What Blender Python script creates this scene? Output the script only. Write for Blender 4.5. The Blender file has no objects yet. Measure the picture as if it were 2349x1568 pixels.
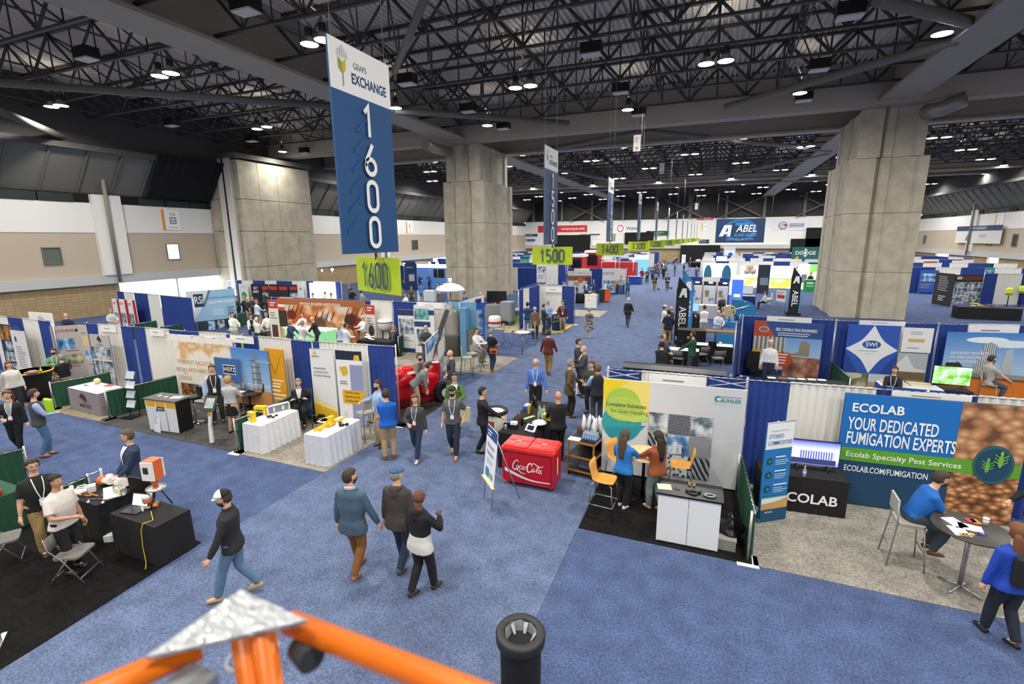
import bpy, bmesh, math, random
from mathutils import Vector, Matrix
import numpy as np
random.seed(7)
SC = bpy.context.scene
COL = SC.collection
PI = math.pi
# ---------------------------------------------------------------- camera
FPX, CX, CY, CAMZ = 1120.0, 1174.5, 784.0, 5.40          # focal length and centre for the 2349 x 1568 frame
YAW, PITCH, ROLL = math.radians(-22.0), math.radians(12.0), math.radians(-0.5)
def _axes():
    cy, sy, cp, sp = math.cos(YAW), math.sin(YAW), math.cos(PITCH), math.sin(PITCH)
    f = Vector((sy*cp, cy*cp, -sp)); r = Vector((cy, -sy, 0)); u = r.cross(f)
    c, s = math.cos(ROLL), math.sin(ROLL)
    return c*r+s*u, -s*r+c*u, f
AR, AU, AF = _axes()
cam = bpy.data.cameras.new('camera'); camo = bpy.data.objects.new('camera', cam); COL.objects.link(camo)
cam.lens = FPX/2349*36; cam.sensor_width = 36; cam.clip_start = 0.05; cam.clip_end = 400
camo.matrix_world = Matrix(((AR.x, AU.x, -AF.x, 0), (AR.y, AU.y, -AF.y, 0), (AR.z, AU.z, -AF.z, CAMZ), (0, 0, 0, 1)))
cam.dof.use_dof = True; cam.dof.focus_distance = 13.0; cam.dof.aperture_fstop = 2.4
SC.camera = camo
def at(px, py, z=0.0):
    """the place at height z that a point measured in the photograph stands for"""
    d = AR*((px-CX)/FPX) - AU*((py-CY)/FPX) + AF
    return Vector((0, 0, CAMZ)) + d*((z-CAMZ)/d.z)
def atY(px, py, Y):
    d = AR*((px-CX)/FPX) - AU*((py-CY)/FPX) + AF
    return Vector((0, 0, CAMZ)) + d*(Y/d.y)
def atX(px, py, X):
    d = AR*((px-CX)/FPX) - AU*((py-CY)/FPX) + AF
    return Vector((0, 0, CAMZ)) + d*(X/d.x)
# ---------------------------------------------------------------- world, exposure, render settings that are not size or samples
W = bpy.data.worlds.new('world'); SC.world = W; W.use_nodes = True
W.node_tree.nodes['Background'].inputs[0].default_value = (0.92, 0.96, 1.0, 1)
W.node_tree.nodes['Background'].inputs[1].default_value = 3.0
SC.view_settings.view_transform = 'Standard'; SC.view_settings.look = 'None'
SC.view_settings.gamma = 1.0; SC.view_settings.use_curve_mapping = False
SC.view_settings.exposure = 0.80
LAMP_W = 360.0                      # watts of each ceiling lamp position
LAMP_COL = (1.0, 0.965, 0.90)
DECK_FILL = 0.035                     # share of lamp power for the added upward fill on the roof deck
SC.cycles.max_bounces = 6; SC.cycles.diffuse_bounces = 4; SC.cycles.glossy_bounces = 3
SC.cycles.transmission_bounces = 4; SC.cycles.transparent_max_bounces = 6
SC.cycles.use_denoising = True; SC.cycles.sample_clamp_indirect = 6.0
# ---------------------------------------------------------------- helpers: colour and materials
def lin(h):
    if isinstance(h, (tuple, list)): return tuple(h)[:3]
    h = h.lstrip('#'); v = [int(h[i:i+2], 16)/255 for i in (0, 2, 4)]
    return tuple(c/12.92 if c <= .04045 else ((c+.055)/1.055)**2.4 for c in v)
_M = {}
def mat(c, rough=.65, metal=0., noise=0., scale=6., emit=0., bump=0., alpha=1., trans=0.):
    """a procedural material: principled, with optional noise in colour and relief"""
    k = (str(c), rough, metal, noise, scale, emit, bump, alpha, trans)
    if k in _M: return _M[k]
    m = bpy.data.materials.new('surface'); m.use_nodes = True; nt = m.node_tree
    b = nt.nodes['Principled BSDF']; col = lin(c)
    b.inputs['Base Color'].default_value = (*col, 1); b.inputs['Roughness'].default_value = rough
    b.inputs['Metallic'].default_value = metal
    if trans: b.inputs['Transmission Weight'].default_value = trans; b.inputs['IOR'].default_value = 1.3
    if alpha < 1: b.inputs['Alpha'].default_value = alpha
    if emit:
        b.inputs['Emission Color'].default_value = (*col, 1); b.inputs['Emission Strength'].default_value = emit
    if noise or bump:
        tc = nt.nodes.new('ShaderNodeTexCoord'); n = nt.nodes.new('ShaderNodeTexNoise')
        n.inputs['Scale'].default_value = scale; n.inputs['Detail'].default_value = 4
        nt.links.new(tc.outputs['Object'], n.inputs['Vector'])
        if noise:
            r = nt.nodes.new('ShaderNodeMapRange'); r.inputs[1].default_value = .3; r.inputs[2].default_value = .7
            r.inputs[3].default_value = 1-noise; r.inputs[4].default_value = 1+noise
            nt.links.new(n.outputs['Fac'], r.inputs[0])
            mx = nt.nodes.new('ShaderNodeMix'); mx.data_type = 'RGBA'; mx.blend_type = 'MULTIPLY'
            mx.inputs[0].default_value = 1; mx.inputs[6].default_value = (*col, 1)
            nt.links.new(r.outputs[0], mx.inputs[7]); nt.links.new(mx.outputs[2], b.inputs['Base Color'])
        if bump:
            bp = nt.nodes.new('ShaderNodeBump'); bp.inputs['Strength'].default_value = bump; bp.inputs['Distance'].default_value = .02
            nt.links.new(n.outputs['Fac'], bp.inputs['Height']); nt.links.new(bp.outputs[0], b.inputs['Normal'])
    _M[k] = m
    return m
def ramp_mat(key, tex, stops, scale=5., rough=.6, emit=0., vscale=(1, 1, 1), interp='LINEAR', **kw):
    """a printed picture: a texture node through a colour ramp"""
    k = ('ramp', key)
    if k in _M: return _M[k]
    m = bpy.data.materials.new('print'); m.use_nodes = True; nt = m.node_tree; b = nt.nodes['Principled BSDF']
    tc = nt.nodes.new('ShaderNodeTexCoord'); mp = nt.nodes.new('ShaderNodeMapping'); mp.inputs['Scale'].default_value = vscale
    if 'rot' in kw: mp.inputs['Rotation'].default_value = kw['rot']
    if 'loc' in kw: mp.inputs['Location'].default_value = kw['loc']
    t = nt.nodes.new('ShaderNodeTex'+tex)
    nt.links.new(tc.outputs['Object'], mp.inputs[0]); nt.links.new(mp.outputs[0], t.inputs['Vector'])
    if 'Scale' in t.inputs: t.inputs['Scale'].default_value = scale
    if tex == 'Noise': t.inputs['Detail'].default_value = kw.get('detail', 3)
    if tex == 'Wave' and 'dist' in kw: t.inputs['Distortion'].default_value = kw['dist']
    cr = nt.nodes.new('ShaderNodeValToRGB'); cr.color_ramp.interpolation = interp
    while len(cr.color_ramp.elements) < len(stops): cr.color_ramp.elements.new(.5)
    for e, (p, c) in zip(cr.color_ramp.elements, stops): e.position = p; e.color = (*lin(c), 1)
    o = t.outputs['Distance'] if tex == 'Voronoi' else (t.outputs['Fac'] if 'Fac' in t.outputs else t.outputs[0])
    if tex == 'Gradient': o = t.outputs['Fac']
    nt.links.new(o, cr.inputs[0]); nt.links.new(cr.outputs[0], b.inputs['Base Color']); b.inputs['Roughness'].default_value = rough
    if emit:
        nt.links.new(cr.outputs[0], b.inputs['Emission Color']); b.inputs['Emission Strength'].default_value = emit
    _M[k] = m
    return m
# ---------------------------------------------------------------- helpers: meshes
class MB:
    """collects shapes of ONE piece; obj() links them as one mesh object"""
    def __init__(s): s.v = []; s.f = []; s.mi = []; s.sm = []; s.cur = 0
    def add(s, vs, fs, smooth=False):
        o = len(s.v); s.v += [tuple(v) for v in vs]
        for f in fs: s.f.append(tuple(i+o for i in f)); s.mi.append(s.cur); s.sm.append(smooth)
        return s
    def box(s, c, d, rz=0., m=None):
        x, y, z = d[0]/2, d[1]/2, d[2]/2
        vs = [Vector((a*x, b*y, e*z)) for e in (-1, 1) for b in (-1, 1) for a in (-1, 1)]
        if rz: R = Matrix.Rotation(rz, 3, 'Z'); vs = [R@v for v in vs]
        if m is not None: vs = [m@v for v in vs]
        vs = [v+Vector(c) for v in vs]
        return s.add(vs, [(0, 2, 3, 1), (4, 5, 7, 6), (0, 1, 5, 4), (2, 6, 7, 3), (0, 4, 6, 2), (1, 3, 7, 5)])
    def bb(s, lo, hi):
        return s.box([(a+b)/2 for a, b in zip(lo, hi)], [abs(b-a) for a, b in zip(lo, hi)])
    def rbox(s, c, d, r, seg=3, rz=0.):
        """box with its vertical edges rounded"""
        x, y = d[0]/2-r, d[1]/2-r; P = []
        for qx, qy, a0 in ((1, 1, 0), (-1, 1, PI/2), (-1, -1, PI), (1, -1, 1.5*PI)):
            for k in range(seg+1):
                a = a0+PI/2*k/seg; P.append((qx*x+r*math.cos(a), qy*y+r*math.sin(a)))
        R = Matrix.Rotation(rz, 2)
        P = [R@Vector(p) for p in P]
        return s.prism([(p.x+c[0], p.y+c[1]) for p in P], c[2]-d[2]/2, c[2]+d[2]/2)
    def prism(s, poly, z0, z1, smooth=False):
        n = len(poly); vs = [(x, y, z0) for x, y in poly]+[(x, y, z1) for x, y in poly]
        s.add(vs, [(i, (i+1) % n, n+(i+1) % n, n+i) for i in range(n)], smooth)
        return s.add(vs, [tuple(range(n-1, -1, -1)), tuple(range(n, 2*n))])
    def xprism(s, poly, y0, y1):
        """outline in x,z pushed along y"""
        n = len(poly); vs = [(x, y0, z) for x, z in poly]+[(x, y1, z) for x, z in poly]
        return s.add(vs, [(i, (i+1) % n, n+(i+1) % n, n+i) for i in range(n)]+[tuple(range(n-1, -1, -1)), tuple(range(n, 2*n))])
    def tube(s, pts, r, n=8, cap=True, smooth=True, squash=None):
        pts = [Vector(p) for p in pts]; R = r if isinstance(r, (list, tuple)) else [r]*len(pts)
        vs = []; up = None
        for i, p in enumerate(pts):
            t = (pts[min(i+1, len(pts)-1)]-pts[max(i-1, 0)])
            t = t.normalized() if t.length > 1e-9 else Vector((0, 0, 1))
            if up is None:
                up = Vector((0, 0, 1)) if abs(t.z) < .9 else Vector((0, 1, 0))
            a = (up-t*up.dot(t))
            a = a.normalized() if a.length > 1e-6 else t.orthogonal().normalized()
            up = a; b = t.cross(a)
            rr = R[i]; ra, rb = rr if isinstance(rr, tuple) else (rr, rr)
            for k in range(n):
                q = 2*PI*k/n; vs.append(p+a*(ra*math.cos(q))+b*(rb*math.sin(q)))
        m = len(pts); fs = [(i*n+k, i*n+(k+1) % n, (i+1)*n+(k+1) % n, (i+1)*n+k) for i in range(m-1) for k in range(n)]
        o = len(s.v); s.add(vs, fs, smooth)
        if cap: s.f += [tuple(o+k for k in range(n-1, -1, -1)), tuple(o+(m-1)*n+k for k in range(n))]; s.mi += [s.cur]*2; s.sm += [False]*2
        return s
    def lathe(s, prof, n=16, c=(0, 0, 0), smooth=True, sx=1., sy=1.):
        vs = [(c[0]+r*sx*math.cos(2*PI*k/n), c[1]+r*sy*math.sin(2*PI*k/n), c[2]+z) for r, z in prof for k in range(n)]
        m = len(prof); fs = [(i*n+k, i*n+(k+1) % n, (i+1)*n+(k+1) % n, (i+1)*n+k) for i in range(m-1) for k in range(n)]
        o = len(s.v); s.add(vs, fs, smooth)
        s.f += [tuple(o+k for k in range(n-1, -1, -1)), tuple(o+(m-1)*n+k for k in range(n))]; s.mi += [s.cur]*2; s.sm += [False]*2
        return s
    def ball(s, c, r, n=12, m=8):
        rx, ry, rz = r if isinstance(r, (tuple, list)) else (r, r, r)
        prof = [(max(1e-4, math.sin(PI*i/m)), -math.cos(PI*i/m)) for i in range(m+1)]
        vs = [(c[0]+rx*a*math.cos(2*PI*k/n), c[1]+ry*a*math.sin(2*PI*k/n), c[2]+rz*z) for a, z in prof for k in range(n)]
        return s.add(vs, [(i*n+k, i*n+(k+1) % n, (i+1)*n+(k+1) % n, (i+1)*n+k) for i in range(m) for k in range(n)], True)
    def sheet(s, P, smooth=True):
        """grid of points P[i][j]"""
        h, w = len(P), len(P[0])
        return s.add([p for row in P for p in row], [(i*w+j, i*w+j+1, (i+1)*w+j+1, (i+1)*w+j) for i in range(h-1) for j in range(w-1)], smooth)
    def mesh(s, name='mesh'):
        me = bpy.data.meshes.new(name); me.from_pydata(s.v, [], s.f)
        me.polygons.foreach_set('material_index', s.mi); me.polygons.foreach_set('use_smooth', s.sm)
        me.update(); return me
    def obj(s, name, m, parent=None, loc=None, rz=None):
        return link(name, s.mesh(name), m, parent, loc, rz)
def link(name, me, m, parent=None, loc=None, rz=None):
    if m is not None and not len(me.materials):
        for x in (m if isinstance(m, (list, tuple)) else [m]): me.materials.append(x)
    o = bpy.data.objects.new(name, me); COL.objects.link(o)
    if parent is not None: o.parent = parent
    if loc is not None: o.location = loc
    if rz is not None: o.rotation_euler = (0, 0, rz)
    return o
def tag(o, label, cat=None, group=None, kind=None):
    if label: o['label'] = label
    if cat: o['category'] = cat
    if group: o['group'] = group
    if kind: o['kind'] = kind
    return o
def T(name, label, cat, loc=(0, 0, 0), rz=0., group=None):
    o = bpy.data.objects.new(name, None); COL.objects.link(o); o.location = loc; o.rotation_euler = (0, 0, rz)
    o.empty_display_size = .1
    return tag(o, label, cat, group)
KIDS = {}
def dup(root, loc, rz=0., label=None, group=None, parent=None):
    def cp(o, par):
        c = o.copy(); COL.objects.link(c)
        if par is not None: c.parent = par
        for k in [x for x in o.children]: cp(k, c)
        return c
    r = cp(root, parent); r.location = loc; r.rotation_euler = (0, 0, rz)
    if label: r['label'] = label
    if group: r['group'] = group
    return r
_TX = {}
def text_mesh(body, size, xs=1., bold=0., shear=0., align='CENTER', sp=1., ext=.002):
    """flat lettering standing in the x,z plane, facing -y"""
    k = (body, size, xs, bold, shear, align, sp, ext)
    if k in _TX: return _TX[k]
    cu = bpy.data.curves.new('lettering', 'FONT'); cu.body = body; cu.size = size; cu.offset = bold*size*.45; cu.shear = shear
    cu.align_x = align; cu.align_y = 'CENTER'; cu.space_character = sp; cu.resolution_u = 3; cu.extrude = 0
    ob = bpy.data.objects.new('lettering', cu)
    me = bpy.data.meshes.new_from_object(ob)
    bpy.data.objects.remove(ob); bpy.data.curves.remove(cu)
    for v in me.vertices: x, y, z = v.co; v.co = (x*xs, -ext, y)
    me.update(); me.materials.clear()
    _TX[k] = me
    return me
# ================================================================ the hall
XL, XR, YF, YB = -42.0, 35.0, 113.0, -14.0
def carpet_mat():
    m = bpy.data.materials.new('carpet'); m.use_nodes = True; nt = m.node_tree; b = nt.nodes['Principled BSDF']
    tc = nt.nodes.new('ShaderNodeTexCoord'); cols = []
    def noise(sc, d, lo, hi):
        n = nt.nodes.new('ShaderNodeTexNoise'); n.inputs['Scale'].default_value = sc; n.inputs['Detail'].default_value = d
        nt.links.new(tc.outputs['Object'], n.inputs['Vector'])
        r = nt.nodes.new('ShaderNodeMapRange'); r.inputs[1].default_value = .32; r.inputs[2].default_value = .68
        r.inputs[3].default_value = lo; r.inputs[4].default_value = hi; nt.links.new(n.outputs['Fac'], r.inputs[0]); return r
    a, c = noise(30, 8, .66, 1.34), noise(2.6, 5, .84, 1.16)
    mu = nt.nodes.new('ShaderNodeMath'); mu.operation = 'MULTIPLY'
    nt.links.new(a.outputs[0], mu.inputs[0]); nt.links.new(c.outputs[0], mu.inputs[1])
    mx = nt.nodes.new('ShaderNodeMix'); mx.data_type = 'RGBA'; mx.blend_type = 'MULTIPLY'; mx.inputs[0].default_value = 1
    at_ = nt.nodes.new('ShaderNodeAttribute'); at_.attribute_type = 'OBJECT'; at_.attribute_name = 'tint'
    nt.links.new(at_.outputs['Color'], mx.inputs[6]); nt.links.new(mu.outputs[0], mx.inputs[7])
    nt.links.new(mx.outputs[2], b.inputs['Base Color']); b.inputs['Roughness'].default_value = .95
    b.inputs['Specular IOR Level'].default_value = .1
    return m
CARPET = carpet_mat()
def carpet(name, lo, hi, tint, label=None, z=.012, structure=False, poly=None):
    b = MB()
    if poly: b.prism(poly, 0, z)
    else: b.bb((lo[0], lo[1], 0 if z > .005 else -.1), (hi[0], hi[1], z))
    o = b.obj(name, CARPET); o['tint'] = [*lin(tint)]
    o['kind'] = 'structure'
    if label: o['label'] = label
    return o
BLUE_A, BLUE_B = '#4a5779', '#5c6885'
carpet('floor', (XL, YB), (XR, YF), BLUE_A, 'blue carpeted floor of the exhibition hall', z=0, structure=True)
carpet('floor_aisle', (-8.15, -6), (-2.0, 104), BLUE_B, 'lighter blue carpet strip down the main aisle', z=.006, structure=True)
WHITE, BEIGE, TAN, BANDC = mat('#e4e2dc', .8), mat('#b9ab97', .85), mat('#a58f6d', .9), mat('#b8bab8', .8)
def block_mat():
    m = bpy.data.materials.new('block'); m.use_nodes = True; nt = m.node_tree; b = nt.nodes['Principled BSDF']
    tc = nt.nodes.new('ShaderNodeTexCoord'); mp = nt.nodes.new('ShaderNodeMapping'); mp.inputs['Rotation'].default_value = (PI/2, 0, 0)
    br = nt.nodes.new('ShaderNodeTexBrick'); br.inputs['Scale'].default_value = 1; br.offset = 0
    br.inputs['Color1'].default_value = (*lin('#a8926f'), 1); br.inputs['Color2'].default_value = (*lin('#9d8765'), 1); br.inputs['Mortar'].default_value = (*lin('#857255'), 1)
    br.inputs['Brick Width'].default_value = .4; br.inputs['Row Height'].default_value = .2; br.inputs['Mortar Size'].default_value = .012
    sx = nt.nodes.new('ShaderNodeSeparateXYZ'); cb = nt.nodes.new('ShaderNodeCombineXYZ'); ad = nt.nodes.new('ShaderNodeMath')
    nt.links.new(tc.outputs['Object'], sx.inputs[0]); nt.links.new(sx.outputs[0], ad.inputs[0]); nt.links.new(sx.outputs[1], ad.inputs[1])
    nt.links.new(ad.outputs[0], cb.inputs[0]); nt.links.new(sx.outputs[2], cb.inputs[1]); nt.links.new(cb.outputs[0], br.inputs[0])
    nt.links.new(br.outputs[0], b.inputs['Base Color']); b.inputs['Roughness'].default_value = .9
    return m
BLOCK = block_mat()
GLOUV, DARK = mat('#1c2a25', .6), mat('#0d0d0f', .9)
CONC = mat('#b3ab97', .9, noise=.16, scale=1.3, bump=.15)
DECK, STEEL, GIRD = mat('#cdc4b5', .7, noise=.06, scale=.4), mat('#3d3a35', .6), mat('#9a9285', .7, noise=.05, scale=.5)
def part(parent, name, m, *boxes):
    b = MB()
    for lo, hi in boxes: b.bb(lo, hi)
    return b.obj(name, m, parent)
def struct(name, label=None):
    o = bpy.data.objects.new(name, None); COL.objects.link(o); o['kind'] = 'structure'
    if label: o['label'] = label
    return o
# ---- left wall: block base with an opening to daylight, soffit band, beige and white panels, louvres, sloping panels
def side_wall(name, X, s, y0, y1, openings, pil, wins, label):
    w = struct(name, label); t = .3*s
    ys = [y0]+[v for o in openings for v in o[:2]]+[y1]
    for a, b in zip(ys[0::2], ys[1::2]): part(w, 'block_base', BLOCK, ((X, a, 0), (X+t, b, 2.3)))
    part(w, 'soffit_band', BANDC, ((X-.25*s, y0, 2.3), (X+t, y1, 2.95)))
    part(w, 'middle_panel', BEIGE, ((X, y0, 2.95), (X+t, y1, 6.05)))
    part(w, 'upper_panel', WHITE, ((X-.04*s, y0, 6.05), (X+t, y1, 8.15)))
    for p in pil:
        part(w, 'pilaster', WHITE, ((X-.35*s, p, 2.95), (X+t, p+1.9, 8.75)))
        MB().tube([(X-.55*s, p+.8, 2.4), (X-.55*s, p+.8, 13.3)], .13, 10).obj('drain_pipe', mat('#8e8a80', .6), w)
    part(w, 'louvre_backing', DARK, ((X, y0, 8.15), (X+t, y1, 8.8)))
    for a in np.arange(y0, y1, 2.1):
        if any(p-1.9 < a < p+1.9 for p in pil): continue
        part(w, 'louvre', GLOUV, ((X-.12*s, a, 8.17), (X+t, min(a+2.0, y1), 8.72)))
    for a in np.arange(y0+3.3, y1, 8.4):
        for k in range(4):
            MB().lathe([(.2, 0), (.2, .1), (.13, .1), (.1, .02)], 12).obj('air_nozzle', mat('#15201c', .5), w).matrix_local = Matrix.Translation((X-.14*s, a+k*.5, 8.45))@Matrix.Rotation(-s*PI/2, 4, 'Y')
    # slope above the wall
    n = int((y1-y0)/2.1)
    for k in range(n):
        a = y0+k*(y1-y0)/n; b = a+(y1-y0)/n-.04
        q = MB(); q.add([(X+.2*s, a, 8.75), (X+.2*s, b, 8.75), (X-2.0*s, b, 11.5), (X-2.0*s, a, 11.5), (X+.4*s, a, 8.75), (X+.4*s, b, 8.75), (X-1.8*s, b, 11.6), (X-1.8*s, a, 11.6)],
              [(0, 1, 2, 3), (7, 6, 5, 4), (0, 4, 5, 1), (3, 2, 6, 7), (0, 3, 7, 4), (1, 5, 6, 2)]).obj('slope_panel', mat('#77756c', .8), w)
        q2 = MB(); q2.tube([(X+.1*s, a, 8.8), (X-2.1*s, a, 11.5)], .07, 4, smooth=False).obj('slope_rib', mat('#6a685f', .7), w)
    part(w, 'eave_beam', mat('#5a5852', .8), ((X-2.4*s, y0, 11.45), (X-.2*s, y1, 11.8)))
    part(w, 'eave_closure', mat('#4a4844', .9), ((X-1.9*s, y0, 11.8), (X-1.7*s, y1, 15.6)))
    for y, z0, z1, wd, c in wins:
        part(w, 'window_frame', mat('#6c6a62', .5), ((X-.1*s, y-.06, z0-.06), (X, y+wd+.06, z0)), ((X-.1*s, y-.06, z1), (X, y+wd+.06, z1+.06)), ((X-.1*s, y-.06, z0), (X, y, z1)), ((X-.1*s, y+wd, z0), (X, y+wd+.06, z1)))
        part(w, 'window_pane', mat(c, .1, emit=(9. if c == '#ffffff' else 0)), ((X-.03*s, y, z0), (X+.02*s, y+wd, z1)))
    return w
wl = side_wall('wall_left', XL, -1, YB, YF, [(23.6, 32.2), (58, 61), (70, 75)], [22.6, 56.0], [(19.3, 3.95, 5.0, .95, '#5d6b60'), (27.6, 3.95, 5.1, .9, '#ffffff'), (42.5, 3.9, 5.1, 1.4, '#b98c4d'), (64, 3.9, 5.2, 1.5, '#3c4038'), (78, 3.9, 5.2, 1.5, '#6d6d64')], 'left hall wall with tan block base, beige band and white upper band')
part(wl, 'entrance_post', mat('#d8d8d4', .5), ((XL-.1, 27.9, 0), (XL+.1, 28.05, 2.3)))
wr = side_wall('wall_right', XR, 1, YB, YF, [(84, 87), (99, 104)], [91.0, 58.0], [(80.5, 3.9, 5.3, 1.0, '#4c4e46'), (86.5, 3.9, 5.3, 1.0, '#4c4e46'), (109, 3.9, 5.2, 1.0, '#4c4e46')], 'right hall wall with tan block base, beige band and white upper band')
# black curtain over the glazing above the elevator sign
b = MB(); P = []
for i in range(5):
    P.append([(XL+.5+2.3*i/4+.06*math.sin(j*1.3), 26.3+j*.13, 8.75+3.1*i/4) for j in range(43)])
b.sheet(P); tag(b.obj('blackout_curtain', mat('#08080a', .95)), 'black curtain hung on the slope above the left white wall', 'curtain')
# ---- far wall
wf = struct('wall_far', 'far white end wall of the hall under dark upper glazing')
part(wf, 'block_base', BLOCK, ((XL, YF, 0), (XR, YF+.3, 2.9)))
part(wf, 'soffit_band', BANDC, ((XL, YF-.4, 2.9), (XR, YF+.3, 3.7)))
part(wf, 'upper_panel', mat('#e2e0da', .8), ((XL, YF, 3.7), (XR, YF+.3, 9.1)))
part(wf, 'dark_glazing', mat('#14120f', .5), ((XL, YF+.1, 9.1), (XR, YF+.3, 15.7)))
for k in range(11): part(wf, 'wall_column', mat('#6d6a60', .7), ((XL+7*k+2, YF-.35, 9.1), (XL+7*k+2.5, YF, 13.6)))
for x in (-27, -6, 5, 19):
    for s in (1, -1): MB().tube([(x-4*s, YF-.6, 9.1), (x+4*s, YF-.6, 13.2)], .16, 6).obj('cross_brace', mat('#6d6a60', .7), wf)
part(wf, 'dark_doorway', DARK, ((-34.5, YF-.45, 0), (-26, YF+.02, 6.0)), ((-18.2, YF-.45, 3.9), (-12, YF+.02, 6.4)), ((17, YF-.45, 3.0), (21.5, YF+.02, 6.9)), ((14.5, YF-.45, 2.0), (22, YF+.02, 4.8)))
part(wf, 'curtain_portal', mat('#121318', .9), ((-6.2, YF-.9, 0), (1.6, YF-.5, 3.6)))
for x in (-28.5, -22.2): part(wf, 'window_pane', mat('#8f9a86', .3), ((x, YF-.1, 4.6), (x+1.9, YF+.02, 6.2)), )
wb = struct('wall_back', 'hall wall behind the viewer')
part(wb, 'back_panel', mat('#cfcac0', .85), ((XL, YB-.3, 0), (XR, YB, 15.7)))
# ---- concrete pillars with formwork panels and recessed joints
def pillar(x0, x1, y0, y1, lifts, ztop, inset, ribs, label):
    p = struct('concrete_pillar', label); p.location = ((x0+x1)/2, (y0+y1)/2, 0)
    zs = [0]+lifts+[ztop]
    for i in range(len(zs)-1):
        up = i >= len(zs)-2
        a0, a1, b0, b1 = (x0+inset, x1-inset, y0, y1-inset) if up else (x0, x1, y0, y1)
        ox, oy = p.location.x, p.location.y
        # outline with shallow flutes on each face
        pl = []
        w = a1-a0; d = b1-b0
        for f0, f1, dp in ribs: pl += [(a0+w*f0, b0), (a0+w*f0+.12, b0+dp), (a0+w*f1-.12, b0+dp), (a0+w*f1, b0)]
        pl = [(a0, b0)]+pl+[(a1, b0)]
        for f0, f1 in ((.12, .42), (.58, .9)): pl += [(a1, b0+d*f0), (a1-.1, b0+d*f0+.1), (a1-.1, b0+d*f1-.1), (a1, b0+d*f1)]
        pl += [(a1, b1), (a0, b1)]
        for f0, f1 in ((.9, .58), (.42, .12)): pl += [(a0, b0+d*f0), (a0+.1, b0+d*f0-.1), (a0+.1, b0+d*f1+.1), (a0, b0+d*f1)]
        q = MB(); q.prism([(x-ox, y-oy) for x, y in pl], zs[i]+.012, zs[i+1]-.012); q.obj('concrete_lift', CONC, p)
    q = MB(); q.prism([(x-ox, y-oy) for x, y in ((x0+.25+inset, y0+.6), (x1-.25-inset, y0+.6), (x1-.25-inset, y1-.4-inset), (x0+.25+inset, y1-.4-inset))], 0, ztop); q.obj('core', mat('#4c4a44', .95), p)
    return p
pillar(-21.7, -17.9, 38.3, 44.7, [2.95, 6.7, 10.1], 13.0, .35, [(.12, .30, .2), (.5, .70, .35)], 'massive concrete pillar behind the green 1500 sign')
pillar(7.75, 11.85, 38.3, 44.7, [3.05, 6.75, 10.1], 13.0, .35, [(.34, .42, .3), (.52, .88, .12)], 'massive concrete pillar right of the main aisle beside the green banner')
# ---- left pier of concrete panels
pp = struct('concrete_pier', 'wide concrete panel pier standing against the left wall')
zs = [0, 3.05, 6.2, 8.95, 12.2]
for i in range(4):
    for k in range(4):
        y0 = 32.0+k*2.05
        part(pp, 'concrete_panel', CONC, ((-38.6, y0+.02, zs[i]+.02), (-38.15, y0+2.03, zs[i+1]-.02)))
    for k in range(2): part(pp, 'concrete_panel', CONC, ((-41.9+k*1.65, 31.9, zs[i]+.02), (-40.3+k*1.65, 32.3, zs[i+1]-.02)))
part(pp, 'core', mat('#4c4a44', .95), ((-41.9, 32.1, 0), (-38.4, 40.1, 12.6)))
part(pp, 'door_track', mat('#d9d6cf', .5), ((-40.3, 31.72, .1), (-39.75, 31.95, 12.3)), ((-39.45, 31.72, .1), (-38.85, 31.95, 12.3)))
part(pp, 'door_seam', mat('#0b0c10', .6), ((-39.75, 31.8, .1), (-39.45, 31.95, 12.3)))
part(pp, 'pier_cap', mat('#5e5b54', .8), ((-42, 31.7, 12.3), (-37.9, 40.4, 12.7)))
# ---- roof: ribbed deck, girders, joists, bridging, pipes
b = MB(); xs = []
x = XL-8
while x < XR+4:
    for dx, z in ((0, 15.64), (.11, 15.64), (.15, 15.52), (.26, 15.52)): xs.append((x+dx, z))
    x += .30
rows = [[(x, y, z) for x, z in xs] for y in (YB, YF+.3)]
b.sheet(rows, smooth=False)
ceil = b.obj('ceiling', DECK); tag(ceil, 'ribbed grey steel roof deck high over the hall', kind='structure')
part(ceil, 'roof_cover', DARK, ((XL-8, YB, 15.7), (XR+4, YF+.3, 15.8)))
def ibeam(name, lo, hi, along, m=GIRD):
    b = MB(); (x0, y0, z0), (x1, y1, z1) = lo, hi
    b.bb((x0, y0, z0), (x1, y1, z0+.16)); b.bb((x0, y0, z1-.16), (x1, y1, z1))
    if along == 'y': b.bb(((x0+x1)/2-.35, y0, z0+.1), ((x0+x1)/2+.35, y1, z1-.1))
    else: b.bb((x0, (y0+y1)/2-.25, z0+.1), (x1, (y0+y1)/2+.25, z1-.1))
    return b.obj(name, m, ceil)
for x in (-20.0, 9.6):
    ibeam('roof_girder', (x-1.0, YB, 13.15), (x+1.0, 37.4, 15.5), 'y')
    ibeam('roof_girder', (x-1.0, 45.6, 13.15), (x+1.0, YF, 15.5), 'y')
for y in (37.9, 45.0, 78.0, 84.0): ibeam('roof_girder', (XL-6, y-.55, 13.0), (XR+2, y+.55, 15.5), 'x')
part(ceil, 'girder_face', mat('#aaa294', .7), ((XL-6, 37.3, 13.02), (XR+2, 37.4, 14.2)))
def joist(L, n):
    b = MB(); d = L/n
    b.box((L/2, 0, 13.66), (L, .16, .1)); b.box((L/2, 0, 15.44), (L, .2, .12))
    def rod(p, q, w): b.tube([p, q], w, 4, cap=False, smooth=False)
    for k in range(n):
        x0, xm, x1 = k*d, (k+.5)*d, (k+1)*d
        rod((x0, 0, 15.4), (xm, 0, 13.7), .075); rod((xm, 0, 13.7), (x1, 0, 15.4), .075)
        rod((x0, 0, 15.4), (x0, 0, 13.7), .04); rod((xm, 0, 13.7), (xm, 0, 15.4), .04)
    return b.mesh('roof_joist')
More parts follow.
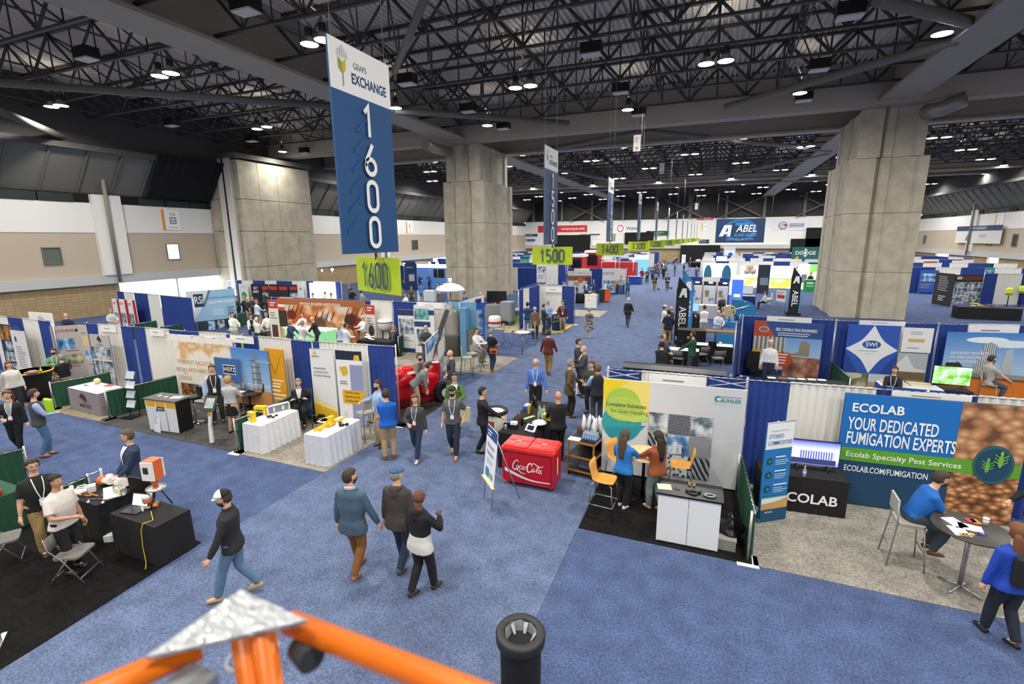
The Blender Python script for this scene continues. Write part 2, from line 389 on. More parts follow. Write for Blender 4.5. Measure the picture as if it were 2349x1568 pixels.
spans = [(XL-7, -20.3, 8), (-19.7, 9.3, 9), (9.9, XR+2, 8)]
JY = [34.8-3.1*k for k in range(0, 10)]+[48.0+3.1*k for k in range(10)]+[87.0+3.1*k for k in range(9)]
for x0, x1, n in spans:
    me = joist(x1-x0, n)
    for y in JY: link('roof_joist', me, STEEL, ceil, (x0, y, 0))
    d = (x1-x0)/n
    for k in range(1, n, 2):
        b = MB(); x = x0+k*d
        for a, c in zip(JY, JY[1:]):
            if abs(a-c) > 3.3: continue
            b.tube([(x, a, 13.7), (x, c, 15.4)], .05, 4, False, False); b.tube([(x, c, 13.7), (x, a, 15.4)], .05, 4, False, False)
            b.tube([(x, a, 13.66), (x, c, 13.66)], .045, 4, False, False)
        b.obj('joist_bridging', STEEL, ceil)
        b = MB(); x = x0+(k+.5)*d
        for a, c in zip(JY, JY[1:]):
            if abs(a-c) > 3.3: continue
            b.tube([(x, a, 13.7), (x+d/2, c, 15.4)], .04, 4, False, False); b.tube([(x, a, 13.7), (x-d/2, c, 15.4)], .04, 4, False, False)
        b.obj('diagonal_bracing', STEEL, ceil)
for a, c, z, r in (((0, 190), (760, 243), 13.25, .2), ((905, 252), (1304, 283), 13.25, .2), ((1665, 245), (2196, 92), 13.25, .2), ((2012, 0), (2223, 51), 13.3, .22),
                 ((985, -30), (905, 165), 13.4, .16), ((0, 255), (240, 352), 12.2, .22), ((1480, 300), (1905, 345), 13.2, .2), ((1250, 345), (1480, 300), 13.2, .2), ((1670, 400), (1900, 350), 13.2, .18), ((1290, 390), (1480, 430), 13.2, .18)):
    MB().tube([at(*a, z), at(*c, z)], r, 8).obj('brace_pipe', mat('#6f6c62', .6), ceil)
# round duct beside the right pillar
q = MB(); q.tube([at(2120, 258, 12.4), at(2165, 248, 12.4), at(2185, 238, 12.6), at(2215, 226, 12.8)], .42, 12)
tag(q.obj('air_duct', mat('#9a968c', .4, .5)), 'round silver air duct bending out above the right concrete pillar', 'duct')
q = MB(); q.tube([at(975, 330, 12.4), at(1000, 340, 12.4), at(1030, 348, 12.4)], .4, 12)
tag(q.obj('air_duct', mat('#9a968c', .4, .5)), 'short round air duct left of the pillar behind the 1500 sign', 'duct')
# ---- high-bay lamps
def make_lamp():
    t = T('hall_lamp', 'ceiling lamp', 'lamp')
    MB().lathe([(.13, .62), (.15, .6), (.15, .32), (.12, .3)], 10).obj('housing', mat('#121214', .5), t)
    MB().lathe([(.12, .34), (.2, .22), (.36, .02), (.37, 0), (.35, 0), (.18, .2), (.1, .3)], 14).obj('reflector', mat('#6f7072', .35, .6), t)
    MB().lathe([(.345, .03), (.35, -.005), (.2, -.03), (.01, -.04)], 14).obj('lens', mat('#f4f8ff', .4, emit=22.), t)
    MB().tube([(0, 0, .6), (0, 0, 1.3)], .015, 5).obj('hanger', STEEL, t)
    return t
lamp0 = make_lamp(); _lamp_used = [False]
def place_lamp(x, y, z, label, group):
    if not _lamp_used[0]:
        _lamp_used[0] = True; lamp0.location = (x, y, z); o = lamp0
    else: o = dup(lamp0, (x, y, z))
    o['label'] = label; o['group'] = group
def lamp_light(x, y, z, k=1.):
    l = bpy.data.lights.new('lamp_light', 'AREA'); l.shape = 'DISK'; l.size = .66; l.energy = LAMP_W*k; l.color = LAMP_COL; l.spread = math.radians(165)
    o = bpy.data.objects.new('lamp_light', l); COL.objects.link(o); o.location = (x, y, z-.06)
    if -5 < y < 75:      # added fill aimed up above each lamp to brighten the roof deck
        u = bpy.data.lights.new('deck_fill_light', 'AREA'); u.shape = 'DISK'; u.size = .3; u.energy = LAMP_W*k*DECK_FILL; u.color = LAMP_COL; u.spread = math.radians(170)
        o = bpy.data.objects.new('deck_fill_light', u); COL.objects.link(o); o.location = (x, y, z+.75); o.rotation_euler = (PI, 0, 0)
near = [[(366, 175), (392, 168)], [(118, 245), (140, 242)], [(710, 102), (742, 92)], [(1182, 202), (1217, 197)], [(1620, 147), (1665, 140)], [(1118, 288)], [(1440, 252)], [(1835, 214)], [(2161, 78)], [(2335, 52)],
        [(309, 340), (321, 337)], [(391, 328), (407, 326)], [(590, 296), (612, 291)], [(495, 370)], [(648, 348)], [(908, 248)], [(2308, 267)]]
where = ['above the beige wall, nearer pair of the left ceiling', 'in the pair farthest left, over the left wall', 'in the pair just left of the tall 1600 banner', 'in the pair right of the tall 1600 banner', 'in the big pair over the main aisle', 'single, in front of the pillar behind the 1500 sign', 'single, in front of the girder left of the main aisle', 'single, in front of the right pillar', 'single and large near the top right corner', 'largest, at the top right edge', 'in the small pair above the left louvres', 'in the second small pair above the left louvres', 'in the pair left of the 1600 banner below the long pipe', 'single, above the concrete pier, left one', 'single, above the concrete pier, right one', 'single, touching the right edge of the 1600 banner', 'single, at the right edge beyond the right pillar']
for pr, wh in zip(near, where):
    ps = [at(x, y, 13.2) for x, y in pr]
    for i, p in enumerate(ps):
        lab = 'round ceiling lamp '+wh
        if len(ps) > 1: lab = ('left ' if i == 0 else 'right ')+'lamp '+wh
        place_lamp(p.x, p.y, 13.2, lab, 'round ceiling lamps')
    m = sum(ps, Vector())/len(ps); lamp_light(m.x, m.y, 13.2, 1. if len(ps) > 1 else .55)
# those over the floor behind and beside the viewer, and the rows running to the far wall
for y in (-9.5, 0., 8.7):
    for x in np.arange(-36, 34, 9.7): lamp_light(x, y, 13.2)
for x in (17.5, 27): lamp_light(x, 17.5, 13.2); lamp_light(x, 26.3, 13.2); lamp_light(x, 34, 13.2, .55)
rowsY = [(46.5, 0, 1), (53, 4.8, 2), (61.5, 0, 2), (70, 4.8, 2), (77, 0, 1), (86.5, 2, 1), (93, 4.8, 2), (99.5, 0, 2), (106, 4.8, 2)]
for y, off, n in rowsY:
    for x in np.arange(-37.0+off, 33, 9.7):
        for i in range(n): place_lamp(x+i*.95, y, 13.2, 'small round lamp among the far ceiling lamps beyond the main girder', 'far ceiling lamps')
        lamp_light(x, y, 13.2, 1. if n > 1 else .6)
# ---- black box fixtures
bx0 = [None]
for i, (x, y) in enumerate([(200, 138), (565, 30), (395, 290), (578, 325), (540, 370), (700, 352), (935, 195), (1075, 258), (1155, 297), (1357, 128), (1424, 215), (1465, 266), (1878, 163), (1843, 233), (1948, 42)]):
    p = at(x, y, 13.2)
    if bx0[0] is None:
        t = T('ceiling_fixture', '', 'light fixture', p, group='black box ceiling fixtures'); bx0[0] = t
        part(t, 'casing', mat('#070708', .5), ((-.45, -.3, .06), (.45, .3, .5)))
        part(t, 'diffuser', mat('#c9c6bd', .5), ((-.42, -.27, 0), (.42, .27, .06)))
    else: t = dup(bx0[0], p)
    t['label'] = 'black box ceiling fixture with pale underside, '+['top left, above the left lamps', 'at the top edge left of the 1600 banner', 'over the left louvres', 'left of the lowest lamp pair', 'above the concrete pier', 'touching the girder left of the 1600 banner', 'just right of the white banner top', 'below the girder pipe', 'beside the lamp in front of the middle pillar', 'highest one over the main aisle', 'over the main aisle, above the single lamp', 'beside the single lamp left of the right pillar', 'upper one near the right pillar', 'directly in front of the right pillar', 'at the top edge right of the main aisle'][i]
# ================================================================ people
WS_ = bpy.data.scenes.new('workshop')      # a scratch scene for fusing lofts, removed at the end
def remesh(mb, vox, smooth=6):
    """fuse overlapping lofts into one continuous surface"""
    me = mb.mesh('tmp'); o = bpy.data.objects.new('tmp', me); WS_.collection.objects.link(o)
    r = o.modifiers.new('r', 'REMESH'); r.mode = 'VOXEL'; r.voxel_size = vox; r.use_smooth_shade = True
    s = o.modifiers.new('s', 'SMOOTH'); s.factor = .5; s.iterations = smooth
    vl = WS_.view_layers[0]; vl.update(); dg = vl.depsgraph; out = bpy.data.meshes.new_from_object(o.evaluated_get(dg))
    bpy.data.objects.remove(o); bpy.data.meshes.remove(me)
    return out
def ik(a, t, l1, l2, pole):
    """middle joint of a two-bone chain"""
    d = t-a; L = min(max(d.length, abs(l1-l2)+.01), (l1+l2)*.998); d = d.normalized() if d.length > 1e-6 else Vector((0, 0, -1))
    x = (l1*l1-l2*l2+L*L)/(2*L); h = math.sqrt(max(0, l1*l1-x*x))
    p = pole-d*pole.dot(d); p = p.normalized() if p.length > 1e-5 else d.orthogonal().normalized()
    return a+d*x+p*h, a+d*L
SKINS = dict(l='#d8a98c', m='#c08f70', d='#6b4431', t='#a97a5a')
HAIRS = dict(b='#3b2a1f', k='#1c1614', g='#8b8680', w='#c9c5bc', y='#b08b52', r='#6b4327', s='#5b4a3a')
ARM = {  # wrist place: out to the side, forward, up (metres for a 1.78 m figure)
    'd': (.27, .03, .83), 'f': (.30, .22, .88), 'b': (.29, -.20, .88), 'h': (.10, .33, 1.10), 'p': (.10, .34, 1.22), 'k': (.24, .06, .94), 't': (.20, .48, 1.02),
    'x': (-.12, .24, 1.20), 'u': (.12, .30, 1.42), 'o': (.52, .28, 1.12), 'n': (.06, .26, .92), 'w': (.34, .12, .84), 's': (.16, .40, .78), 'z': (.10, -.18, 1.0), 'c': (.16, .20, 1.50), 'l': (.22, .58, .80), 'm': (.14, .50, .92)}
def person(label, px=None, py=None, h=1.78, face=0., pos=None, top='#333333', sleeve=None, short=False, vest=None, legs='#22252c', shoe='#2a211c', skin='l', hair='b', style='short', beard=None,
           cap=None, arms='dd', stride=0., sit=None, lean=0., head=0., nod=0., fat=1., lod=None, hem=.82, badge=False, skirt=None, collar=None, vneck=None, tie=None, hood=False, bag=None, glasses=False, group=None, seatz=None, foot=None, dz=0., two=None, pack=None, band=None):
    """one figure: the body is one surface, clothes, hair and shoes are its children"""
    s = h/1.78
    top_z = h if sit is None else h-.93*s+(sit+.0)
    p = Vector(pos) if pos is not None else at(px, py, top_z+dz)
    p.z = dz
    dist = (Vector((p.x, p.y, 0))).length
    if lod is None: lod = 0 if dist < 15 else (1 if dist < 27 else 2)
    vox = (.019, .027, .04)[lod]; nr = (12, 10, 8)[lod]
    th = math.radians(-face); V = Vector
    hipz = .93 if sit is None else sit/s+.07
    lr = Matrix.Rotation(-math.radians(lean), 3, 'X')
    hip = V((0, 0, hipz))
    def up(x, y, z):   # a point of the upper body, leaned about the hips
        return hip+lr@V((x, y, z-.93))
    SH = [up(sx*.172*(.6+.4*fat), -.005, 1.392) for sx in (-1, 1)]
    joints = {}
    for i, sx in enumerate((-1, 1)):
        a = arms[i]; o_, f_, z_ = ARM[a] if isinstance(a, str) else a
        if sit is not None and isinstance(a, str): z_ = z_ - .0
        w = up(sx*o_*(.55+.45*fat), f_, z_) if a not in ('d', 'k') or lean < 5 else hip+V((sx*o_, f_+.5*math.sin(math.radians(lean)), z_-.93))
        pole = V((sx*.5, -.7, -.5)) if f_ < .3 else V((sx*.75, -.2, -.65))
        if a == 'z': pole = V((sx*.8, -.6, 0))
        e, w = ik(SH[i], w, .30, .265, pole); joints[i] = (SH[i], e, w)
    LG = []
    for i, sx in enumerate((-1, 1)):
        hj = hip+V((sx*.092*(.6+.4*fat), 0, 0))
        if sit is None:
            st = stride*(1 if i == 0 else -1)
            an = V((sx*(.105 if stride == 0 else .075), st*.36, .085+(.09*abs(stride) if st < 0 else 0)))
            if stride == 0: an.y += .03*sx
            pole = V((sx*.1, 1, .1))
        else:
            an = V((sx*.12, .40, .085)) if foot is None else V((sx*foot[0], foot[1], foot[2]/s))
            pole = V((sx*.12, .7, 1))
        k, an = ik(hj, an, .435, .425, pole); LG.append((hj, k, an))
    # ---- torso loft: (height, half width, half depth, forward)
    def torso(b, inf, z0, z1, shoulders=True):
        wd = .034 if inf > .01 else 0
        st = [(.68, .175+wd, .125, -.01), (.76, .178+wd, .125, -.01), (.84, .176+wd, .124, -.01), (.92, .172+wd*.6, .124, -.012), (1.00, .160, .115, 0), (1.09, .148*fat, .108*fat, .01), (1.20, .158*fat, .118*fat, .012), (1.31, .172*(.75+.25*fat), .126, .01), (1.385, .160, .112, -.005), (1.43, .128, .092, -.010), (1.465, .088, .076, -.012), (1.50, .064, .064, -.010), (1.53, .058, .06, .0)]
        st = [q for q in st if z0-.05 <= q[0] <= z1+.03]
        vs = []; n = 18
        for z, rx, ry, fy in st:
            zz = max(z0, min(z1, z))
            for k in range(n):
                q = 2*PI*k/n; c, sn = math.cos(q), math.sin(q)
                c = math.copysign(abs(c)**.85, c); sn = math.copysign(abs(sn)**.85, sn)
                g = inf if z < 1.45 else inf*.6
                vs.append(up((rx+g)*c, fy+(ry+g)*sn, zz))
        m = len(st); b.add(vs, [(i*n+k, i*n+(k+1) % n, (i+1)*n+(k+1) % n, (i+1)*n+k) for i in range(m-1) for k in range(n)]+[tuple(range(n-1, -1, -1)), tuple((m-1)*n+k for k in range(n))])
    def limb(b, pts, rad, n=nr): b.tube(pts, rad, n, True, True)
    def arm(b, i, inf, t):     # t: 1 whole arm to the wrist, .45 short sleeve
        S, E, Wr = joints[i]; inn = S+(up(0, 0, 1.40)-S)*.35
        if t < .6: limb(b, [inn, S, S.lerp(E, .35), S.lerp(E, .78)], [.05+inf*.6, .054+inf, .054+inf, .056+inf*1.3])
        else: limb(b, [inn, S, S.lerp(E, .5), E, E.lerp(Wr, .45), E.lerp(Wr, .97 if inf else 1)], [.05+inf*.6, .054+inf, .05+inf, .042+inf, .042+inf, .03+inf*.8])
    def leg(b, i, inf, t=1.):
        a, k, c = LG[i]
        limb(b, [a+V((0, 0, .06)), a.lerp(k, .3), a.lerp(k, .75), k, k.lerp(c, .35), k.lerp(c, .8 if t > .9 else .6), c if t > .9 else k.lerp(c, .62)], [.088+inf, .086+inf, .068+inf, .06+inf, .06+inf, .044+inf*1.2, .04+inf*1.3])
    tops = mat(top, .85, noise=.10, scale=30) if two is None else None
    # ---- body
    b = MB(); torso(b, -.006, .86, 1.53)
    for i in (0, 1): arm(b, i, 0, 1); leg(b, i, 0)
    hb = up(0, .012, 1.585); nd = Matrix.Rotation(math.radians(-nod), 3, 'X'); hy = Matrix.Rotation(math.radians(-head), 3, 'Z')
    limb(b, [up(0, -.012, 1.44), up(0, -.005, 1.52), up(0, .005, 1.60)], [.066, .058, .056])
    for i in (0, 1):
        a = LG[i][2]; fw = V((0, 1, 0)); limb(b, [a, a+fw*.05-V((0, 0, .04)), a+fw*.13-V((0, 0, .055))], [.04, .036, .03])
    body = remesh(b, max(vox, .024), 3)
    # head, hands appended to the same surface
    hb2 = MB()
    def hp(x, y, z): return hb+(hy@(nd@V((x, y, z))))
    nu, nv = (20, 14) if lod < 2 else (12, 9)
    def headpt(u, v, g=0.):
        q = 2*PI*u; ph = PI*v; c, sn = math.sin(q), math.cos(q); r = math.sin(ph); z = -math.cos(ph)
        rx, ry, rz = .074+g, .096+g, .116+g
        x = rx*r*c; y = ry*r*sn; zz = rz*z
        low = max(0, -z)
        x *= 1-.26*low**1.5; y = y*(1-.10*low)+(.012*low if y > 0 else -.012*low*-1)
        if sn > .55 and g < .004:      # the face: brow, sockets, nose, lips, chin
            f = (sn-.55)/.45; wx = abs(x)
            y -= .006*f
            y += .026*math.exp(-((wx/.013)**2)-((zz+.012)/.022)**2)*f
            y += .012*math.exp(-((wx/.010)**2)-((zz-.016)/.022)**2)*f
            y += .007*math.exp(-((zz-.036)/.014)**2)*f
            y -= .009*math.exp(-(((wx-.031)/.015)**2)-((zz-.016)/.012)**2)*f
            y += .006*math.exp(-((wx/.024)**2)-((zz+.050)/.010)**2)*f
            y += .010*math.exp(-((wx/.026)**2)-((zz+.088)/.018)**2)*f
        return x, y, zz+.075
    P = [[hp(*headpt(u/nu, v/nv)) for u in range(nu+1)] for v in range(nv+1)]
    hb2.sheet(P)
    for sx in (-1, 1):
        hb2.cur = 0; hb2.tube([hp(sx*.070, -.008, .052), hp(sx*.083, -.014, .070), hp(sx*.084, -.014, .092), hp(sx*.072, -.006, .104)], [.008, .013, .014, .008], 6)
        if lod < 2:
            hb2.cur = 2; hb2.ball(hp(sx*.031, .0785, .091), .0105, 8, 6)
            hb2.cur = 1; hb2.ball(hp(sx*.031, .0850, .091), .0062, 6, 4)
            hb2.cur = 1 if hair != 'w' else 0; hb2.tube([hp(sx*.016, .090, .108), hp(sx*.032, .091, .112), hp(sx*.047, .080, .107)], .0035, 4)
    if lod < 2: hb2.cur = 3; hb2.tube([hp(-.024, .085, .027), hp(0, .096, .029), hp(.024, .085, .027)], [.003, .0055, .003], 5)
    hb2.cur = 0
    for i, sx in enumerate((-1, 1)):
        S, E, Wr = joints[i]; d = (Wr-E).normalized()
        flat = V((sx, 0, 0))-d*d.x*sx; flat = flat.normalized() if flat.length > .2 else V((0, 0, 1)).cross(d).normalized()
        # palm faces the body when the arm hangs, down when it reaches forward
        if abs(d.z) > .7: sid = V((0, 1, 0))-d*d.y; sid.normalize(); nrm = V((-sx, 0, 0))
        else: sid = V((-sx, 0, 0))-d*d.x*-sx; sid.normalize(); nrm = V((0, 0, -1))
        nrm = (nrm-d*nrm.dot(d)); nrm = nrm.normalized() if nrm.length > .1 else d.orthogonal()
        hb2.tube([Wr-d*.02, Wr+d*.02, Wr+d*.055, Wr+d*.095], [.027, (.024, .034), (.018, .042), (.015, .040)] if False else [.027, .03, .034, .028], 8)
        for k in range(4):
            o = (k-1.5)*.019; L = (.062, .072, .068, .052)[k]; r0 = Wr+d*.085+sid*o*-1
            hb2.tube([r0, r0+d*L*.45+nrm*.006, r0+d*L*.78+nrm*.024, r0+d*L*.92+nrm*.040], [.0105, .0098, .009, .007], 5)
        r0 = Wr+d*.03+sid*.028
        hb2.tube([r0, r0+d*.03+sid*.022, r0+d*.058+sid*.026+nrm*.010, r0+d*.078+sid*.022+nrm*.018], [.014, .0125, .011, .008], 5)
    nb = len(body.vertices); vv = [v.co[:] for v in body.vertices]; ff = [tuple(q.vertices) for q in body.polygons]
    full = MB(); full.add(vv, ff, True); o0 = len(full.v)
    full.v += hb2.v; full.f += [tuple(i+o0 for i in f) for f in hb2.f]; full.mi += hb2.mi; full.sm += hb2.sm
    bpy.data.meshes.remove(body)
    sk = SKINS.get(skin, skin)
    root = full.obj('person', [mat(sk, .6, noise=.04, scale=20), mat('#221a17', .5), mat('#e6e0d8', .3), mat('#9a5a50', .6)])
    root.location = p; root.rotation_euler = (0, 0, th); root.scale = (s, s, s)
    tag(root, label, 'person', group)
    def garment(name, mb, m, sm=5, vx=None):
        me = remesh(mb, vx or vox, sm); return link(name, me, m, root)
    # ---- trousers or skirt
    if skirt:
        zb, flare, c = skirt; b = MB(); n = 20; rows = []
        for k in range(7):
            t = k/6; z = 1.03+(zb-1.03)*t; r = (.155+flare*t, .125+flare*t)
            rows.append([up((r[0]+.012*t*math.sin(8*q))*math.cos(q), (r[1]+.012*t*math.sin(8*q))*math.sin(q), z) for q in [2*PI*j/n for j in range(n+1)]])
        b.sheet(rows); b.obj('skirt', c if not isinstance(c, str) else mat(c, .85), root)
    else:
        b = MB(); torso(b, .004 if sit is None else .006, .86, 1.02)
        for i in (0, 1): leg(b, i, .017)
        b.ball(hip+V((0, -.01, -.02)), (.155, .125, .12), 14, 10)
        garment('trousers', b, mat(legs, .9, noise=.12, scale=25))
        if hem > .9:
            b = MB(); rows = [[up((.166+.0*q)*math.cos(q), -.004+.124*math.sin(q), z) for q in [2*PI*j/20 for j in range(21)]] for z in (.995, 1.03)]
            b.sheet(rows); b.obj('belt', mat('#2b1d14', .6), root)
    # ---- tops
    b = MB(); inf = .014 if hem > .9 else .022
    torso(b, inf, hem, 1.49)
    if vest is None:
        for i in (0, 1): arm(b, i, .013 if short else .015, .45 if short else 1)
    if vest is not None:
        b2 = MB(); torso(b2, .012, .96, 1.49)
        for i in (0, 1): arm(b2, i, .014, .45 if short else 1)
        garment('shirt', b2, mat(vest, .85, noise=.06, scale=30))
    g = garment('vest' if vest else ('dress' if skirt and skirt[2] == top else 'top'), b, tops or two)
    if band:
        b = MB(); torso(b, inf+.003, hem-.004, band[0]); garment('lower_panel', b, mat(band[1], .85))
    # ---- details that lie on the chest
    def chest(x, z, g=.02):
        st = [(.92, .168, .122, -.012), (1.09, .148*fat, .108*fat, .01), (1.20, .158*fat, .118*fat, .012), (1.31, .172, .126, .01), (1.385, .160, .112, -.005), (1.43, .128, .092, -.010), (1.465, .088, .076, -.012), (1.50, .064, .064, -.010)]
        for (z0, a0, d0, f0), (z1, a1, d1, f1) in zip(st, st[1:]):
            if z0 <= z <= z1 or z1 == 1.50:
                t = min(1, max(0, (z-z0)/(z1-z0))); rx, ry, fy = a0+(a1-a0)*t+g, d0+(d1-d0)*t+g, f0+(f1-f0)*t
                return up(x, fy+ry*math.sqrt(max(.02, 1-(x/rx)**2))**.85, z)
    def strip(name, pts, w, m, gap=.032):
        b = MB(); rows = []
        for x, z in pts: rows.append([chest(x-w/2, z, gap), chest(x, z, gap+.003), chest(x+w/2, z, gap)])
        b.sheet(rows); return b.obj(name, m, root)
    if vneck:
        b = MB(); rows = []
        for k in range(7):
            z = 1.10+.38*k/6; w = .012+.075*(k/6)
            rows.append([chest(w*t, z, .031) for t in (-1, -.5, 0, .5, 1)])
        b.sheet(rows); b.obj('shirt_front', mat(vneck, .8), root)
        if tie: strip('tie', [(0, 1.47), (0, 1.40), (0, 1.25), (0, 1.12)], .045, mat(tie, .6), .038)
    if collar:
        b = MB(); rows = [[up((.073+g)*math.cos(q), -.010+(.07+g)*math.sin(q), z-.02*math.sin(q)) for q in [2*PI*j/16 for j in range(17)]] for z, g in ((1.485, .014), (1.525, .002), (1.51, .012))]
        b.sheet(rows); b.obj('collar', mat(collar, .8), root)
    if badge:
        lm = mat('#d9dde2', .6)
        for sx in (-1, 1): strip('lanyard', [(sx*.070, 1.465), (sx*.066, 1.38), (sx*.05, 1.25), (sx*.012, 1.10)], .016, lm)
        b = MB(); c = chest(0, 1.03, .036); bm = Matrix.Rotation(0, 3, 'X')
        b.box(c+V((0, .004, .01)), (.085, .008, .125)); bo = b.obj('badge', mat('#eef0f2', .5), root)
        b = MB(); b.box(c+V((0, .0065, -.036)), (.083, .006, .03)); b.obj('badge_band', mat('#8c2730' if badge is True else badge, .5), bo)
    if hood:
        b = MB(); b.tube([up(sx*.085*math.cos(0), -.03, 1.455) for sx in (-1, 1)], .03, 6)
        q = [up(.10*math.cos(a), -.02+.085*math.sin(a), 1.47+.01*math.cos(a)) for a in [PI*1.02+PI*.96*j/9 for j in range(10)]]
        b.tube(q, [.02, .032, .042, .05, .055, .055, .05, .042, .032, .02], 8); b.ball(up(0, -.12, 1.40), (.09, .045, .085), 10, 8); garment('hood', b, tops or two)
    # ---- shoes
    for i in (0, 1):
        a = LG[i][2]; b = MB(); fl = max(-.0, a.z-.085); sl = -.5 if (stride and ((i == 1) == (stride > 0))) else 0
        pts = [a+V((0, -.055, -.05)), a+V((0, -.02, -.045)), a+V((0, .05, -.048+sl*.02)), a+V((0, .12, -.056+sl*.05)), a+V((0, .165, -.062+sl*.07))]
        b.tube(pts, [(.030, .032), (.042, .040), (.040, .042), (.028, .045), (.018, .032)], 10)
        b.obj('shoe', mat(shoe, .6), root)
    # ---- hair
    hc = mat(HAIRS.get(hair, hair), .7, noise=.2, scale=60)
    def shell(cond, g, name='hair', m=hc):
        b = MB(); idx = {}; fs = []
        for v in range(nv):
            for u in range(nu):
                cu, cv = (u+.5)/nu, (v+.5)/nv
                q = 2*PI*cu; front = math.cos(q); z = -math.cos(PI*cv)
                if cond(front, z):
                    for k in ((u, v), (u+1, v), (u+1, v+1), (u, v+1)):
                        if k not in idx: idx[k] = len(idx)
                    fs.append(tuple(idx[k] for k in ((u, v), (u+1, v), (u+1, v+1), (u, v+1))))
        vs = [hp(*headpt(u/nu, v/nv, g*(1.25 if -math.cos(PI*v/nv) > .3 else 1))) for (u, v) in idx]
        b.add(vs, fs, True)
        me = b.mesh(name); o = link(name, me, m, root)
        sd = o.modifiers.new('thick', 'SOLIDIFY'); sd.thickness = .012; sd.offset = -1
        return o
    if style in ('short', 'long', 'bob', 'curly', 'pony'):
        shell(lambda f, z: z > .62-.0*f or (f < .55 and z > .30+.25*f) or (f < .12 and z > -.12) or (f < -.45 and z > -.42), .013 if style == 'short' else .02)
    elif style == 'balding':
        shell(lambda f, z: (f < .25 and -.15 < z < .55+.1*f) or (f < -.45 and -.42 < z < .6), .010)
    if style in ('long', 'bob', 'pony'):
        b = MB(); bot = {'long': 1.20, 'bob': 1.44, 'pony': 1.25}[style]; w0 = .085 if style != 'pony' else .045
        n = 8; rows = []
        for k in range(n):
            t = k/(n-1); z = 1.70-(1.70-bot)*t; w = w0*(1+.25*math.sin(t*PI))*(1-.35*t**3); y0 = -.055-.035*math.sin(t*PI*.8)-.03*t
            rows.append([hb+(hy@(V((w*math.cos(a), y0-.012+.055*(1-.3*t)*math.sin(a), z-1.60)))) for a in [2*PI*j/12 for j in range(12)]])
        vs = [q for r in rows for q in r]; b.add(vs, [(i*12+j, i*12+(j+1) % 12, (i+1)*12+(j+1) % 12, (i+1)*12+j) for i in range(n-1) for j in range(12)]+[tuple(range(11, -1, -1)), tuple((n-1)*12+j for j in range(12))], True)
        b.obj('hair_length', hc, root)
    if style == 'curly':
        b = MB(); rnd = random.Random(5)
        for k in range(46):
            a = rnd.uniform(0, 2*PI); z = rnd.uniform(-.45, 1); r = math.sqrt(max(.05, 1-z*z)); f = math.cos(a)
            if f > .45 and z < .6: continue
            b.ball(hp(.085*r*math.sin(a), .100*r*f-.01, .082+.118*z), rnd.uniform(.024, .034), 6, 5)
        b.obj('curls', hc, root)
    if beard:
        shell(lambda f, z: f > .30 and z < -.28 and z > -.93, .006, 'beard', mat(HAIRS.get(beard, beard), .8))
    if cap:
        c0, c1 = cap if isinstance(cap, tuple) else (cap, cap)
        cm = shell(lambda f, z: z > .42, .019, 'cap', mat(c1, .8)) if c0 == c1 else shell(lambda f, z: z > .42 and f < .1, .019, 'cap', mat(c1, .8))
        if c0 != c1: shell(lambda f, z: z > .42 and f > -.1, .0195, 'cap_front', mat(c0, .8))
        b = MB(); rows = [[hp(.078*math.sin(a)*(1-.10*t), .078*math.cos(a)+.072*t*(.35+.65*math.cos(a)), .128-.012*t*t) for a in [-1.15+2.3*j/10 for j in range(11)]] for t in (0, .5, 1)]
        b.sheet(rows); br = b.obj('brim', mat(c0, .8), root); sd = br.modifiers.new('thick', 'SOLIDIFY'); sd.thickness = .005
    if glasses and lod < 2:
        b = MB()
        for sx in (-1, 1):
            b.tube([hp(sx*.031+.019*math.cos(a), .100, .090+.015*math.sin(a)) for a in [2*PI*j/10 for j in range(11)]], .0022, 4, False)
            b.tube([hp(sx*.05, .098, .094), hp(sx*.077, .02, .094)], .002, 4)
        b.tube([hp(-.012, .101, .092), hp(.012, .101, .092)], .002, 4)
        b.obj('glasses', mat('#1b1b1d', .4), root)
    if pack:
        b = MB(); b.rbox(up(0, -.20, 1.20), (.30, .15, .42), .05); pk = garment('backpack', b, mat(pack, .8), 4)
        for sx in (-1, 1):
            strip('backpack_strap', [(sx*.115, 1.43), (sx*.125, 1.35), (sx*.125, 1.22)], .035, mat(pack, .8), .03)
    return root
# ================================================================ exhibition furniture
def V2(p): return Vector((p[0], p[1], 0))
def ang(p0, p1): return math.atan2(p1[1]-p0[1], p1[0]-p0[0])
CB, CW, CG = mat('#203c88', .85, noise=.05, scale=8), mat('#e3e1da', .85), mat('#1d4a33', .85, noise=.06, scale=8)
CK = mat('#121214', .9, noise=.1, scale=10)
ALU, CHROME, PLW = mat('#b9bcbf', .35, .8), mat('#d0d3d6', .15, 1.), mat('#d9d7d0', .6)
DCOL = {'b': CB, 'w': CW, 'g': CG, 'k': CK}
def wavy(w, z0, z1, m, name, parent, x0=0., amp=.028, lam=.15, ny=3, sway=0.):
    b = MB(); n = max(6, int(w/lam*4)); P = []; rnd = random.Random(int(w*1000)+int(x0*100))
    ph = [rnd.uniform(-.5, .5) for _ in range(n+1)]
    for i in range(ny):
        t = i/(ny-1); P.append([(x0+w*j/n, amp*(.55+.45*(1-t))*math.sin(2*PI*j/4+ph[j])+sway*(1-t)*math.sin(j*.31), z0+(z1-z0)*t) for j in range(n+1)])
    b.sheet(P)
    for j in range(n+1): pass
    return b.obj(name, m, parent)
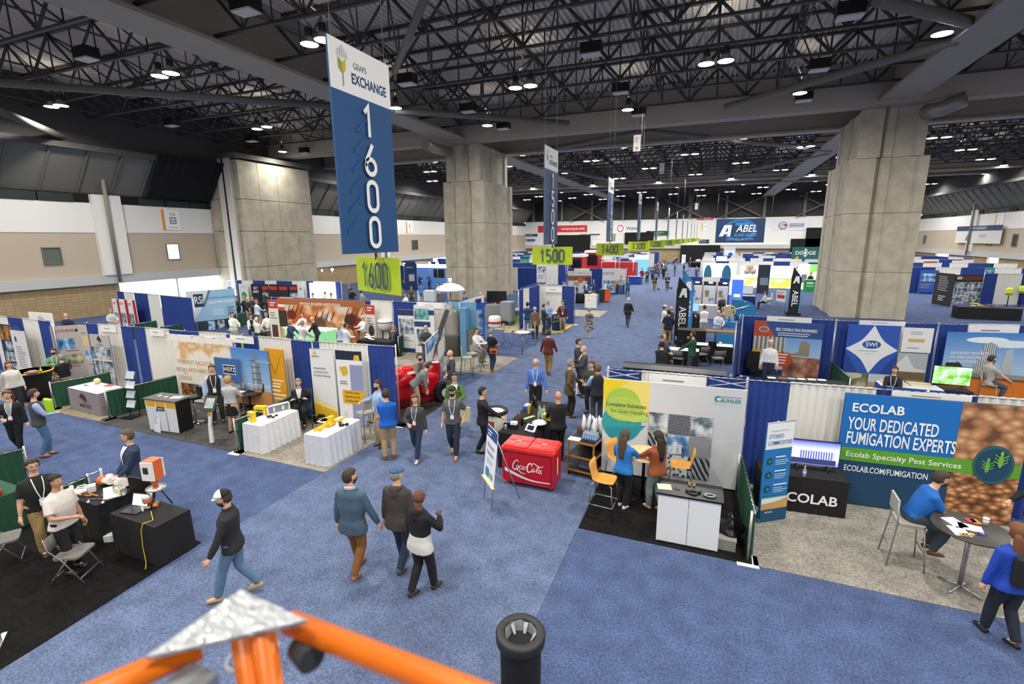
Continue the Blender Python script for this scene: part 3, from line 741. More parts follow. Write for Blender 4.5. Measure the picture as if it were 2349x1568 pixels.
def drape(label, p0, p1, h, cols, name='pipe_and_drape', posts=True, group=None, cat='drape', z0=.05, amp=.028):
    """pipe and drape: p0 to p1 on the floor, cols as 'b1.2 w.9' colour and width"""
    p0, p1 = V2(p0), V2(p1); L = (p1-p0).length
    t = T(name, label, cat, p0, ang(p0, p1), group)
    it = []
    for c in cols.split():
        it.append((c[0], float(c[1:] or 1)))
    tot = sum(w for _, w in it); x = .03; k = (L-.06)/tot
    for c, w in it:
        wavy(w*k-.01, z0, h, DCOL[c], 'drape_panel', t, x, amp); x += w*k
    MB().tube([(0, 0, h-.03), (L, 0, h-.03)], .016, 6).obj('top_rail', ALU, t)
    for xx in ((0, L) if posts else ()):
        MB().tube([(xx, .05, .01), (xx, .05, h+.02)], .022, 8).obj('upright_pole', ALU, t)
        MB().bb((xx-.17, -.12, 0), (xx+.17, .22, .012)).obj('base_plate', PLW, t)
    return t
def gfx(root, w, h, els, y0=0., z0=0., step=.0016):
    """flat print on a panel: els in fractions of its width and height"""
    for i, e in enumerate(els):
        k = e[0]; y = y0-step*(i+1)
        if k == 'r':
            _, a, b_, c, d, col = e[:6]; b = MB(); b.add([(a*w, y, z0+b_*h), (c*w, y, z0+b_*h), (c*w, y, z0+d*h), (a*w, y, z0+d*h)], [(0, 1, 2, 3)])
            o = b.obj('printed_panel', mat(col, .6) if isinstance(col, str) else col, root)
        elif k == 'p':
            b = MB(); b.add([(x*w, y, z0+z*h) for x, z in e[1]], [tuple(range(len(e[1])))]); o = b.obj('printed_shape', mat(e[2], .6) if isinstance(e[2], str) else e[2], root)
        elif k == 'e':
            _, cx, cz, rx, rz, col = e[:6]; n = 28
            b = MB(); b.add([(cx*w+rx*w*math.cos(2*PI*q/n), y, z0+cz*h+rz*h*math.sin(2*PI*q/n)) for q in range(n)], [tuple(range(n))]); o = b.obj('printed_shape', mat(col, .6) if isinstance(col, str) else col, root)
        elif k == 't':
            _, tx, cx, cz, sz, col = e[:6]; kw = e[6] if len(e) > 6 else {}
            me = text_mesh(tx, sz*h, **kw); o = bpy.data.objects.new('lettering', me.copy()); COL.objects.link(o); o.parent = root
            o.data.materials.append(mat(col, .6) if isinstance(col, str) else col); o.location = (cx*w, y, z0+cz*h)
        elif k == 'l':     # lines of small print that cannot be read
            _, x0, z1, x1, n, dz, col = e[:7]; th = e[7] if len(e) > 7 else .45; b = MB(); rnd = random.Random(i)
            for q in range(n):
                za = z1-q*dz; xe = x1-(x1-x0)*rnd.uniform(0, .35); b.add([(x0*w, y, z0+(za-dz*th)*h), (xe*w, y, z0+(za-dz*th)*h), (xe*w, y, z0+za*h), (x0*w, y, z0+za*h)], [(0, 1, 2, 3)])
            o = b.obj('small_print', mat(col, .6), root)
def panel(label, p0, p1, z0, z1, color, els=(), th=.03, name='backdrop', cat='backdrop', feet='none', group=None, lean=0., frame=None):
    """an upright printed board or stretched fabric; p0 is its left foot as seen from the front"""
    p0, p1 = V2(p0), V2(p1); w = (p1-p0).length; h = z1-z0
    t = T(name, label, cat, p0, ang(p0, p1), group)
    if lean: t.rotation_euler = (math.radians(-lean), 0, ang(p0, p1))
    m = mat(color, .6) if isinstance(color, str) else color
    MB().bb((0, 0, z0), (w, th, z1)).obj('board', m, t)
    gfx(t, w, h, els, 0., z0)
    if feet == 'none' and .03 < z0 < .4:
        for x in (.08*w, .92*w): MB().bb((x-.04, -.02, 0), (x+.04, th+.06, z0)).obj('foot_block', ALU, t)
    if feet == 'roll':
        MB().rbox((w/2, .06, .045), (w, .18, .09), .04).obj('cassette', ALU, t); MB().tube([(0, .01, z1), (w, .01, z1)], .014, 6).obj('top_bar', ALU, t)
        MB().tube([(w/2, .08, .05), (w/2, .08, z1)], .012, 6).obj('support_pole', ALU, t)
    elif feet == 'legs':
        for x in (.04, w-.04): MB().bb((x-.03, -.2, 0), (x+.03, .25, .03)).bb((x-.02, .02, 0), (x+.02, .06, z1)).obj('stand', ALU, t)
    elif feet == 'frame':
        for x in np.linspace(.05, w-.05, 4): MB().tube([(x, .12, 0), (x, .12, z1-.02)], .012, 6).obj('frame_tube', ALU, t)
        b = MB(); n = 3; d = w/n
        for k in range(n): b.tube([(k*d, .15, z0+.2), ((k+1)*d, .15, z1-.2)], .01, 5); b.tube([((k+1)*d, .15, z0+.2), (k*d, .15, z1-.2)], .01, 5)
        b.obj('scissor_frame', ALU, t)
    return t
def draped_table(label, c, rz, w, d, h, cloth, skirt=None, pleat=.02, name='draped_table', group=None, els=(), drop=None):
    t = T(name, label, 'table', V2(c), rz, group); m = mat(cloth, .85, noise=.05, scale=12); ms = mat(skirt or cloth, .85, noise=.05, scale=12)
    MB().rbox((0, 0, h-.012), (w, d, .03), .03).obj('table_top', m, t)
    b = MB(); per = []; n = int(2*(w+d)/.045); 
    def pt(s):
        s %= 2*(w+d)
        if s < w: return (-w/2+s, -d/2, 0, -1)
        s -= w
        if s < d: return (w/2, -d/2+s, 1, 0)
        s -= d
        if s < w: return (w/2-s, d/2, 0, 1)
        s -= w; return (-w/2, d/2-s, -1, 0)
    z0 = .02 if drop is None else h-drop
    rows = []
    for z, k in ((h-.005, .15), (h*.6, .8), (z0, 1.2)):
        row = []
        for j in range(n+1):
            x, y, nx, ny = pt(2*(w+d)*j/n); a = pleat*k*(1+math.sin(j*PI/2+(j % 3)*.4))+.004+.02*(h-z)*k*(pleat > .015)
            row.append((x+nx*a, y+ny*a, z))
        rows.append(row)
    b.sheet(rows); b.obj('skirt', ms, t)
    for sx in (-1, 1):
        for sy in (-1, 1): MB().tube([(sx*(w/2-.06), sy*(d/2-.06), 0), (sx*(w/2-.06), sy*(d/2-.06), h-.02)], .014, 6).obj('leg', ALU, t)
    if els:
        g = bpy.data.objects.new('front_print', None); COL.objects.link(g); g.parent = t; g.location = (-w/2, -d/2-.05, 0); gfx(g, w, h, els)
    return t
PROTO = {}
def inst(kind, make, label, pos, rz=0., group=None, scale=None):
    """first of a kind is built, the others are copies of it and its parts"""
    if kind not in PROTO:
        o = make(); PROTO[kind] = o; o.location = pos; o.rotation_euler = (0, 0, rz)
    else: o = dup(PROTO[kind], pos, rz)
    if scale: o.scale = (scale,)*3
    o['label'] = label; o.pop('group', None)
    if group: o['group'] = group
    return o
def R2(d): return -math.radians(d)
# chairs face local +y; heading as for people: 0 is up the aisle, 90 to the right
def mk_folding(seat='#6e6b66', fr='#8d8f92'):
    t = T('folding_chair', '', 'chair'); f = mat(fr, .4, .6); s = mat(seat, .7)
    b = MB(); b.rbox((0, .02, .45), (.42, .40, .035), .06); b.obj('seat', s, t)
    b = MB(); rows = [[(x, -.20-.03*(1-(x/.21)**2)-.10*(z-.6), z) for x in np.linspace(-.21, .21, 7)] for z in (.58, .68, .80)]; b.sheet(rows); o = b.obj('backrest', s, t)
    sd = o.modifiers.new('thick', 'SOLIDIFY'); sd.thickness = .025
    for sx in (-1, 1):
        MB().tube([(sx*.22, .25, .01), (sx*.22, -.02, .45), (sx*.22, -.19, .62), (sx*.21, -.23, .82)], .011, 6).obj('front_leg', f, t)
        MB().tube([(sx*.205, -.27, .01), (sx*.205, .05, .44)], .011, 6).obj('rear_leg', f, t)
    MB().tube([(-.22, .20, .1), (.22, .20, .1)], .009, 6).obj('front_stretcher', f, t); MB().tube([(-.205, -.22, .1), (.205, -.22, .1)], .009, 6).obj('rear_stretcher', f, t)
    return t
def mk_barchair(seat='#a8a49a', fr='#a2a4a6', H=.76):
    t = T('bar_chair', '', 'chair'); f = mat(fr, .35, .7); s = mat(seat, .7)
    MB().rbox((0, 0, H), (.40, .38, .05), .05).obj('seat', s, t)
    b = MB(); b.box((0, -.215, H+.28), (.40, .03, .26)); b.obj('backrest', s, t)
    for sx in (-1, 1):
        MB().tube([(sx*.24, .24, 0), (sx*.18, .17, H-.02)], .012, 6).obj('front_leg', f, t)
        MB().tube([(sx*.24, -.27, 0), (sx*.19, -.19, H), (sx*.19, -.22, H+.38)], .012, 6).obj('rear_leg', f, t)
    for z, k in ((.30, .222), (.30, -.24)): MB().tube([(-.22, k, z), (.22, k, z)], .009, 6).obj('foot_rail', f, t)
    return t
def mk_woodstool():
    t = T('wooden_stool', '', 'stool'); wd = mat('#d79a45', .4, noise=.08, scale=14)
    P = []
    prof = [(.22, .755), (.19, .775), (.08, .77), (-.08, .775), (-.17, .80), (-.215, .88), (-.235, 1.0), (-.26, 1.13)]
    for i, (y, z) in enumerate(prof):
        hw = (.17, .20, .215, .205, .17, .165, .19, .185)[i]; P.append([(hw*k, y+.018*(k*k)*(i > 4), z+.02*k*k*(i < 4)) for k in np.linspace(-1, 1, 9)])
    b = MB(); b.sheet(P); o = b.obj('seat_shell', wd, t); m = o.modifiers.new('thick', 'SOLIDIFY'); m.thickness = .014; m.offset = 0
    for sx in (-1, 1):
        MB().tube([(sx*.10, .10, .765), (sx*.17, .20, .70), (sx*.23, .25, 0)], .011, 8).obj('leg', CHROME, t)
        MB().tube([(sx*.10, -.10, .765), (sx*.17, -.20, .70), (sx*.23, -.25, 0)], .011, 8).obj('leg', CHROME, t)
    b = MB(); q = [(.215, .23), (-.215, .23), (-.215, -.23), (.215, -.23), (.215, .23)]; b.tube([(x, y, .30) for x, y in q], .011, 6); b.obj('foot_ring', CHROME, t)
    return t
def mk_bartable(top='#c9c5ba', rad=.38, H=1.06, colr='#9a9c9f'):
    t = T('bar_table', '', 'table'); f = mat(colr, .3, .7)
    MB().lathe([(rad-.01, H-.03), (rad, H-.02), (rad, H-.005), (rad-.01, H), (.01, H)], 24).obj('table_top', mat(top, .4), t)
    MB().tube([(0, 0, .03), (0, 0, H-.03)], .032, 10).obj('column', f, t)
    for k in range(4): a = PI/4+k*PI/2; MB().tube([(0, 0, .07), (.28*math.cos(a), .28*math.sin(a), .02)], [.03, .016], 6).obj('foot', f, t)
    return t
def mk_blackstool():
    t = T('swivel_stool', '', 'stool'); k = mat('#131315', .5)
    b = MB(); b.rbox((0, 0, .78), (.40, .38, .08), .06); b.obj('seat', k, t)
    b = MB(); b.box((0, -.19, .95), (.40, .05, .30)); b.obj('backrest', k, t)
    MB().tube([(0, 0, .02), (0, 0, .76)], .028, 8).obj('column', CHROME, t)
    MB().lathe([(.23, 0), (.23, .01), (.05, .04), (.03, .05)], 20).obj('base', CHROME, t)
    MB().tube([(.17*math.cos(a), .06+.17*math.sin(a), .34) for a in [2*PI*j/14 for j in range(15)]], .009, 5).obj('foot_ring', CHROME, t)
    return t
def simple(name, label, cat, pos, pieces, rz=0., group=None):
    """pieces: (part name, material, MB)"""
    t = T(name, label, cat, pos, rz, group)
    for n, m, b in pieces: b.obj(n, mat(m, .6) if isinstance(m, str) else m, t)
    return t
def bottle(label, pos, r=.035, h=.26, col='#3a2a12', capc='#c9a23a', lab=None, group=None, clear=False):
    m = mat(col, .15, trans=.6 if clear else 0.)
    ps = [('glass', m, MB().lathe([(r*.96, 0), (r, .01), (r, h*.55), (r*.8, h*.66), (r*.38, h*.78), (r*.36, h*.93), (.001, h*.93)], 12)), ('cap', capc, MB().lathe([(r*.4, h*.92), (r*.4, h), (.001, h)], 10))]
    if lab: ps.append(('paper_label', lab, MB().lathe([(r*1.03, h*.15), (r*1.03, h*.45)], 12)))
    return simple('bottle', label, 'bottle', pos, ps, group=group)
def paper(label, pos, w=.21, d=.28, col='#eceae4', rz=0., name='paper_sheet', th=.006, cat='paper', group=None):
    b = MB(); b.bb((-w/2, -d/2, 0), (w/2, d/2, th)); o = b.obj(name, mat(col, .7)); o.location = pos; o.rotation_euler = (0, 0, rz)
    return tag(o, label, cat, group)
def monitor(label, pos, rz, w, h, screen, name='flat_screen', cat='screen', stand=.12):
    t = T(name, label, cat, pos, rz)
    MB().bb((-w/2, 0, stand), (w/2, .05, stand+h)).obj('casing', mat('#0c0c0e', .4), t)
    MB().bb((-w/2+.012, -.004, stand+.014), (w/2-.012, 0, stand+h-.012)).obj('display', screen, t)
    for sx in (-1, 1): MB().tube([(sx*w*.3, .02, stand+.02), (sx*w*.3, -.08, .01)], .01, 5).tube([(sx*w*.3, .02, stand+.02), (sx*w*.3, .12, .01)], .01, 5).obj('foot', mat('#1a1a1c', .4), t)
    return t
def laptop(label, pos, rz, scr='#c6d4e2'):
    t = T('laptop', label, 'laptop', pos, rz); k = mat('#26262a', .4)
    MB().bb((-.17, -.12, 0), (.17, .12, .018)).obj('keyboard_base', k, t)
    R = Matrix.Rotation(math.radians(-18), 3, 'X'); b = MB(); b.box(Vector((0, .15, .125)), (.34, .012, .23), m=R); b.obj('lid', k, t)
    b = MB(); b.box(Vector((0, .143, .124)), (.31, .008, .20), m=R); b.obj('display', mat(scr, .3, emit=.6), t)
    return t
# ================================================================ hanging signs
def _arc(cx, cz, rx, rz, a0, a1, n=8): return [(cx+rx*math.cos(math.radians(a0+(a1-a0)*k/n)), cz+rz*math.sin(math.radians(a0+(a1-a0)*k/n))) for k in range(n+1)]
def digit(c):
    A = _arc
    return {'0': [A(.5, .74, .40, .21, 180, 0)+A(.5, .26, .40, .21, 0, -180)+[(.10, .74)]], '1': [[(.22, .74), (.55, .95), (.55, .05)]],
            '6': [[(.72, .97), (.16, .46)]+A(.5, .28, .40, .23, 160, -200, 16)], '5': [[(.86, .95), (.16, .95), (.14, .56)]+A(.5, .32, .38, .27, 130, -150, 12)], '4': [[(.62, .95), (.10, .32), (.95, .32)], [(.70, .58), (.70, .05)]],
            '3': [A(.48, .72, .36, .23, 160, -75)+A(.48, .28, .40, .23, 75, -160)], '2': [A(.48, .70, .38, .25, 165, -20)+[(.10, .05), (.92, .05)]], '7': [[(.1, .95), (.9, .95), (.4, .05)]], '8': [A(.5, .72, .34, .22, -90, 270, 14), A(.5, .27, .40, .23, 90, 450, 14)], '9': [A(.5, .72, .40, .23, -20, 340, 16)+[(.84, .54), (.28, .03)]]}[c]
def stroke(b, pts, w, y):
    P = [Vector((x, 0, z)) for x, z in pts]; rows = []
    for i, p in enumerate(P):
        a = (p-P[i-1]).normalized() if i else None; c = (P[i+1]-p).normalized() if i < len(P)-1 else None
        if a is None: a = c
        if c is None: c = a
        t = (a+c).normalized() if (a+c).length > .2 else c; n = Vector((-t.z, 0, t.x)); k = w/2/max(.5, n.dot(Vector((-a.z, 0, a.x))))
        rows.append([p+n*k+Vector((0, y, 0)), p-n*k+Vector((0, y, 0))])
    b.sheet(rows, False)
def digits(root, txt, boxes, th, col):
    """condensed numerals as even strokes; boxes: x0, z0, width, height of each"""
    for c, (x, z, w, h) in zip(txt, boxes):
        b = MB()
        for s in digit(c): stroke(b, [(x+u*w, z+v*h) for u, v in s], th, -.046)
        b.obj('numeral', mat(col, .6), root)
NAVY, LIME = '#1f4f82', '#b5cc25'
def tower(k, num):
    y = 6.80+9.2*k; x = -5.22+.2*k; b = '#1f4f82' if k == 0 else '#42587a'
    p0, p1 = (x, y-.72), (x, y+.72)
    els = [('r', 0, .775, 1, 1, '#f1f0ec')]
    els += [('t', 'EXCHANGE', .62, .850, .066, '#24466f', dict(xs=.80, bold=.06)), ('t', 'GEAPS', .47, .912, .040, '#5d6b7a', dict(xs=.9))]
    for i in range(3):
        z = .862+.017*i
        els += [('p', [(.13, z+.012), (.185, z-.006), (.185, z+.010), (.13, z+.028)], '#8cb52f'), ('p', [(.19, z-.006), (.24, z+.012), (.24, z+.028), (.19, z+.010)], '#e3b51e')]
    els += [('r', .183, .80, .192, .862, '#24466f')]+[('r', .12+.033*i, .925, .126+.033*i, .955+.012*(2-abs(i-2)), '#24466f') for i in range(5)]
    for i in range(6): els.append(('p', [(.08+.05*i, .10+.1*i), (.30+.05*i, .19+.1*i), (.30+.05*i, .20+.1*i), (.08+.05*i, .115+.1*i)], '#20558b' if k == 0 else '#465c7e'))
    lab = ['tall white and blue banner with vertical 1600, nearest over the aisle', 'tall grey-blue banner with vertical 1500 in front of the middle pillar', 'narrow blue banner hanging above the green 1400 sign', 'thin banner seen nearly edge-on above the green 1300 sign', 'very thin banner above the green 1200 sign'][k] if k < 5 else 'thin far banner above the green sign '+['sixth', 'seventh', 'eighth', 'ninth', 'tenth', 'eleventh', 'last'][k-5]+' in the row'
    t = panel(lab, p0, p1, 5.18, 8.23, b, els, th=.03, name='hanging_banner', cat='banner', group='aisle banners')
    digits(t, num, [(.60, 5.18+3.05*(.585-.186*i), .30, .50) for i in range(len(num))], .072, '#f4f3ef')
    for yy in (.1, 1.34): MB().tube([(yy, .015, 8.2), (yy, .015, 15.55)], .006, 4).obj('suspension_wire', mat('#8a8a86', .5), t)
    # the green aisle number under it
    rz = math.radians(-23) if k == 0 else math.radians(4 if k == 1 else -3)
    c = Vector((x-.02, y+.1, 0)); d = Vector((math.cos(rz), math.sin(rz), 0))*.70
    c = c+(Vector((-.03, .02, 0)) if k == 0 else Vector((.0, .1, 0)))
    ordn = ['nearest of the row', 'second of the row', 'third of the row', 'fourth of the row', 'fifth of the row', 'sixth of the row', 'seventh', 'eighth', 'ninth', 'tenth', 'eleventh, near the far end', 'last and farthest'][k]
    t = panel('lime green sign reading '+num+', '+ordn+' of signs' if k > 5 else 'lime green sign reading '+num+', '+ordn, c-d, c+d, 4.50, 5.10, LIME if k != 3 else '#c3d616', [], th=.025, name='aisle_sign', cat='sign', group='green aisle number signs')
    n_ = len(num); digits(t, num, [(.70+(i-n_/2)*.225+.02, 4.58, .185, .44) for i in range(n_)], .05, '#35506b')
    MB().tube([(.70, .01, 5.06), (.70, .0, 5.4)], .02, 5).obj('hook', mat('#2b2b2b', .5), t)
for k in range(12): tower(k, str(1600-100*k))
for i, (x, y, z1, z2) in enumerate([(1462, 330, 309, 347), (1519, 384, 374, 398), (1598, 472, 466, 480)]):
    Y = (30, 44, 80)[i]; a, c = atY(x, z1, Y), atY(x, z2, Y); w = (a.z-c.z)*.45
    t = panel('small white hanging sign with red arrow, '+['nearest one', 'beyond the main girder', 'far down the aisle'][i], (a.x-w/2, Y), (a.x+w/2, Y), c.z, a.z, '#e9e7e2', [('p', [(.3, .25), (.5, .08), (.7, .25)], '#d03a30'), ('l', .2, .85, .8, 3, .12, '#c9877f')], name='hanging_arrow_sign', cat='sign', group='white arrow signs')
    MB().tube([(w/2, .01, a.z), (w/2, .01, 15.55)], .008, 4).obj('suspension_wire', mat('#8a8a86', .5), t)
# ================================================================ wall signs
def wallsign(label, X, y0, y1, z0, z1, icon, side=1):
    p0, p1 = ((X, y0), (X, y1)) if side > 0 else ((X, y1), (X, y0))
    els = [('r', 0, 0, .16, 1, '#e39a25')]
    if icon == 'E': els += [('t', 'ELEVATOR', .58, .13, .10, '#3d4148', dict(xs=.9)), ('r', .42, .30, .78, .62, '#3d4148'), ('r', .46, .34, .74, .58, '#f1f1ee'), ('r', .50, .38, .54, .52, '#3d4148'), ('r', .58, .38, .62, .52, '#3d4148'), ('r', .66, .38, .70, .52, '#3d4148'), ('t', '\u2191\u2193', .6, .76, .2, '#3d4148')]
    elif icon == 'P': els += [('p', [(.55, .35), (.47, .45), (.45, .62), (.52, .8), (.6, .82), (.55, .7), (.53, .6), (.55, .48), (.62, .38)], '#3d4148'), ('l', .4, .2, .75, 1, .1, '#8b8b88')]
    else: els += [('l', .4, .85, .75, 1, .1, '#9b9b98'), ('t', icon, .55, .5, .3, '#55595f'), ('l', .4, .2, .75, 1, .1, '#9b9b98')]
    panel(label, p0, p1, z0, z1, '#f1f1ee', els, name='wall_sign', cat='sign')
SX = XL+.1
wallsign('white ELEVATOR wall sign with orange stripe beside the black curtain', SX, 27.5, 29.0, 6.3, 7.95, 'E')
wallsign('white ELEVATOR wall sign with orange stripe right of the concrete pier', SX, 42.2, 43.9, 6.3, 7.95, 'E')
wallsign('white telephone wall sign right of the 1600 banner', SX, 62.6, 64.4, 6.3, 7.95, 'P')
wallsign('white restroom wall sign left of the middle pillar', SX, 77, 79, 6.3, 7.95, 'i')
wallsign('white numbered sign on the right wall above the lounge', XR-.1, 84.5, 86.5, 6.4, 8.0, '7', -1)
def fsign(label, x0, x1, y0, y1, color, els, name='wall_banner', cat='banner', Y=None):
    Y = Y or YF-.06; a, c = atY(x0, y1, Y), atY(x1, y0, Y)
    return panel(label, (a.x, Y), (c.x, Y), a.z, c.z, color, els, name=name, cat=cat)
t = fsign('dark blue slide gates banner hung before the far wall', 1640, 1757, 500, 556, '#1d3a5f', [('e', .5, .53, .34, .46, '#2a6ea5'), ('e', .5, .52, .27, .37, '#1d3a5f'), ('r', .4, .72, .68, .84, '#2f86c4'), ('r', 0, -.01, 1, .02, '#16304f'),
    ('p', [(.07, .26), (.17, .74), (.33, .74), (.31, .26), (.24, .26), (.25, .36), (.19, .36), (.15, .26)], '#e8ecf0'), ('p', [(.205, .46), (.25, .46), (.25, .62), (.235, .62)], '#1d3a5f'), ('t', 'ABEL', .63, .57, .42, '#eef1f4', dict(xs=.86, bold=.03, shear=.25)), ('t', 'SLIDE GATES', .61, .31, .17, '#62b4e8', dict(xs=.9, bold=.02, shear=.25)), ('t', 'ESSMUELLER.COM', .5, .13, .15, '#7fa6c6', dict(xs=.9, shear=.3))], name='hanging_banner', Y=100)
for x in (.05, 9.): MB().tube([(x, .02, 9.3), (x, .02, 15.55)], .03, 4).obj('suspension_wire', mat('#77746a', .5), t)
fsign('white banner with an oval logo right of the blue slide gates banner', 1771, 1864, 505, 528, '#d9dade', [('e', .27, .5, .12, .42, '#5a616b'), ('e', .27, .53, .10, .33, '#c9cbd0'), ('t', 'CPM', .27, .53, .4, '#a8383a', dict(xs=.9, bold=.02, shear=.2)), ('r', .44, .30, .80, .72, '#6d7488'), ('l', .46, .66, .8, 2, .2, '#c9cbd0')])
fsign('green banner with a white diamond left of the right pillar', 1815, 1881, 566, 594, '#1f5b50', [('p', [(.5, .15), (.62, .52), (.5, .9), (.38, .52)], '#e9efec'), ('t', 'DODGE', .5, .5, .42, '#eef3f1', dict(xs=1., bold=.02)), ('t', 'D', .5, .5, .5, '#1f5b50', dict(xs=1., bold=.03)), ('p', [(.12, 0), (.26, 0), (.26, .22), (.20, .22)], '#e0982e'), ('r', .5, -.25, 1, 0, '#c3cfca')], Y=62, name='hanging_banner')
fsign('red banner reading and improving the world, behind the 1500 banner', 1234, 1347, 516, 533, '#c62b33', [('t', 'and improving the world.', .72, .5, .5, '#f1e6e2', dict(xs=.72, bold=.02))])
fsign('white banner with red ring logo above the 1400 sign', 1390, 1492, 511, 536, '#e6e5e3', [('e', .33, .5, .075, .36, '#d2575a'), ('e', .33, .5, .055, .26, '#e6e5e3'), ('t', 'Webster', .62, .5, .46, '#2d3238', dict(xs=.8, bold=.03))])
fsign('dark green trapezoid banner above the 1300 sign', 1482, 1535, 529, 541, '#1e4a3c', [('r', 0, -.1, 1, .06, '#b5cc25'), ('l', .3, .7, .8, 2, .25, '#93b3a4')])
fsign('white lounge sign with blue top left of the 1500 banner', 1194, 1233, 536, 556, '#e4e3e1', [('r', 0, .68, 1, 1, '#27456f'), ('t', 'EXPO LOUNGE', .5, .84, .2, '#e4e7ea', dict(xs=.7)), ('p', [(.12, .42), (.34, .42), (.28, .1), (.18, .1)], '#c8454a'), ('r', .36, .12, .86, .40, '#4b5fa0')], name='wall_sign', cat='sign')
fsign('white lounge sign with blue top behind the 1400 banner', 1351, 1376, 536, 548, '#e4e3e1', [('r', 0, .72, 1, 1, '#27456f'), ('l', .1, .5, .9, 1, .2, '#8b93a0')], name='wall_sign', cat='sign')
fsign('red emergency exit sign left of the blue slide gates banner', 1598, 1637, 498, 504, '#b3262c', [('t', 'EMERGENCY EXIT', .5, .5, .8, '#f2e3e0', dict(xs=.75))], name='exit_sign', cat='sign')
fsign('small white number 11 sign with orange stripe left of the slide gates banner', 1609, 1622, 513, 529, '#efeeea', [('r', 0, 0, .25, 1, '#e8b04c'), ('t', '11', .65, .6, .5, '#6d6f72')], name='wall_sign', cat='sign')
fsign('dark blue sign over the black curtained doorway', 1603, 1627, 549, 558, '#27374f', [('l', .1, .8, .9, 2, .35, '#7f8da3')], name='wall_sign', cat='sign')
a, c = atX(2130, 520, XR-.4), atX(2222, 556, XR-.4)
panel('EXPO LOUNGE 3 sign on the right wall', (XR-.4, 96.5), (XR-.4, 83.5), 4.2, 6.55, '#d5d5d0', [('r', 0, .70, 1, 1, '#1f3e63'), ('t', 'EXPO LOUNGE 3', .5, .85, .22, '#e7e9ea', dict(xs=1.25, bold=.02)), ('t', 'GEAPS', .62, .38, .24, '#6b7680', dict(xs=1.3)), ('p', [(.24, .12), (.30, .58), (.36, .12)], '#5f7488'), ('r', 0, -.03, 1, .03, '#e2dc9a')], name='wall_sign', cat='sign')
# ================================================================ drape lines of the booth rows
class Line:
    def __init__(s, pts, z=2.44): s.p = pts; s.z = z
    def __call__(s, px, off=0.):
        for (x0, y0), (x1, y1) in zip(s.p, s.p[1:]):
            if px <= x1 or (x1, y1) == s.p[-1]:
                v = at(px, y0+(y1-y0)*(px-x0)/(x1-x0), s.z); return Vector((v.x, v.y-off, 0))
    def sect(s, label, x0, x1, cols, **k):
        """cols: 'b222 w277 b304' colour and the picture column where it ends"""
        it = []; prev = x0; o = []
        for c in cols.split():
            e = float(c[1:]); o.append('%s%.3f' % (c[0], (s(e)-s(prev)).length)); prev = e
        return drape(label, s(x0), s(x1), s.z, ' '.join(o), **k)
RA = Line([(195, 740), (304, 747), (421, 757), (554, 766), (715, 781), (905, 792)])
RA.sect('blue and white drape section behind the grey belting display', 195, 304, 'b222 w277 b304')
RA.sect('blue and white drape section with a header card, left of the cream display', 304, 421, 'b330 w388 b421')
RA.sect('blue and white drape section behind the cream display wall', 421, 554, 'b455 w520 b554')
RA.sect('blue and white drape section behind the orange panel', 554, 715, 'b592 w668 b715')
RA.sect('blue and white drape section behind the linear actuator banners', 715, 905, 'b730 w845 b905')
LA = Line([(-120, 712), (0, 723), (115, 735)])
LA.sect('blue and white drape section at the far left edge', -60, 115, 'b-20 w18 b52 w87 b115')
RB = Line([(621, 680), (783, 685), (847, 688), (1021, 694)])
RB.sect('drape section behind the beetle display', 621, 783, 'b640 w672 b783'); RB.sect('drape section right of the beetle display', 783, 900, 'b847 w898'); RB.sect('drape section behind the manlift display', 900, 1021, 'b955 w1021')
RB2 = Line([(267, 667), (414, 676), (440, 682)])
RB2.sect('drape section behind the red striped posters', 267, 440, 'b286 w313 b350 w383 b440')
SW = Line([(1021, 697), (1105, 683)])
SW.sect('side drape running back from the manlift display', 1021, 1105, 'w1045 b1062 w1080 b1105')
RC = Line([(541, 642), (702, 644), (781, 646)])
RC.sect('far drape section behind the GET SMART posters', 541, 702, 'b553 w579 b607 w634 b670 w702'); RC.sect('far drape section behind the glowing screen', 702, 781, 'b718 w770 b781')
KC = Line([(1237, 653), (1319, 656)])
KC.sect('drape section behind the white lectern of the blue booth', 1237, 1319, 'w1290 b1319')
KS = Line([(1191, 664), (1237, 653)])
KS.sect('side drape of the blue booth in front of the middle pillar', 1191, 1237, 'b1200 w1214 b1237')
GO = Line([(1252, 605), (1298, 605), (1300, 615), (1440, 615), (1474, 604)])
GO.sect('tall drape section with a white panel under the 1500 sign', 1252, 1298, 'w1281 b1298')
drape('drape section behind the white header of the corner counter booth', GO(1302), GO(1438), 2.44, 'b.5 w1.2 b1.0 w1.4 b.4')
RR = Line([(1395, 843), (1716, 868), (2132, 897), (2349, 914), (2460, 922)])
RR.sect('blue and white drape section behind the photo-tile display', 1395, 1716, 'b1471 w1625 b1716')
RR.sect('blue and white drape section behind the stored commodities banner', 1716, 2132, 'b1812 w2015 b2132')
RR.sect('blue and white drape section at the right behind the grain photograph', 2132, 2460, 'b2245 w2380 b2460')
RE = Line([(1705, 722), (1920, 733), (2155, 741), (2349, 744), (2450, 746)])
RE.sect('drape section behind the consulting engineers display', 1705, 1920, 'b1758 w1860 b1920'); RE.sect('drape section behind the white diamond display', 1920, 2155, 'b1970 w2078 b2155'); RE.sect('drape section behind the blue sky tower display', 2155, 2450, 'b2220 w2340 b2450')
a = RE(1705); drape('blue side drape left of the consulting engineers display', (a.x-.25, a.y-1.7), (a.x-.05, a.y), 2.44, 'b1')
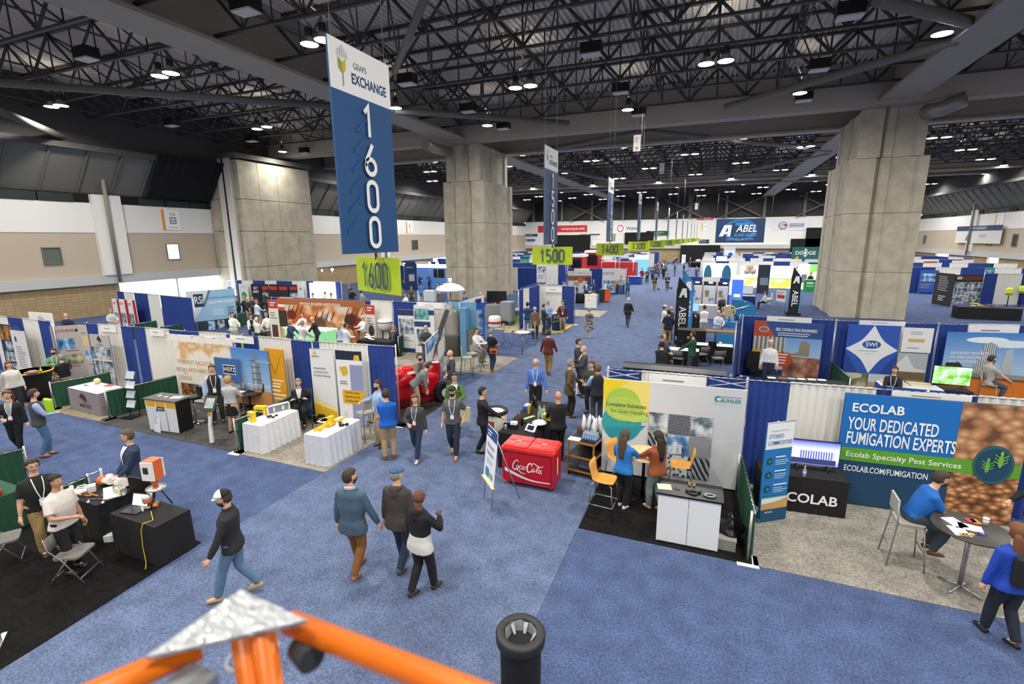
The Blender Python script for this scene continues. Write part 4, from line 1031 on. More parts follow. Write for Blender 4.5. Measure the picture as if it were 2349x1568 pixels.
# low green dividers
def rail(label, a, b, h=.92, c='g'): return drape(label, at(*a, h), at(*b, h), h, c+'1', name='divider_drape', group='low green divider drapes', amp=.02)
rail('low green divider drape left of the grey diamond-logo table', (114, 877), (255, 852)); rail('low green divider drape between the diamond-logo table and the cream display', (241, 896), (419, 857))
rail('low green divider drape beside the white skirted actuator table', (539, 961), (704, 893))
rail('low green divider drape right of the consulting engineers table', (1955, 868), (1903, 822)); rail('low green divider beside the red striped posters', (293, 744), (405, 727)); rail('low green divider in front of the white counter, left', (365, 749), (420, 742))
rail('low green drape right of the grey counter display', (528, 722), (567, 714)); rail('low green divider behind the seated woman with the white blender', (915, 772), (928, 762))
# ================================================================ carpets of the booths
GREYC = '#8f897d'
carpet('floor_carpet', (-11.2, 8.25), (-8.15, 11.2), GREYC, 'pale grey booth carpet under the white skirted actuator tables')
carpet('floor_carpet', (-17.1, 8.3), (-11.22, 11.1), '#4b4947', 'charcoal booth carpet in front of the cream display')
carpet('floor_carpet', (-19.9, 8.4), (-17.12, 11.0), '#8a8069', 'beige booth carpet under the grey diamond-logo table')
carpet('floor_carpet', (-27, 8.4), (-19.95, 10.6), '#7f7a72', 'grey booth carpet at the far left', z=.01)
a, b_, c = at(1322, 1212), at(1702, 1288), at(1398, 1085)
carpet('floor_carpet', (-1.98, 8.2), (1.0, 11.0), '#1b1a19', 'black booth carpet under the wooden stools', z=.014)
carpet('floor_carpet', (1.02, 8.2), (7.4, 11.3), '#8b877e', 'grey booth carpet in front of the fumigation display')
carpet('floor_carpet', None, None, '#171616', 'black booth carpet in the lower left corner', poly=[tuple(at(*p)[:2]) for p in ((462, 1244), (-20, 1550), (-330, 1500), (-200, 1215), (180, 1140))])
a = at(1142, 858)
carpet('floor_carpet', (-15, 17.3), (-7.95, 20.4), GREYC, 'pale grey booth carpet around the manlift display bar tables')
carpet('floor_carpet', (-22.5, 17.0), (-15.02, 19.6), '#8d8a80', 'grey booth carpet in front of the beetle display')
carpet('floor_carpet', (-12, 26.6), (-7.75, 29.8), '#9c9687', 'beige booth carpet with yellow edge in front of the blue booth')
carpet('floor_carpet', (-14, 33.2), (-6.9, 36.2), '#a39d90', 'beige booth carpet under the white counter and orange cabinet')
carpet('floor_carpet', (-1.9, 14.9), (1.3, 17.2), '#8f8c85', 'grey booth carpet under the laptop tables')
carpet('floor_carpet', (1.35, 17.2), (14, 20.4), '#76736d', 'grey booth carpet behind the fumigation drape')
# ================================================================ backdrops, left front row
pho = ramp_mat('pho', 'Noise', [(.3, '#2b3138'), (.45, '#6b7a86'), (.55, '#b9c3c9'), (.7, '#e4e6e6')], scale=4)
phb = ramp_mat('phb', 'Noise', [(.35, '#24466f'), (.5, '#6aa0d2'), (.6, '#cfe0ee'), (.7, '#8a7a5c')], scale=3)
phg = ramp_mat('phg', 'Noise', [(.3, '#4a5238'), (.5, '#8c8a63'), (.65, '#c9c3a8')], scale=3)
phs = ramp_mat('phs', 'Noise', [(.3, '#e9d3b4'), (.5, '#f1e8da'), (.62, '#d9a765'), (.75, '#f4efe8')], scale=1.3)
skyg = ramp_mat('skyg', 'Gradient', [(0, '#d9c9a2'), (.4, '#9fc4e6'), (1, '#3c7cc6')], vscale=(1, 1, .45), rot=(0, PI/2, 0))
t = panel('cream EFFICIENT FACILITIES display wall behind the dark counter', RA(412, .35), RA(552, .35), .05, 2.36, '#e6e0d6', [('r', .05, .42, .98, .9, phs), ('r', 0, .9, 1, 1, '#efece6'), ('t', 'EFFICIENT FACILITIES', .36, .60, .085, '#a89d91', dict(xs=.86)), ('t', 'BEGIN WITH EFFICIENT', .36, .48, .085, '#a89d91', dict(xs=.86)), ('t', 'DESIGN', .16, .36, .085, '#b5aa9e', dict(xs=.86)), ('r', .07, .06, .30, .28, ramp_mat('work', 'Voronoi', [(0, '#c79a2a'), (.4, '#8f4a2a'), (.7, '#3a3a2a')], scale=9)), ('r', .30, .06, .52, .28, phb)], feet='frame')
for i, x in enumerate((.35, 1.5, 2.4)): MB().tube([(x, 0, 2.36), (x, -.35, 2.46)], .012, 5).ball((x, -.38, 2.44), .04).obj('arm_light', mat('#c9c9c6', .4), t)
a, c = RA(556, .5), RA(640, .5)
t = panel('blue panel with a tower photo behind the round table', a, c, .3, 2.12, '#4f83c8', [('r', 0, 0, 1, 1, skyg), ('p', [(.52, .28), (.55, .80), (.60, .80), (.62, .93), (.70, .93), (.72, .80), (.76, .80), (.78, .28)], '#7d8894'), ('p', [(.56, .30), (.58, .76), (.64, .76), (.64, .30)], '#a9b4be'), *[('r', .53, .36+.11*k, .78, .375+.11*k, '#56616d') for k in range(5)], ('r', .0, 0, 1, .28, '#c98a4c'), ('t', 'BUILD A BETTER WAY', .62, .36, .085, '#eef2f6', dict(xs=.8, bold=.02)), ('t', 'WEITZ.COM', .86, .80, .06, '#dce6f0')], feet='legs')
panel('dark blue logo plate left of the tower photo', RA(524, .62), RA(578, .62), 1.05, 1.78, '#3d6aa5', [('r', .34, .3, .86, .72, '#e8ecf0'), ('r', .36, .34, .84, .68, '#14202e'), ('t', 'WEITZ', .6, .51, .26, '#eef2f6', dict(xs=.85, bold=.03))], name='logo_plate', cat='sign', feet='legs')
panel('orange panel with white lines of text beside the tower photo', RA(630, .45), RA(672, .45), .05, 2.2, '#dd9a12', [('p', [(.08, .93), (.5, .62), (.92, .93), (.90, .93), (.5, .65), (.1, .93)], '#8a6a1c'), ('l', .3, .55, .95, 2, .05, '#f2e3bd'), ('l', .12, .46, .98, 3, .06, '#f4e9cc'), ('l', .3, .28, .95, 1, .05, '#f4e9cc')], feet='legs')
panel('white Automation roll-up banner with yellow foot', RA(731, .4), RA(784, .4), .05, 2.3, '#e3e4e6', [('p', [(0, 0), (1, 0), (1, .16), (0, .26)], '#e8b51c'), ('p', [(0, .26), (1, .16), (1, .22), (0, .36)], '#efe0a6'), ('p', [(.12, .93), (.20, .98), (.32, .93)], '#e8b51c'), ('t', 'ANDCO', .24, .90, .032, '#3a3a3a', dict(bold=.02)), ('t', 'Automation', .12, .745, .045, '#3b3d40', dict(align='LEFT', xs=.85)), ('t', 'to Keep Your', .12, .695, .045, '#3b3d40', dict(align='LEFT', xs=.85)), ('t', 'Product Moving', .12, .645, .045, '#3b3d40', dict(align='LEFT', xs=.85)), ('r', .12, .06, .42, .11, '#2b2a1c')], feet='roll', name='roll_up_banner', cat='banner')
panel('white and lilac banner with yellow TRUSTED ACROSS box', RA(789, .4), RA(848, .4), .05, 2.3, '#e9eaec', [('r', 0, .88, 1, 1, '#17233a'), ('p', [(.68, .88), (.72, .95), (.90, .95), (.92, .88)], '#e8b51c'), ('r', .52, 0, 1, .82, '#8f97bd'), ('p', [(.1, .78), (.4, .80), (.45, .70), (.25, .66)], '#d9b03a'), ('l', .1, .60, .4, 2, .03, '#7a7d84'), ('r', .18, .30, 1, .48, '#e0ac1e'), ('t', 'TRUSTED ACROSS', .56, .445, .036, '#3b2f12', dict(xs=.72, bold=.02)), ('t', 'INDUSTRY SECTORS.', .56, .39, .036, '#3b2f12', dict(xs=.66, bold=.02)), ('t', 'SUCCESS BY DESIGN', .56, .335, .036, '#3b2f12', dict(xs=.66, bold=.02))], feet='roll', name='roll_up_banner', cat='banner')
panel('silver banner with black and red diamond on a rack', RA(236, .5), RA(279, .5), .55, 2.15, '#b7b4b0', [('r', 0, 0, 1, .72, pho), ('r', 0, .40, 1, .44, '#d6d3cf'), ('r', .48, 0, .52, .72, '#d6d3cf'), ('p', [(.5, .98), (.62, .88), (.52, .82), (.38, .90)], '#1a1c1e'), ('p', [(.45, .90), (.60, .86), (.60, .82), (.50, .84)], '#b5282e'), ('t', 'MEYER', .5, .765, .07, '#6d6a68', dict(xs=.9))], feet='legs', cat='banner', name='display_banner')
t = panel('grey belting display with belt photos, left half', at(139, 874), at(201, 868), .05, 2.2, '#b5aca8', [('t', 'ALL-STATE BELTING', .48, .905, .062, '#8c2530', dict(xs=.55, bold=.04)), ('e', .93, .905, .05, .03, '#1c1c1c'), ('r', .10, .56, .80, .76, phb), ('r', .38, .28, .98, .46, phg), ('l', .42, .54, .95, 1, .03, '#b54a50'), ('l', .42, .25, .95, 1, .03, '#b54a50'), ('l', .08, .36, .3, 2, .05, '#b54a50')], feet='frame')
t = panel('grey belting display, narrower right half', at(201, 868), at(238, 872), .05, 2.2, '#bdb5b0', [('r', .15, .62, .7, .80, '#d8c08a'), ('r', .12, .34, .8, .52, phb), ('l', .15, .86, .6, 1, .03, '#b54a50'), ('l', .3, .28, .8, 1, .03, '#b54a50'), ('r', .5, .05, .85, .2, '#3f78b0')], feet='frame')
panel('dark blue display with pale photo squares at the far left', LA(20, .4), LA(53, .4), .05, 2.2, '#1c2f55', [('r', .05, .70, .95, .98, ramp_mat('lamp', 'Noise', [(.4, '#1d1712'), (.6, '#c98b2e'), (.75, '#f7e6bd')], scale=2)), ('r', .3, .50, .9, .68, pho), ('r', .1, .3, .95, .48, pho), ('r', .2, .08, .8, .26, pho)], feet='frame')
panel('white house-shaped display with small print at the far left', LA(54, .5), LA(86, .5), .05, 2.05, '#dcd9d6', [('p', [(0, 1), (.5, 1.12), (1, 1)], '#2a4a85'), ('e', .3, .82, .07, .06, '#27456f'), ('l', .2, .68, .85, 9, .05, '#9aa3b5')], feet='legs')
t = T('doorway_frame', 'white header frame over a black doorway curtain at the left', 'partition', at(92, 845), ang(at(92, 845), at(145, 852)))
w = (at(145, 852)-at(92, 845)).length
MB().bb((0, 0, 0), (w*.42, .04, 2.5)).bb((w*.42, 0, 1.95), (w, .04, 2.5)).bb((w*.92, 0, 0), (w, .04, 1.95)).obj('frame_panel', mat('#e4e1dc', .7), t); MB().bb((w*.45, .06, .05), (w*.92, .08, 1.95)).obj('curtain', mat('#0b0b0d', .9), t)
gfx(t, w, 2.5, [('e', .5, .88, .12, .07, '#c9b9b5')])
# header cards on the drapes
def card(label, ln, x0, x1, z0=2.16, z1=2.4, off=.06, n=1):
    panel(label, ln(x0, off), ln(x1, off), z0, z1, '#edecea', [('l', .25, .62, .78, n, .2, '#8a8a8c', .6)], th=.012, name='header_card', cat='sign', group='white header cards')
card('white header card above the grey belting display', RA, 232, 268); card('white header card on the drape with the closed white curtain', RA, 345, 378); card('white header card above the tower photo', RA, 530, 584); card('white header card on the photo-tile display drape', RR, 1490, 1620, 2.1, 2.4)
card('white header card above the fumigation display', RR, 2045, 2228, 2.25, 2.42); card('white header card above the consulting engineers display', RE, 1760, 1862, 2.2, 2.46); card('white header card above the white diamond display', RE, 1972, 2076, 2.3, 2.46); card('white header card above the blue sky tower display', RE, 2222, 2338, 2.0, 2.4)
card('white header card above the manlift display', RB, 958, 1018, 2.15, 2.42); card('white header card on the white panel of the blue booth', KC, 1252, 1290, 2.0, 2.3); card('white header card above the red striped posters', RB2, 320, 348, 2.2, 2.42)
# ================================================================ backdrops, second row
for i, (x0, x1, y0) in enumerate(((289, 301, 684), (303, 320, 684), (322, 338, 684))):
    panel(['first', 'second', 'third'][i]+' red and white striped poster from the left', RB2(x0-2, .8), RB2(x1+2, .8), .1, 2.1, '#eceae8', [('r', .7, 0, 1, 1, '#b3202c'), ('l', .1, .9, .6, 2, .04, '#b3202c'), ('r', .12, .25, .6, .6, pho), ('l', .1, .2, .6, 3, .04, '#b3202c')], feet='legs', cat='banner', name='poster_banner', group='red striped posters')
a = at(440, 765); c = at(548, 752)
t = panel('pale blue bulk processing display with angled grey corner', a, c, .1, 2.5, '#8fb6cf', [('p', [(0, .35), (.0, 1), (.45, 1), (.30, .62), (.12, .30)], '#c9cfd2'), ('p', [(.30, .62), (.45, 1), (.50, 1), (.34, .60)], '#56707f'), ('r', 0, 0, 1, .24, '#26313a'), ('r', .13, .60, .33, .92, '#1e2f45'), ('t', 'RSi', .23, .76, .26, '#dfe4e8', dict(xs=.6, bold=.02)), ('t', 'INDUSTRIAL CONTROL FOR', .70, .80, .07, '#3d6f9a', dict(xs=.75)), ('t', 'BULK PROCESSING', .70, .68, .09, '#eef3f6', dict(xs=.75, bold=.02)), ('r', .48, .34, .72, .52, '#a9c4d2'), ('l', .80, .55, .98, 5, .05, '#5a7890'), ('r', .35, 0, .5, .22, phb), ('r', .55, 0, .7, .22, pho)], feet='none', th=.06)
b = MB()
for z in np.arange(.1, 2.4, .4): b.tube([(-.25, .05, z), (.0, .05, z+.4)], .015, 4); b.tube([(-.25, .05, z+.4), (.0, .05, z)], .01, 4)
b.tube([(-.25, .05, 0), (-.25, .05, 2.5)], .02, 5); b.obj('truss_leg', ALU, t)
bug = ramp_mat('bug', 'Noise', [(.25, '#3c2a20'), (.42, '#b5622c'), (.55, '#dfb489'), (.62, '#c9c7c2'), (.75, '#7a3a1e')], scale=1.1, detail=1)
def beetle(cx, cz, s, col, leg):
    o = [('e', cx, cz, .075*s, .16*s, col), ('e', cx+.085*s, cz-.04*s, .05*s, .12*s, col), ('e', cx-.01*s, cz+.03*s, .055*s, .10*s, leg)]
    for k in range(4):
        x = cx-.06*s+.05*s*k; o += [('p', [(x, cz-.1*s), (x+.03*s, cz-.28*s), (x+.036*s, cz-.28*s), (x+.010*s, cz-.1*s)], leg), ('p', [(x, cz+.1*s), (x+.04*s, cz+.27*s), (x+.046*s, cz+.27*s), (x+.010*s, cz+.1*s)], leg)]
    return o
panel('orange PREVENT MONSTER INFESTATIONS display with giant beetles', RB(646, .3), RB(845, .3), .1, 2.42, '#d9a874', [('r', 0, 0, 1, 1, bug), ('r', 0, .86, 1, 1, '#a5613a'), ('r', .0, .72, .08, .94, '#c44a28'), ('r', .0, .80, .08, .86, '#e8e3da'), ('t', 'PREVENT MONSTER INFESTATIONS', .5, .89, .085, '#f4ead9', dict(xs=.80, bold=.02)), ('r', .0, .35, .1, .72, '#332a2a'), *beetle(.17, .6, 1., '#b3491c', '#5d2410'), *beetle(.50, .42, 1.25, '#8a5a3c', '#4a2d1c'), *beetle(.85, .55, 1.1, '#7d2a16', '#3c1a10')], feet='none')
panel('white poster with red top left of the beetle display', RB(623, .3), RB(645, .3), .1, 2.3, '#dcd6d2', [('r', 0, .80, 1, 1, '#b5402e'), ('l', .2, .95, .8, 2, .06, '#eadfd8'), ('l', .15, .7, .85, 3, .06, '#8d8682'), ('r', .2, .1, .8, .4, '#54342f')], cat='banner', name='poster_banner', feet='legs')
panel('white poster with red top right of the beetle display', RB(846, .35), RB(868, .35), .1, 2.25, '#dcd6d2', [('r', 0, .78, 1, 1, '#b5402e'), ('l', .2, .95, .8, 2, .06, '#eadfd8'), ('l', .15, .7, .85, 3, .06, '#8d8682'), ('e', .55, .4, .3, .14, '#3d4148')], cat='banner', name='poster_banner', feet='legs')
panel('dark blue and white poster with a plant photo, left of the manlift panels', RB(922, .4), RB(958, .4), .05, 2.1, '#e2e3e4', [('r', 0, .86, 1, 1, '#26365a'), ('r', .05, .42, .95, .78, pho), ('l', .1, .35, .9, 3, .04, '#8d929a'), ('r', 0, 0, 1, .08, '#1e3c7c')], cat='banner', name='poster_banner', feet='legs')
panel('white poster with a teal photo and blue bands, manlift booth', RB(960, .45), RB(1006, .45), .05, 2.35, '#e6e6e4', [('r', .02, .70, .75, .93, ramp_mat('teal', 'Noise', [(.3, '#1d5a5c'), (.6, '#7fc0bd')], scale=4)), ('r', .0, .55, .8, .66, '#27406f'), ('r', .1, .14, .7, .5, pho), ('r', .72, .80, 1.0, .9, '#27406f')], cat='banner', name='poster_banner', feet='legs')
p0, p1 = at(982, 905), at(1020, 850)
panel('white board with red letters beside the black MANLIFT arm', p0, (p1.x, p1.y), .05, 1.9, '#d9dcde', [('r', 0, 0, 1, .38, pho), ('t', 'PMI', .52, .60, .34, '#c92430', dict(xs=.62, bold=.03, shear=.2)), ('r', 0, .75, 1, 1, phb)], cat='sign', name='display_board')
q = MB(); d = (p1-p0).normalized(); q.tube([p0+Vector((-.15, -.2, .35)), p1+Vector((.1, .2, 2.5))], .11, 4, True, False)
t = T('manlift_boom', 'black slanting beam with white MANLIFT lettering', 'display'); q.obj('arm_beam', mat('#17181a', .6), t)
a, c = p0+Vector((-.02, -.34, .9)), p1+Vector((.12, .02, 2.35)); me = text_mesh('MANLIFT', .26, bold=.02)
o = link('lettering', me.copy(), mat('#e6e6e4', .6), t); dx = (c-a); L = dx.length; xh = dx.normalized(); yh = Vector((-xh.y, xh.x, 0)).normalized(); o.matrix_local = Matrix((( xh.x, yh.x, xh.cross(yh).x, (a.x+c.x)/2+.14), (xh.y, yh.y, xh.cross(yh).y, (a.y+c.y)/2-.14), (xh.z, 0, xh.cross(yh).z, (a.z+c.z)/2), (0, 0, 0, 1)))
t = T('silo_model', 'tall grey cut-away silo model on a pale blue panel', 'model', at(1055, 815))
MB().bb((-.75, .3, 0), (.75, .36, 2.5)).obj('blue_board', mat('#6fa2c4', .6), t)
MB().lathe([(.42, 0), (.42, .9), (.44, .92), (.44, 1.1), (.42, 1.12), (.42, 1.9), (.2, 2.15), (.05, 2.2)], 20, (-.3, 0, 0)).obj('silo_body', mat('#77746c', .5, .4), t); MB().bb((.18, -.25, 0), (.5, .1, 2.3)).obj('lift_shaft', mat('#5f93b8', .5), t); MB().bb((.5, -.2, .2), (.95, .2, 1.3)).obj('grey_bin', mat('#6d6b67', .6), t)
panel('blue panel with a tower photo right of the silo model', at(1072, 800), at(1112, 790), .05, 2.2, '#2257b5', [('r', .1, .25, .9, .85, phb), ('r', .35, .3, .65, .8, '#b9c7d4')], feet='legs')
b_ = panel('white slanting header board with red text above the manlift booth', at(1055, 708, 2.2), at(1110, 690, 2.2), 2.1, 2.5, '#e8e6e2', [('l', .2, .55, .85, 1, .2, '#c4484a')], name='header_board', cat='sign', th=.04)
for x in (.1, 1.6): MB().tube([(x, .06, 0), (x, .06, 2.2)], .02, 6).obj('support_pole', ALU, b_)
# third row
for i, (x0, x1, c, e) in enumerate([(556, 577, '#d9dcd8', [('e', .5, .55, .3, .16, '#2f9a5c'), ('l', .2, .9, .8, 1, .05, '#b0b0b0')]), (584, 605, '#1b1c20', [('t', 'GET', .5, .85, .13, '#e9e9e9', dict(xs=.8, bold=.03)), ('t', 'SMART', .5, .72, .13, '#e9e9e9', dict(xs=.62, bold=.03)), ('l', .2, .5, .8, 3, .08, '#c0392b')]), (608, 624, '#1f2024', [('r', .1, .8, .9, .92, '#c0392b'), ('r', 0, .3, .9, .7, pho)]), (626, 645, '#2a2424', [('r', .1, .8, .9, .92, '#c0392b'), ('r', 0, .1, 1, .55, pho)]), (646, 668, '#2a2424', [('r', .1, .8, .9, .92, '#c0392b'), ('r', 0, .1, 1, .55, pho)]), (671, 690, '#2b2a2a', [('r', .1, .82, .9, .92, '#c0392b'), ('r', 0, .1, 1, .7, pho)]), (690, 703, '#e2e2e0', [('t', '100', .5, .85, .12, '#222222', dict(xs=.7, bold=.03)), ('r', 0, .1, 1, .45, '#1b1c20')])]):
    panel(['white poster with a green disc in the third row', 'black GET SMART poster', 'narrow black poster right of GET SMART', 'black poster with red tag, left of the red machines', 'black poster with red tag, above the red machines', 'black poster with red tag right of the red machines', 'white and black poster beside the glowing screen'][i], RC(x0, .4), RC(x1, .4), .1, 2.2, c, e, cat='banner', name='poster_banner', feet='legs', group='third row posters')
panel('white glowing screen of the third row with green leaf print', RC(719, .45), RC(770, .45), .1, 2.35, mat('#f4f8f4', .5, emit=1.6), [('e', .25, .35, .1, .08, '#7cc08a'), ('e', .36, .28, .07, .06, '#8fcf9a'), ('e', .42, .42, .05, .05, '#a7d9ae')], name='light_panel', cat='backdrop')
panel('white and blue striped sign left of the green disc poster', at(526, 690), at(545, 690), .3, 1.9, '#e4e6ea', [('r', 0, .45, 1, .62, '#3d5aa8'), ('l', .1, .9, .9, 3, .08, '#9aa6c4')], feet='legs', cat='sign', name='display_sign')
# blue booth in the middle (white counter with white lettering)
panel('dark blue display with orange print in the side of the blue booth', at(1196, 742), at(1232, 722), .2, 2.3, '#1f3f8f', [('r', .55, .48, .95, .62, '#e0602a'), ('r', .6, .68, .9, .9, '#2f7fc0'), ('r', .05, .5, .25, .9, '#c9cdd8'), ('p', [(.3, .1), (.5, .1), (.45, .6), (.36, .6)], '#3a3f4a')], cat='backdrop', feet='legs')
t = simple('counter', 'round blue counter with white top before the maroon shirt', 'counter', at(1279, 756), [('body', '#1d3358', MB().lathe([(.33, .02), (.36, .05), (.36, 1.0), (.33, 1.02)], 24)), ('top', '#f0efec', MB().lathe([(.40, 1.02), (.42, 1.03), (.42, 1.05), (.001, 1.05)], 24)), ('flower_bowl', '#d97a4a', MB().ball((.05, 0, 1.1), (.14, .12, .07)).ball((-.06, .03, 1.1), (.1, .1, .08)))])
g = bpy.data.objects.new('front_print', None); COL.objects.link(g); g.parent = t; g.location = (-.3, -.38, .1); gfx(g, .6, .9, [('t', 'KC', .62, .8, .34, '#e8ecf2', dict(xs=.85, bold=.02)), ('p', [(.2, .5), (.95, .62), (.95, .57), (.2, .44)], '#a9b83a')])
panel('white flip chart board in front of the blue booth drape', at(1237, 735), at(1258, 737), .9, 2.0, '#eff0f0', [('l', .2, .8, .8, 2, .1, '#c5ccd4')], feet='legs', cat='sign', name='flip_chart')
panel('small colour poster on the blue drape behind the maroon shirt', at(1298, 738), at(1313, 738), .4, 1.5, '#8b6a4a', [('r', .1, .5, .9, .95, phg), ('r', .1, .05, .9, .45, '#c9405a')], feet='legs', cat='banner', name='poster_banner')
simple('covered_table', 'rounded table under a black cloth at the blue booth corner', 'table', at(1331, 694), [('cloth', CK, MB().lathe([(.50, .02), (.47, .4), (.44, .74), (.40, .78), (.001, .79)], 20)), ('blue_cap', '#3a6a9c', MB().lathe([(.3, .79), (.22, .86), (.001, .87)], 14))])
for a, c in (((1190, 720), (1300, 756)),):
    pass
b = MB(); b.bb((-11.6, 26.55, .012), (-7.75, 26.75, .03)).bb((-7.95, 26.55, .012), (-7.75, 29.6, .03)); tag(b.obj('floor_edging', mat('#d9b51e', .6)), 'yellow edging strip on the floor of the blue booth', 'edging')
# white counter and orange cabinet
t = simple('counter', 'white curved counter with a small red mark, beige carpet', 'counter', at(1355, 706), [('body', '#e9e8e6', MB().rbox((0, 0, .52), (.95, .5, 1.0), .2, 5)), ('top', '#f4f3f1', MB().rbox((0, 0, 1.035), (1.02, .56, .03), .2, 5)), ('lime_bag', '#d9e02a', MB().ball((.2, 0, 1.1), (.2, .12, .06))), ('orange_leaflet', '#e0752a', MB().bb((-.35, -.1, 1.05), (-.05, .1, 1.07)))])
g = bpy.data.objects.new('front_print', None); COL.objects.link(g); g.parent = t; g.location = (-.4, -.256, .1); gfx(g, .8, .9, [('e', .35, .6, .07, .06, '#d2694f'), ('l', .45, .62, .85, 1, .05, '#a9a4a0')])
t = simple('cabinet', 'dark cabinet with an orange side on the beige carpet', 'cabinet', at(1387, 692), [('dark_front', '#2a2725', MB().bb((-.42, -.3, .08), (.05, .3, 1.05))), ('orange_side', '#e0561e', MB().bb((.05, -.3, .08), (.42, .3, 1.05))), ('top', '#4a4644', MB().bb((-.45, -.32, 1.05), (.45, .32, 1.08))), ('white_cone', '#d5d4d0', MB().lathe([(.22, 1.08), (.2, 1.12), (.1, 1.3), (.08, 1.55), (.001, 1.55)], 12)), ('castor', '#1a1a1a', MB().ball((-.35, -.2, .04), .04).ball((.35, -.2, .04), .04))])
a, c = GO(1384, .4), GO(1438, .4)
panel('white display with coloured photos', a, c, .1, 2.4, '#e5e3df', [('t', 'GORTOR', .24, .80, .15, '#2d5f96', dict(xs=.8, bold=.03)), ('r', .03, .05, .97, .52, phb), ('r', .5, .1, .65, .5, '#e09a3c')], feet='none')
panel('white display with orange product photos left of the coloured photo display', GO(1306, .4), GO(1360, .4), .1, 2.2, '#d9d6d2', [('r', 0, .55, .98, .78, '#8a5a4a'), ('r', .40, .45, .62, .7, '#d9582a'), ('l', .1, .93, .3, 1, .06, '#9a9a9a'), ('l', .45, .93, .6, 1, .06, '#9a9a9a'), ('r', .74, .1, .98, .7, '#3d3f58')], feet='none')
draped_table('long blue skirted counter table in front of the coloured photo display', at(1402, 672), 0, 2.6, .7, .95, '#dfe1e6', '#1f3f8f', group='blue skirted tables')
draped_table('blue skirted counter table right of the two men at the counter', at(1455, 652), 0, 1.5, .7, .95, '#dfe1e6', '#1f3f8f', group='blue skirted tables')
# ================================================================ helpers for measured boxes
def tri(FL, FR, BR):
    a, b, c = at(*FL), at(*FR), at(*BR); w = (b-a).length; d = max(.3, (c-b).length); r = ang(a, b)
    cen = a+(b-a)*.5+Vector((-math.sin(r), math.cos(r), 0))*d/2
    return cen, r, w, d
def loc2(c, r, x, y, z):
    return Vector((c.x+x*math.cos(r)-y*math.sin(r), c.y+x*math.sin(r)+y*math.cos(r), z))
def ribbon(b, pts, w, y=0., sub=5):
    """a pen stroke in the x,z plane through the given points"""
    P = [Vector((p[0], 0, p[1])) for p in pts]; Q = []
    for i in range(len(P)-1):
        p0, p1, p2, p3 = P[max(i-1, 0)], P[i], P[i+1], P[min(i+2, len(P)-1)]
        for k in range(sub):
            t = k/sub; Q.append(.5*((2*p1)+(p2-p0)*t+(2*p0-5*p1+4*p2-p3)*t*t+(3*p1-p0-3*p2+p3)*t**3))
    Q.append(P[-1]); n = len(Q); rows = []
    for i, q in enumerate(Q):
        t = (Q[min(i+1, n-1)]-Q[max(i-1, 0)]).normalized(); nn = Vector((-t.z, 0, t.x)); ww = w*(.45+.55*math.sin(PI*(i+.5)/n))
        rows.append([q+nn*ww/2+Vector((0, y, 0)), q-nn*ww/2+Vector((0, y, 0))])
    b.sheet(rows, False)
# ================================================================ photo-tile booth
brick = ramp_mat('brk', 'Brick', [(0, '#2c3448'), (1, '#d5d8dc')], scale=7, rot=(PI/2, 0, 0))
chev = ramp_mat('chev', 'Wave', [(.45, '#2c3448'), (.55, '#c5c8cc')], scale=9, vscale=(1, 1, 1.6), rot=(0, .8, 0))
oval = ramp_mat('oval', 'Voronoi', [(.32, '#2c3f6e'), (.38, '#d5d8dc')], scale=11)
dia = ramp_mat('dia', 'Wave', [(.3, '#20242c'), (.6, '#9aa2aa')], scale=3, rot=(0, .5, 0), dist=3)
grad = ramp_mat('grad', 'Gradient', [(0, '#e3e4e6'), (1, '#cfd2d6')], vscale=(.4, 1, 1))
els = [('p', [(0, .68), (0, 1), (.345, 1), (.345, .62), (.2, .56)], '#f2e07a'), ('p', [(0, .78), (0, 1), (.2, 1), (.06, .86)], '#f0d820'), ('e', .145, .55, .15, .20, '#3aa7a9'), ('p', [(.02, .48), (.05, .39), (.13, .345), (.22, .38), (.33, .55), (.2, .52), (.1, .5)], '#2f98a2'), ('e', .15, .76, .13, .16, '#a9cf4d'), ('e', .16, .70, .145, .13, '#b9d25a'), ('p', [(0, .70), (.10, .60), (.24, .57), (.345, .60), (.345, .66), (.2, .62), (.08, .66)], '#c3dc6a'),
       ('t', 'Complete Solutions', .172, .74, .056, '#3f5a3a', dict(xs=.88, bold=.02)), ('t', 'for Grain Handling', .20, .675, .056, '#6d7f58', dict(xs=.86)), ('t', 'B\u00dcHLER', .90, .885, .05, '#2a8f92', dict(xs=1.0, bold=.03)), ('e', .815, .895, .022, .025, '#2a8f92'), ('e', .822, .893, .015, .016, '#dddee0'), ('r', .80, .92, .97, .925, '#2a8f92')]
cols = [(.348, .485), (.492, .640), (.647, .795)]; rws = [(.50, .70), (.29, .49), (.06, .28)]
tiles = [[pho, brick, pho], [dia, phb, chev], [pho, oval, dia]]
for j in range(3):
    for i in range(3): els.append(('r', cols[i][0], rws[j][0], cols[i][1], rws[j][1], tiles[j][i]))
els += [('r', .53, .30, .56, .42, '#dfe4ea'), ('r', .565, .30, .595, .40, '#d5dbe2')]
t = panel('white stretched display with yellow-green blob and photo tiles', RR(1394, .42), RR(1713, .42), .06, 2.30, grad, els, th=.04, feet='frame')
w3 = (RR(1713)-RR(1394)).length
for x in (0, .75): MB().tube([(x*w3, .1, 2.30), (x*w3+.75, .2, 2.42)], .012, 5).tube([(x*w3, .2, 2.44), (x*w3+.75, .1, 2.33)], .012, 5).obj('frame_arm', ALU, t)
WS = [((1385, 1100), 95, 'wooden shell bar stool nearest the aisle, with nobody on it'), ((1421, 1052), 120, 'wooden shell bar stool behind the woman with long hair'), ((1562, 1068), 268, 'wooden shell bar stool right of the round table')]
for (x, y), f, l in WS:
    p = at(x, y, .77); inst('wstool', mk_woodstool, l, (p.x, p.y, .014), R2(f), 'wooden shell stools')
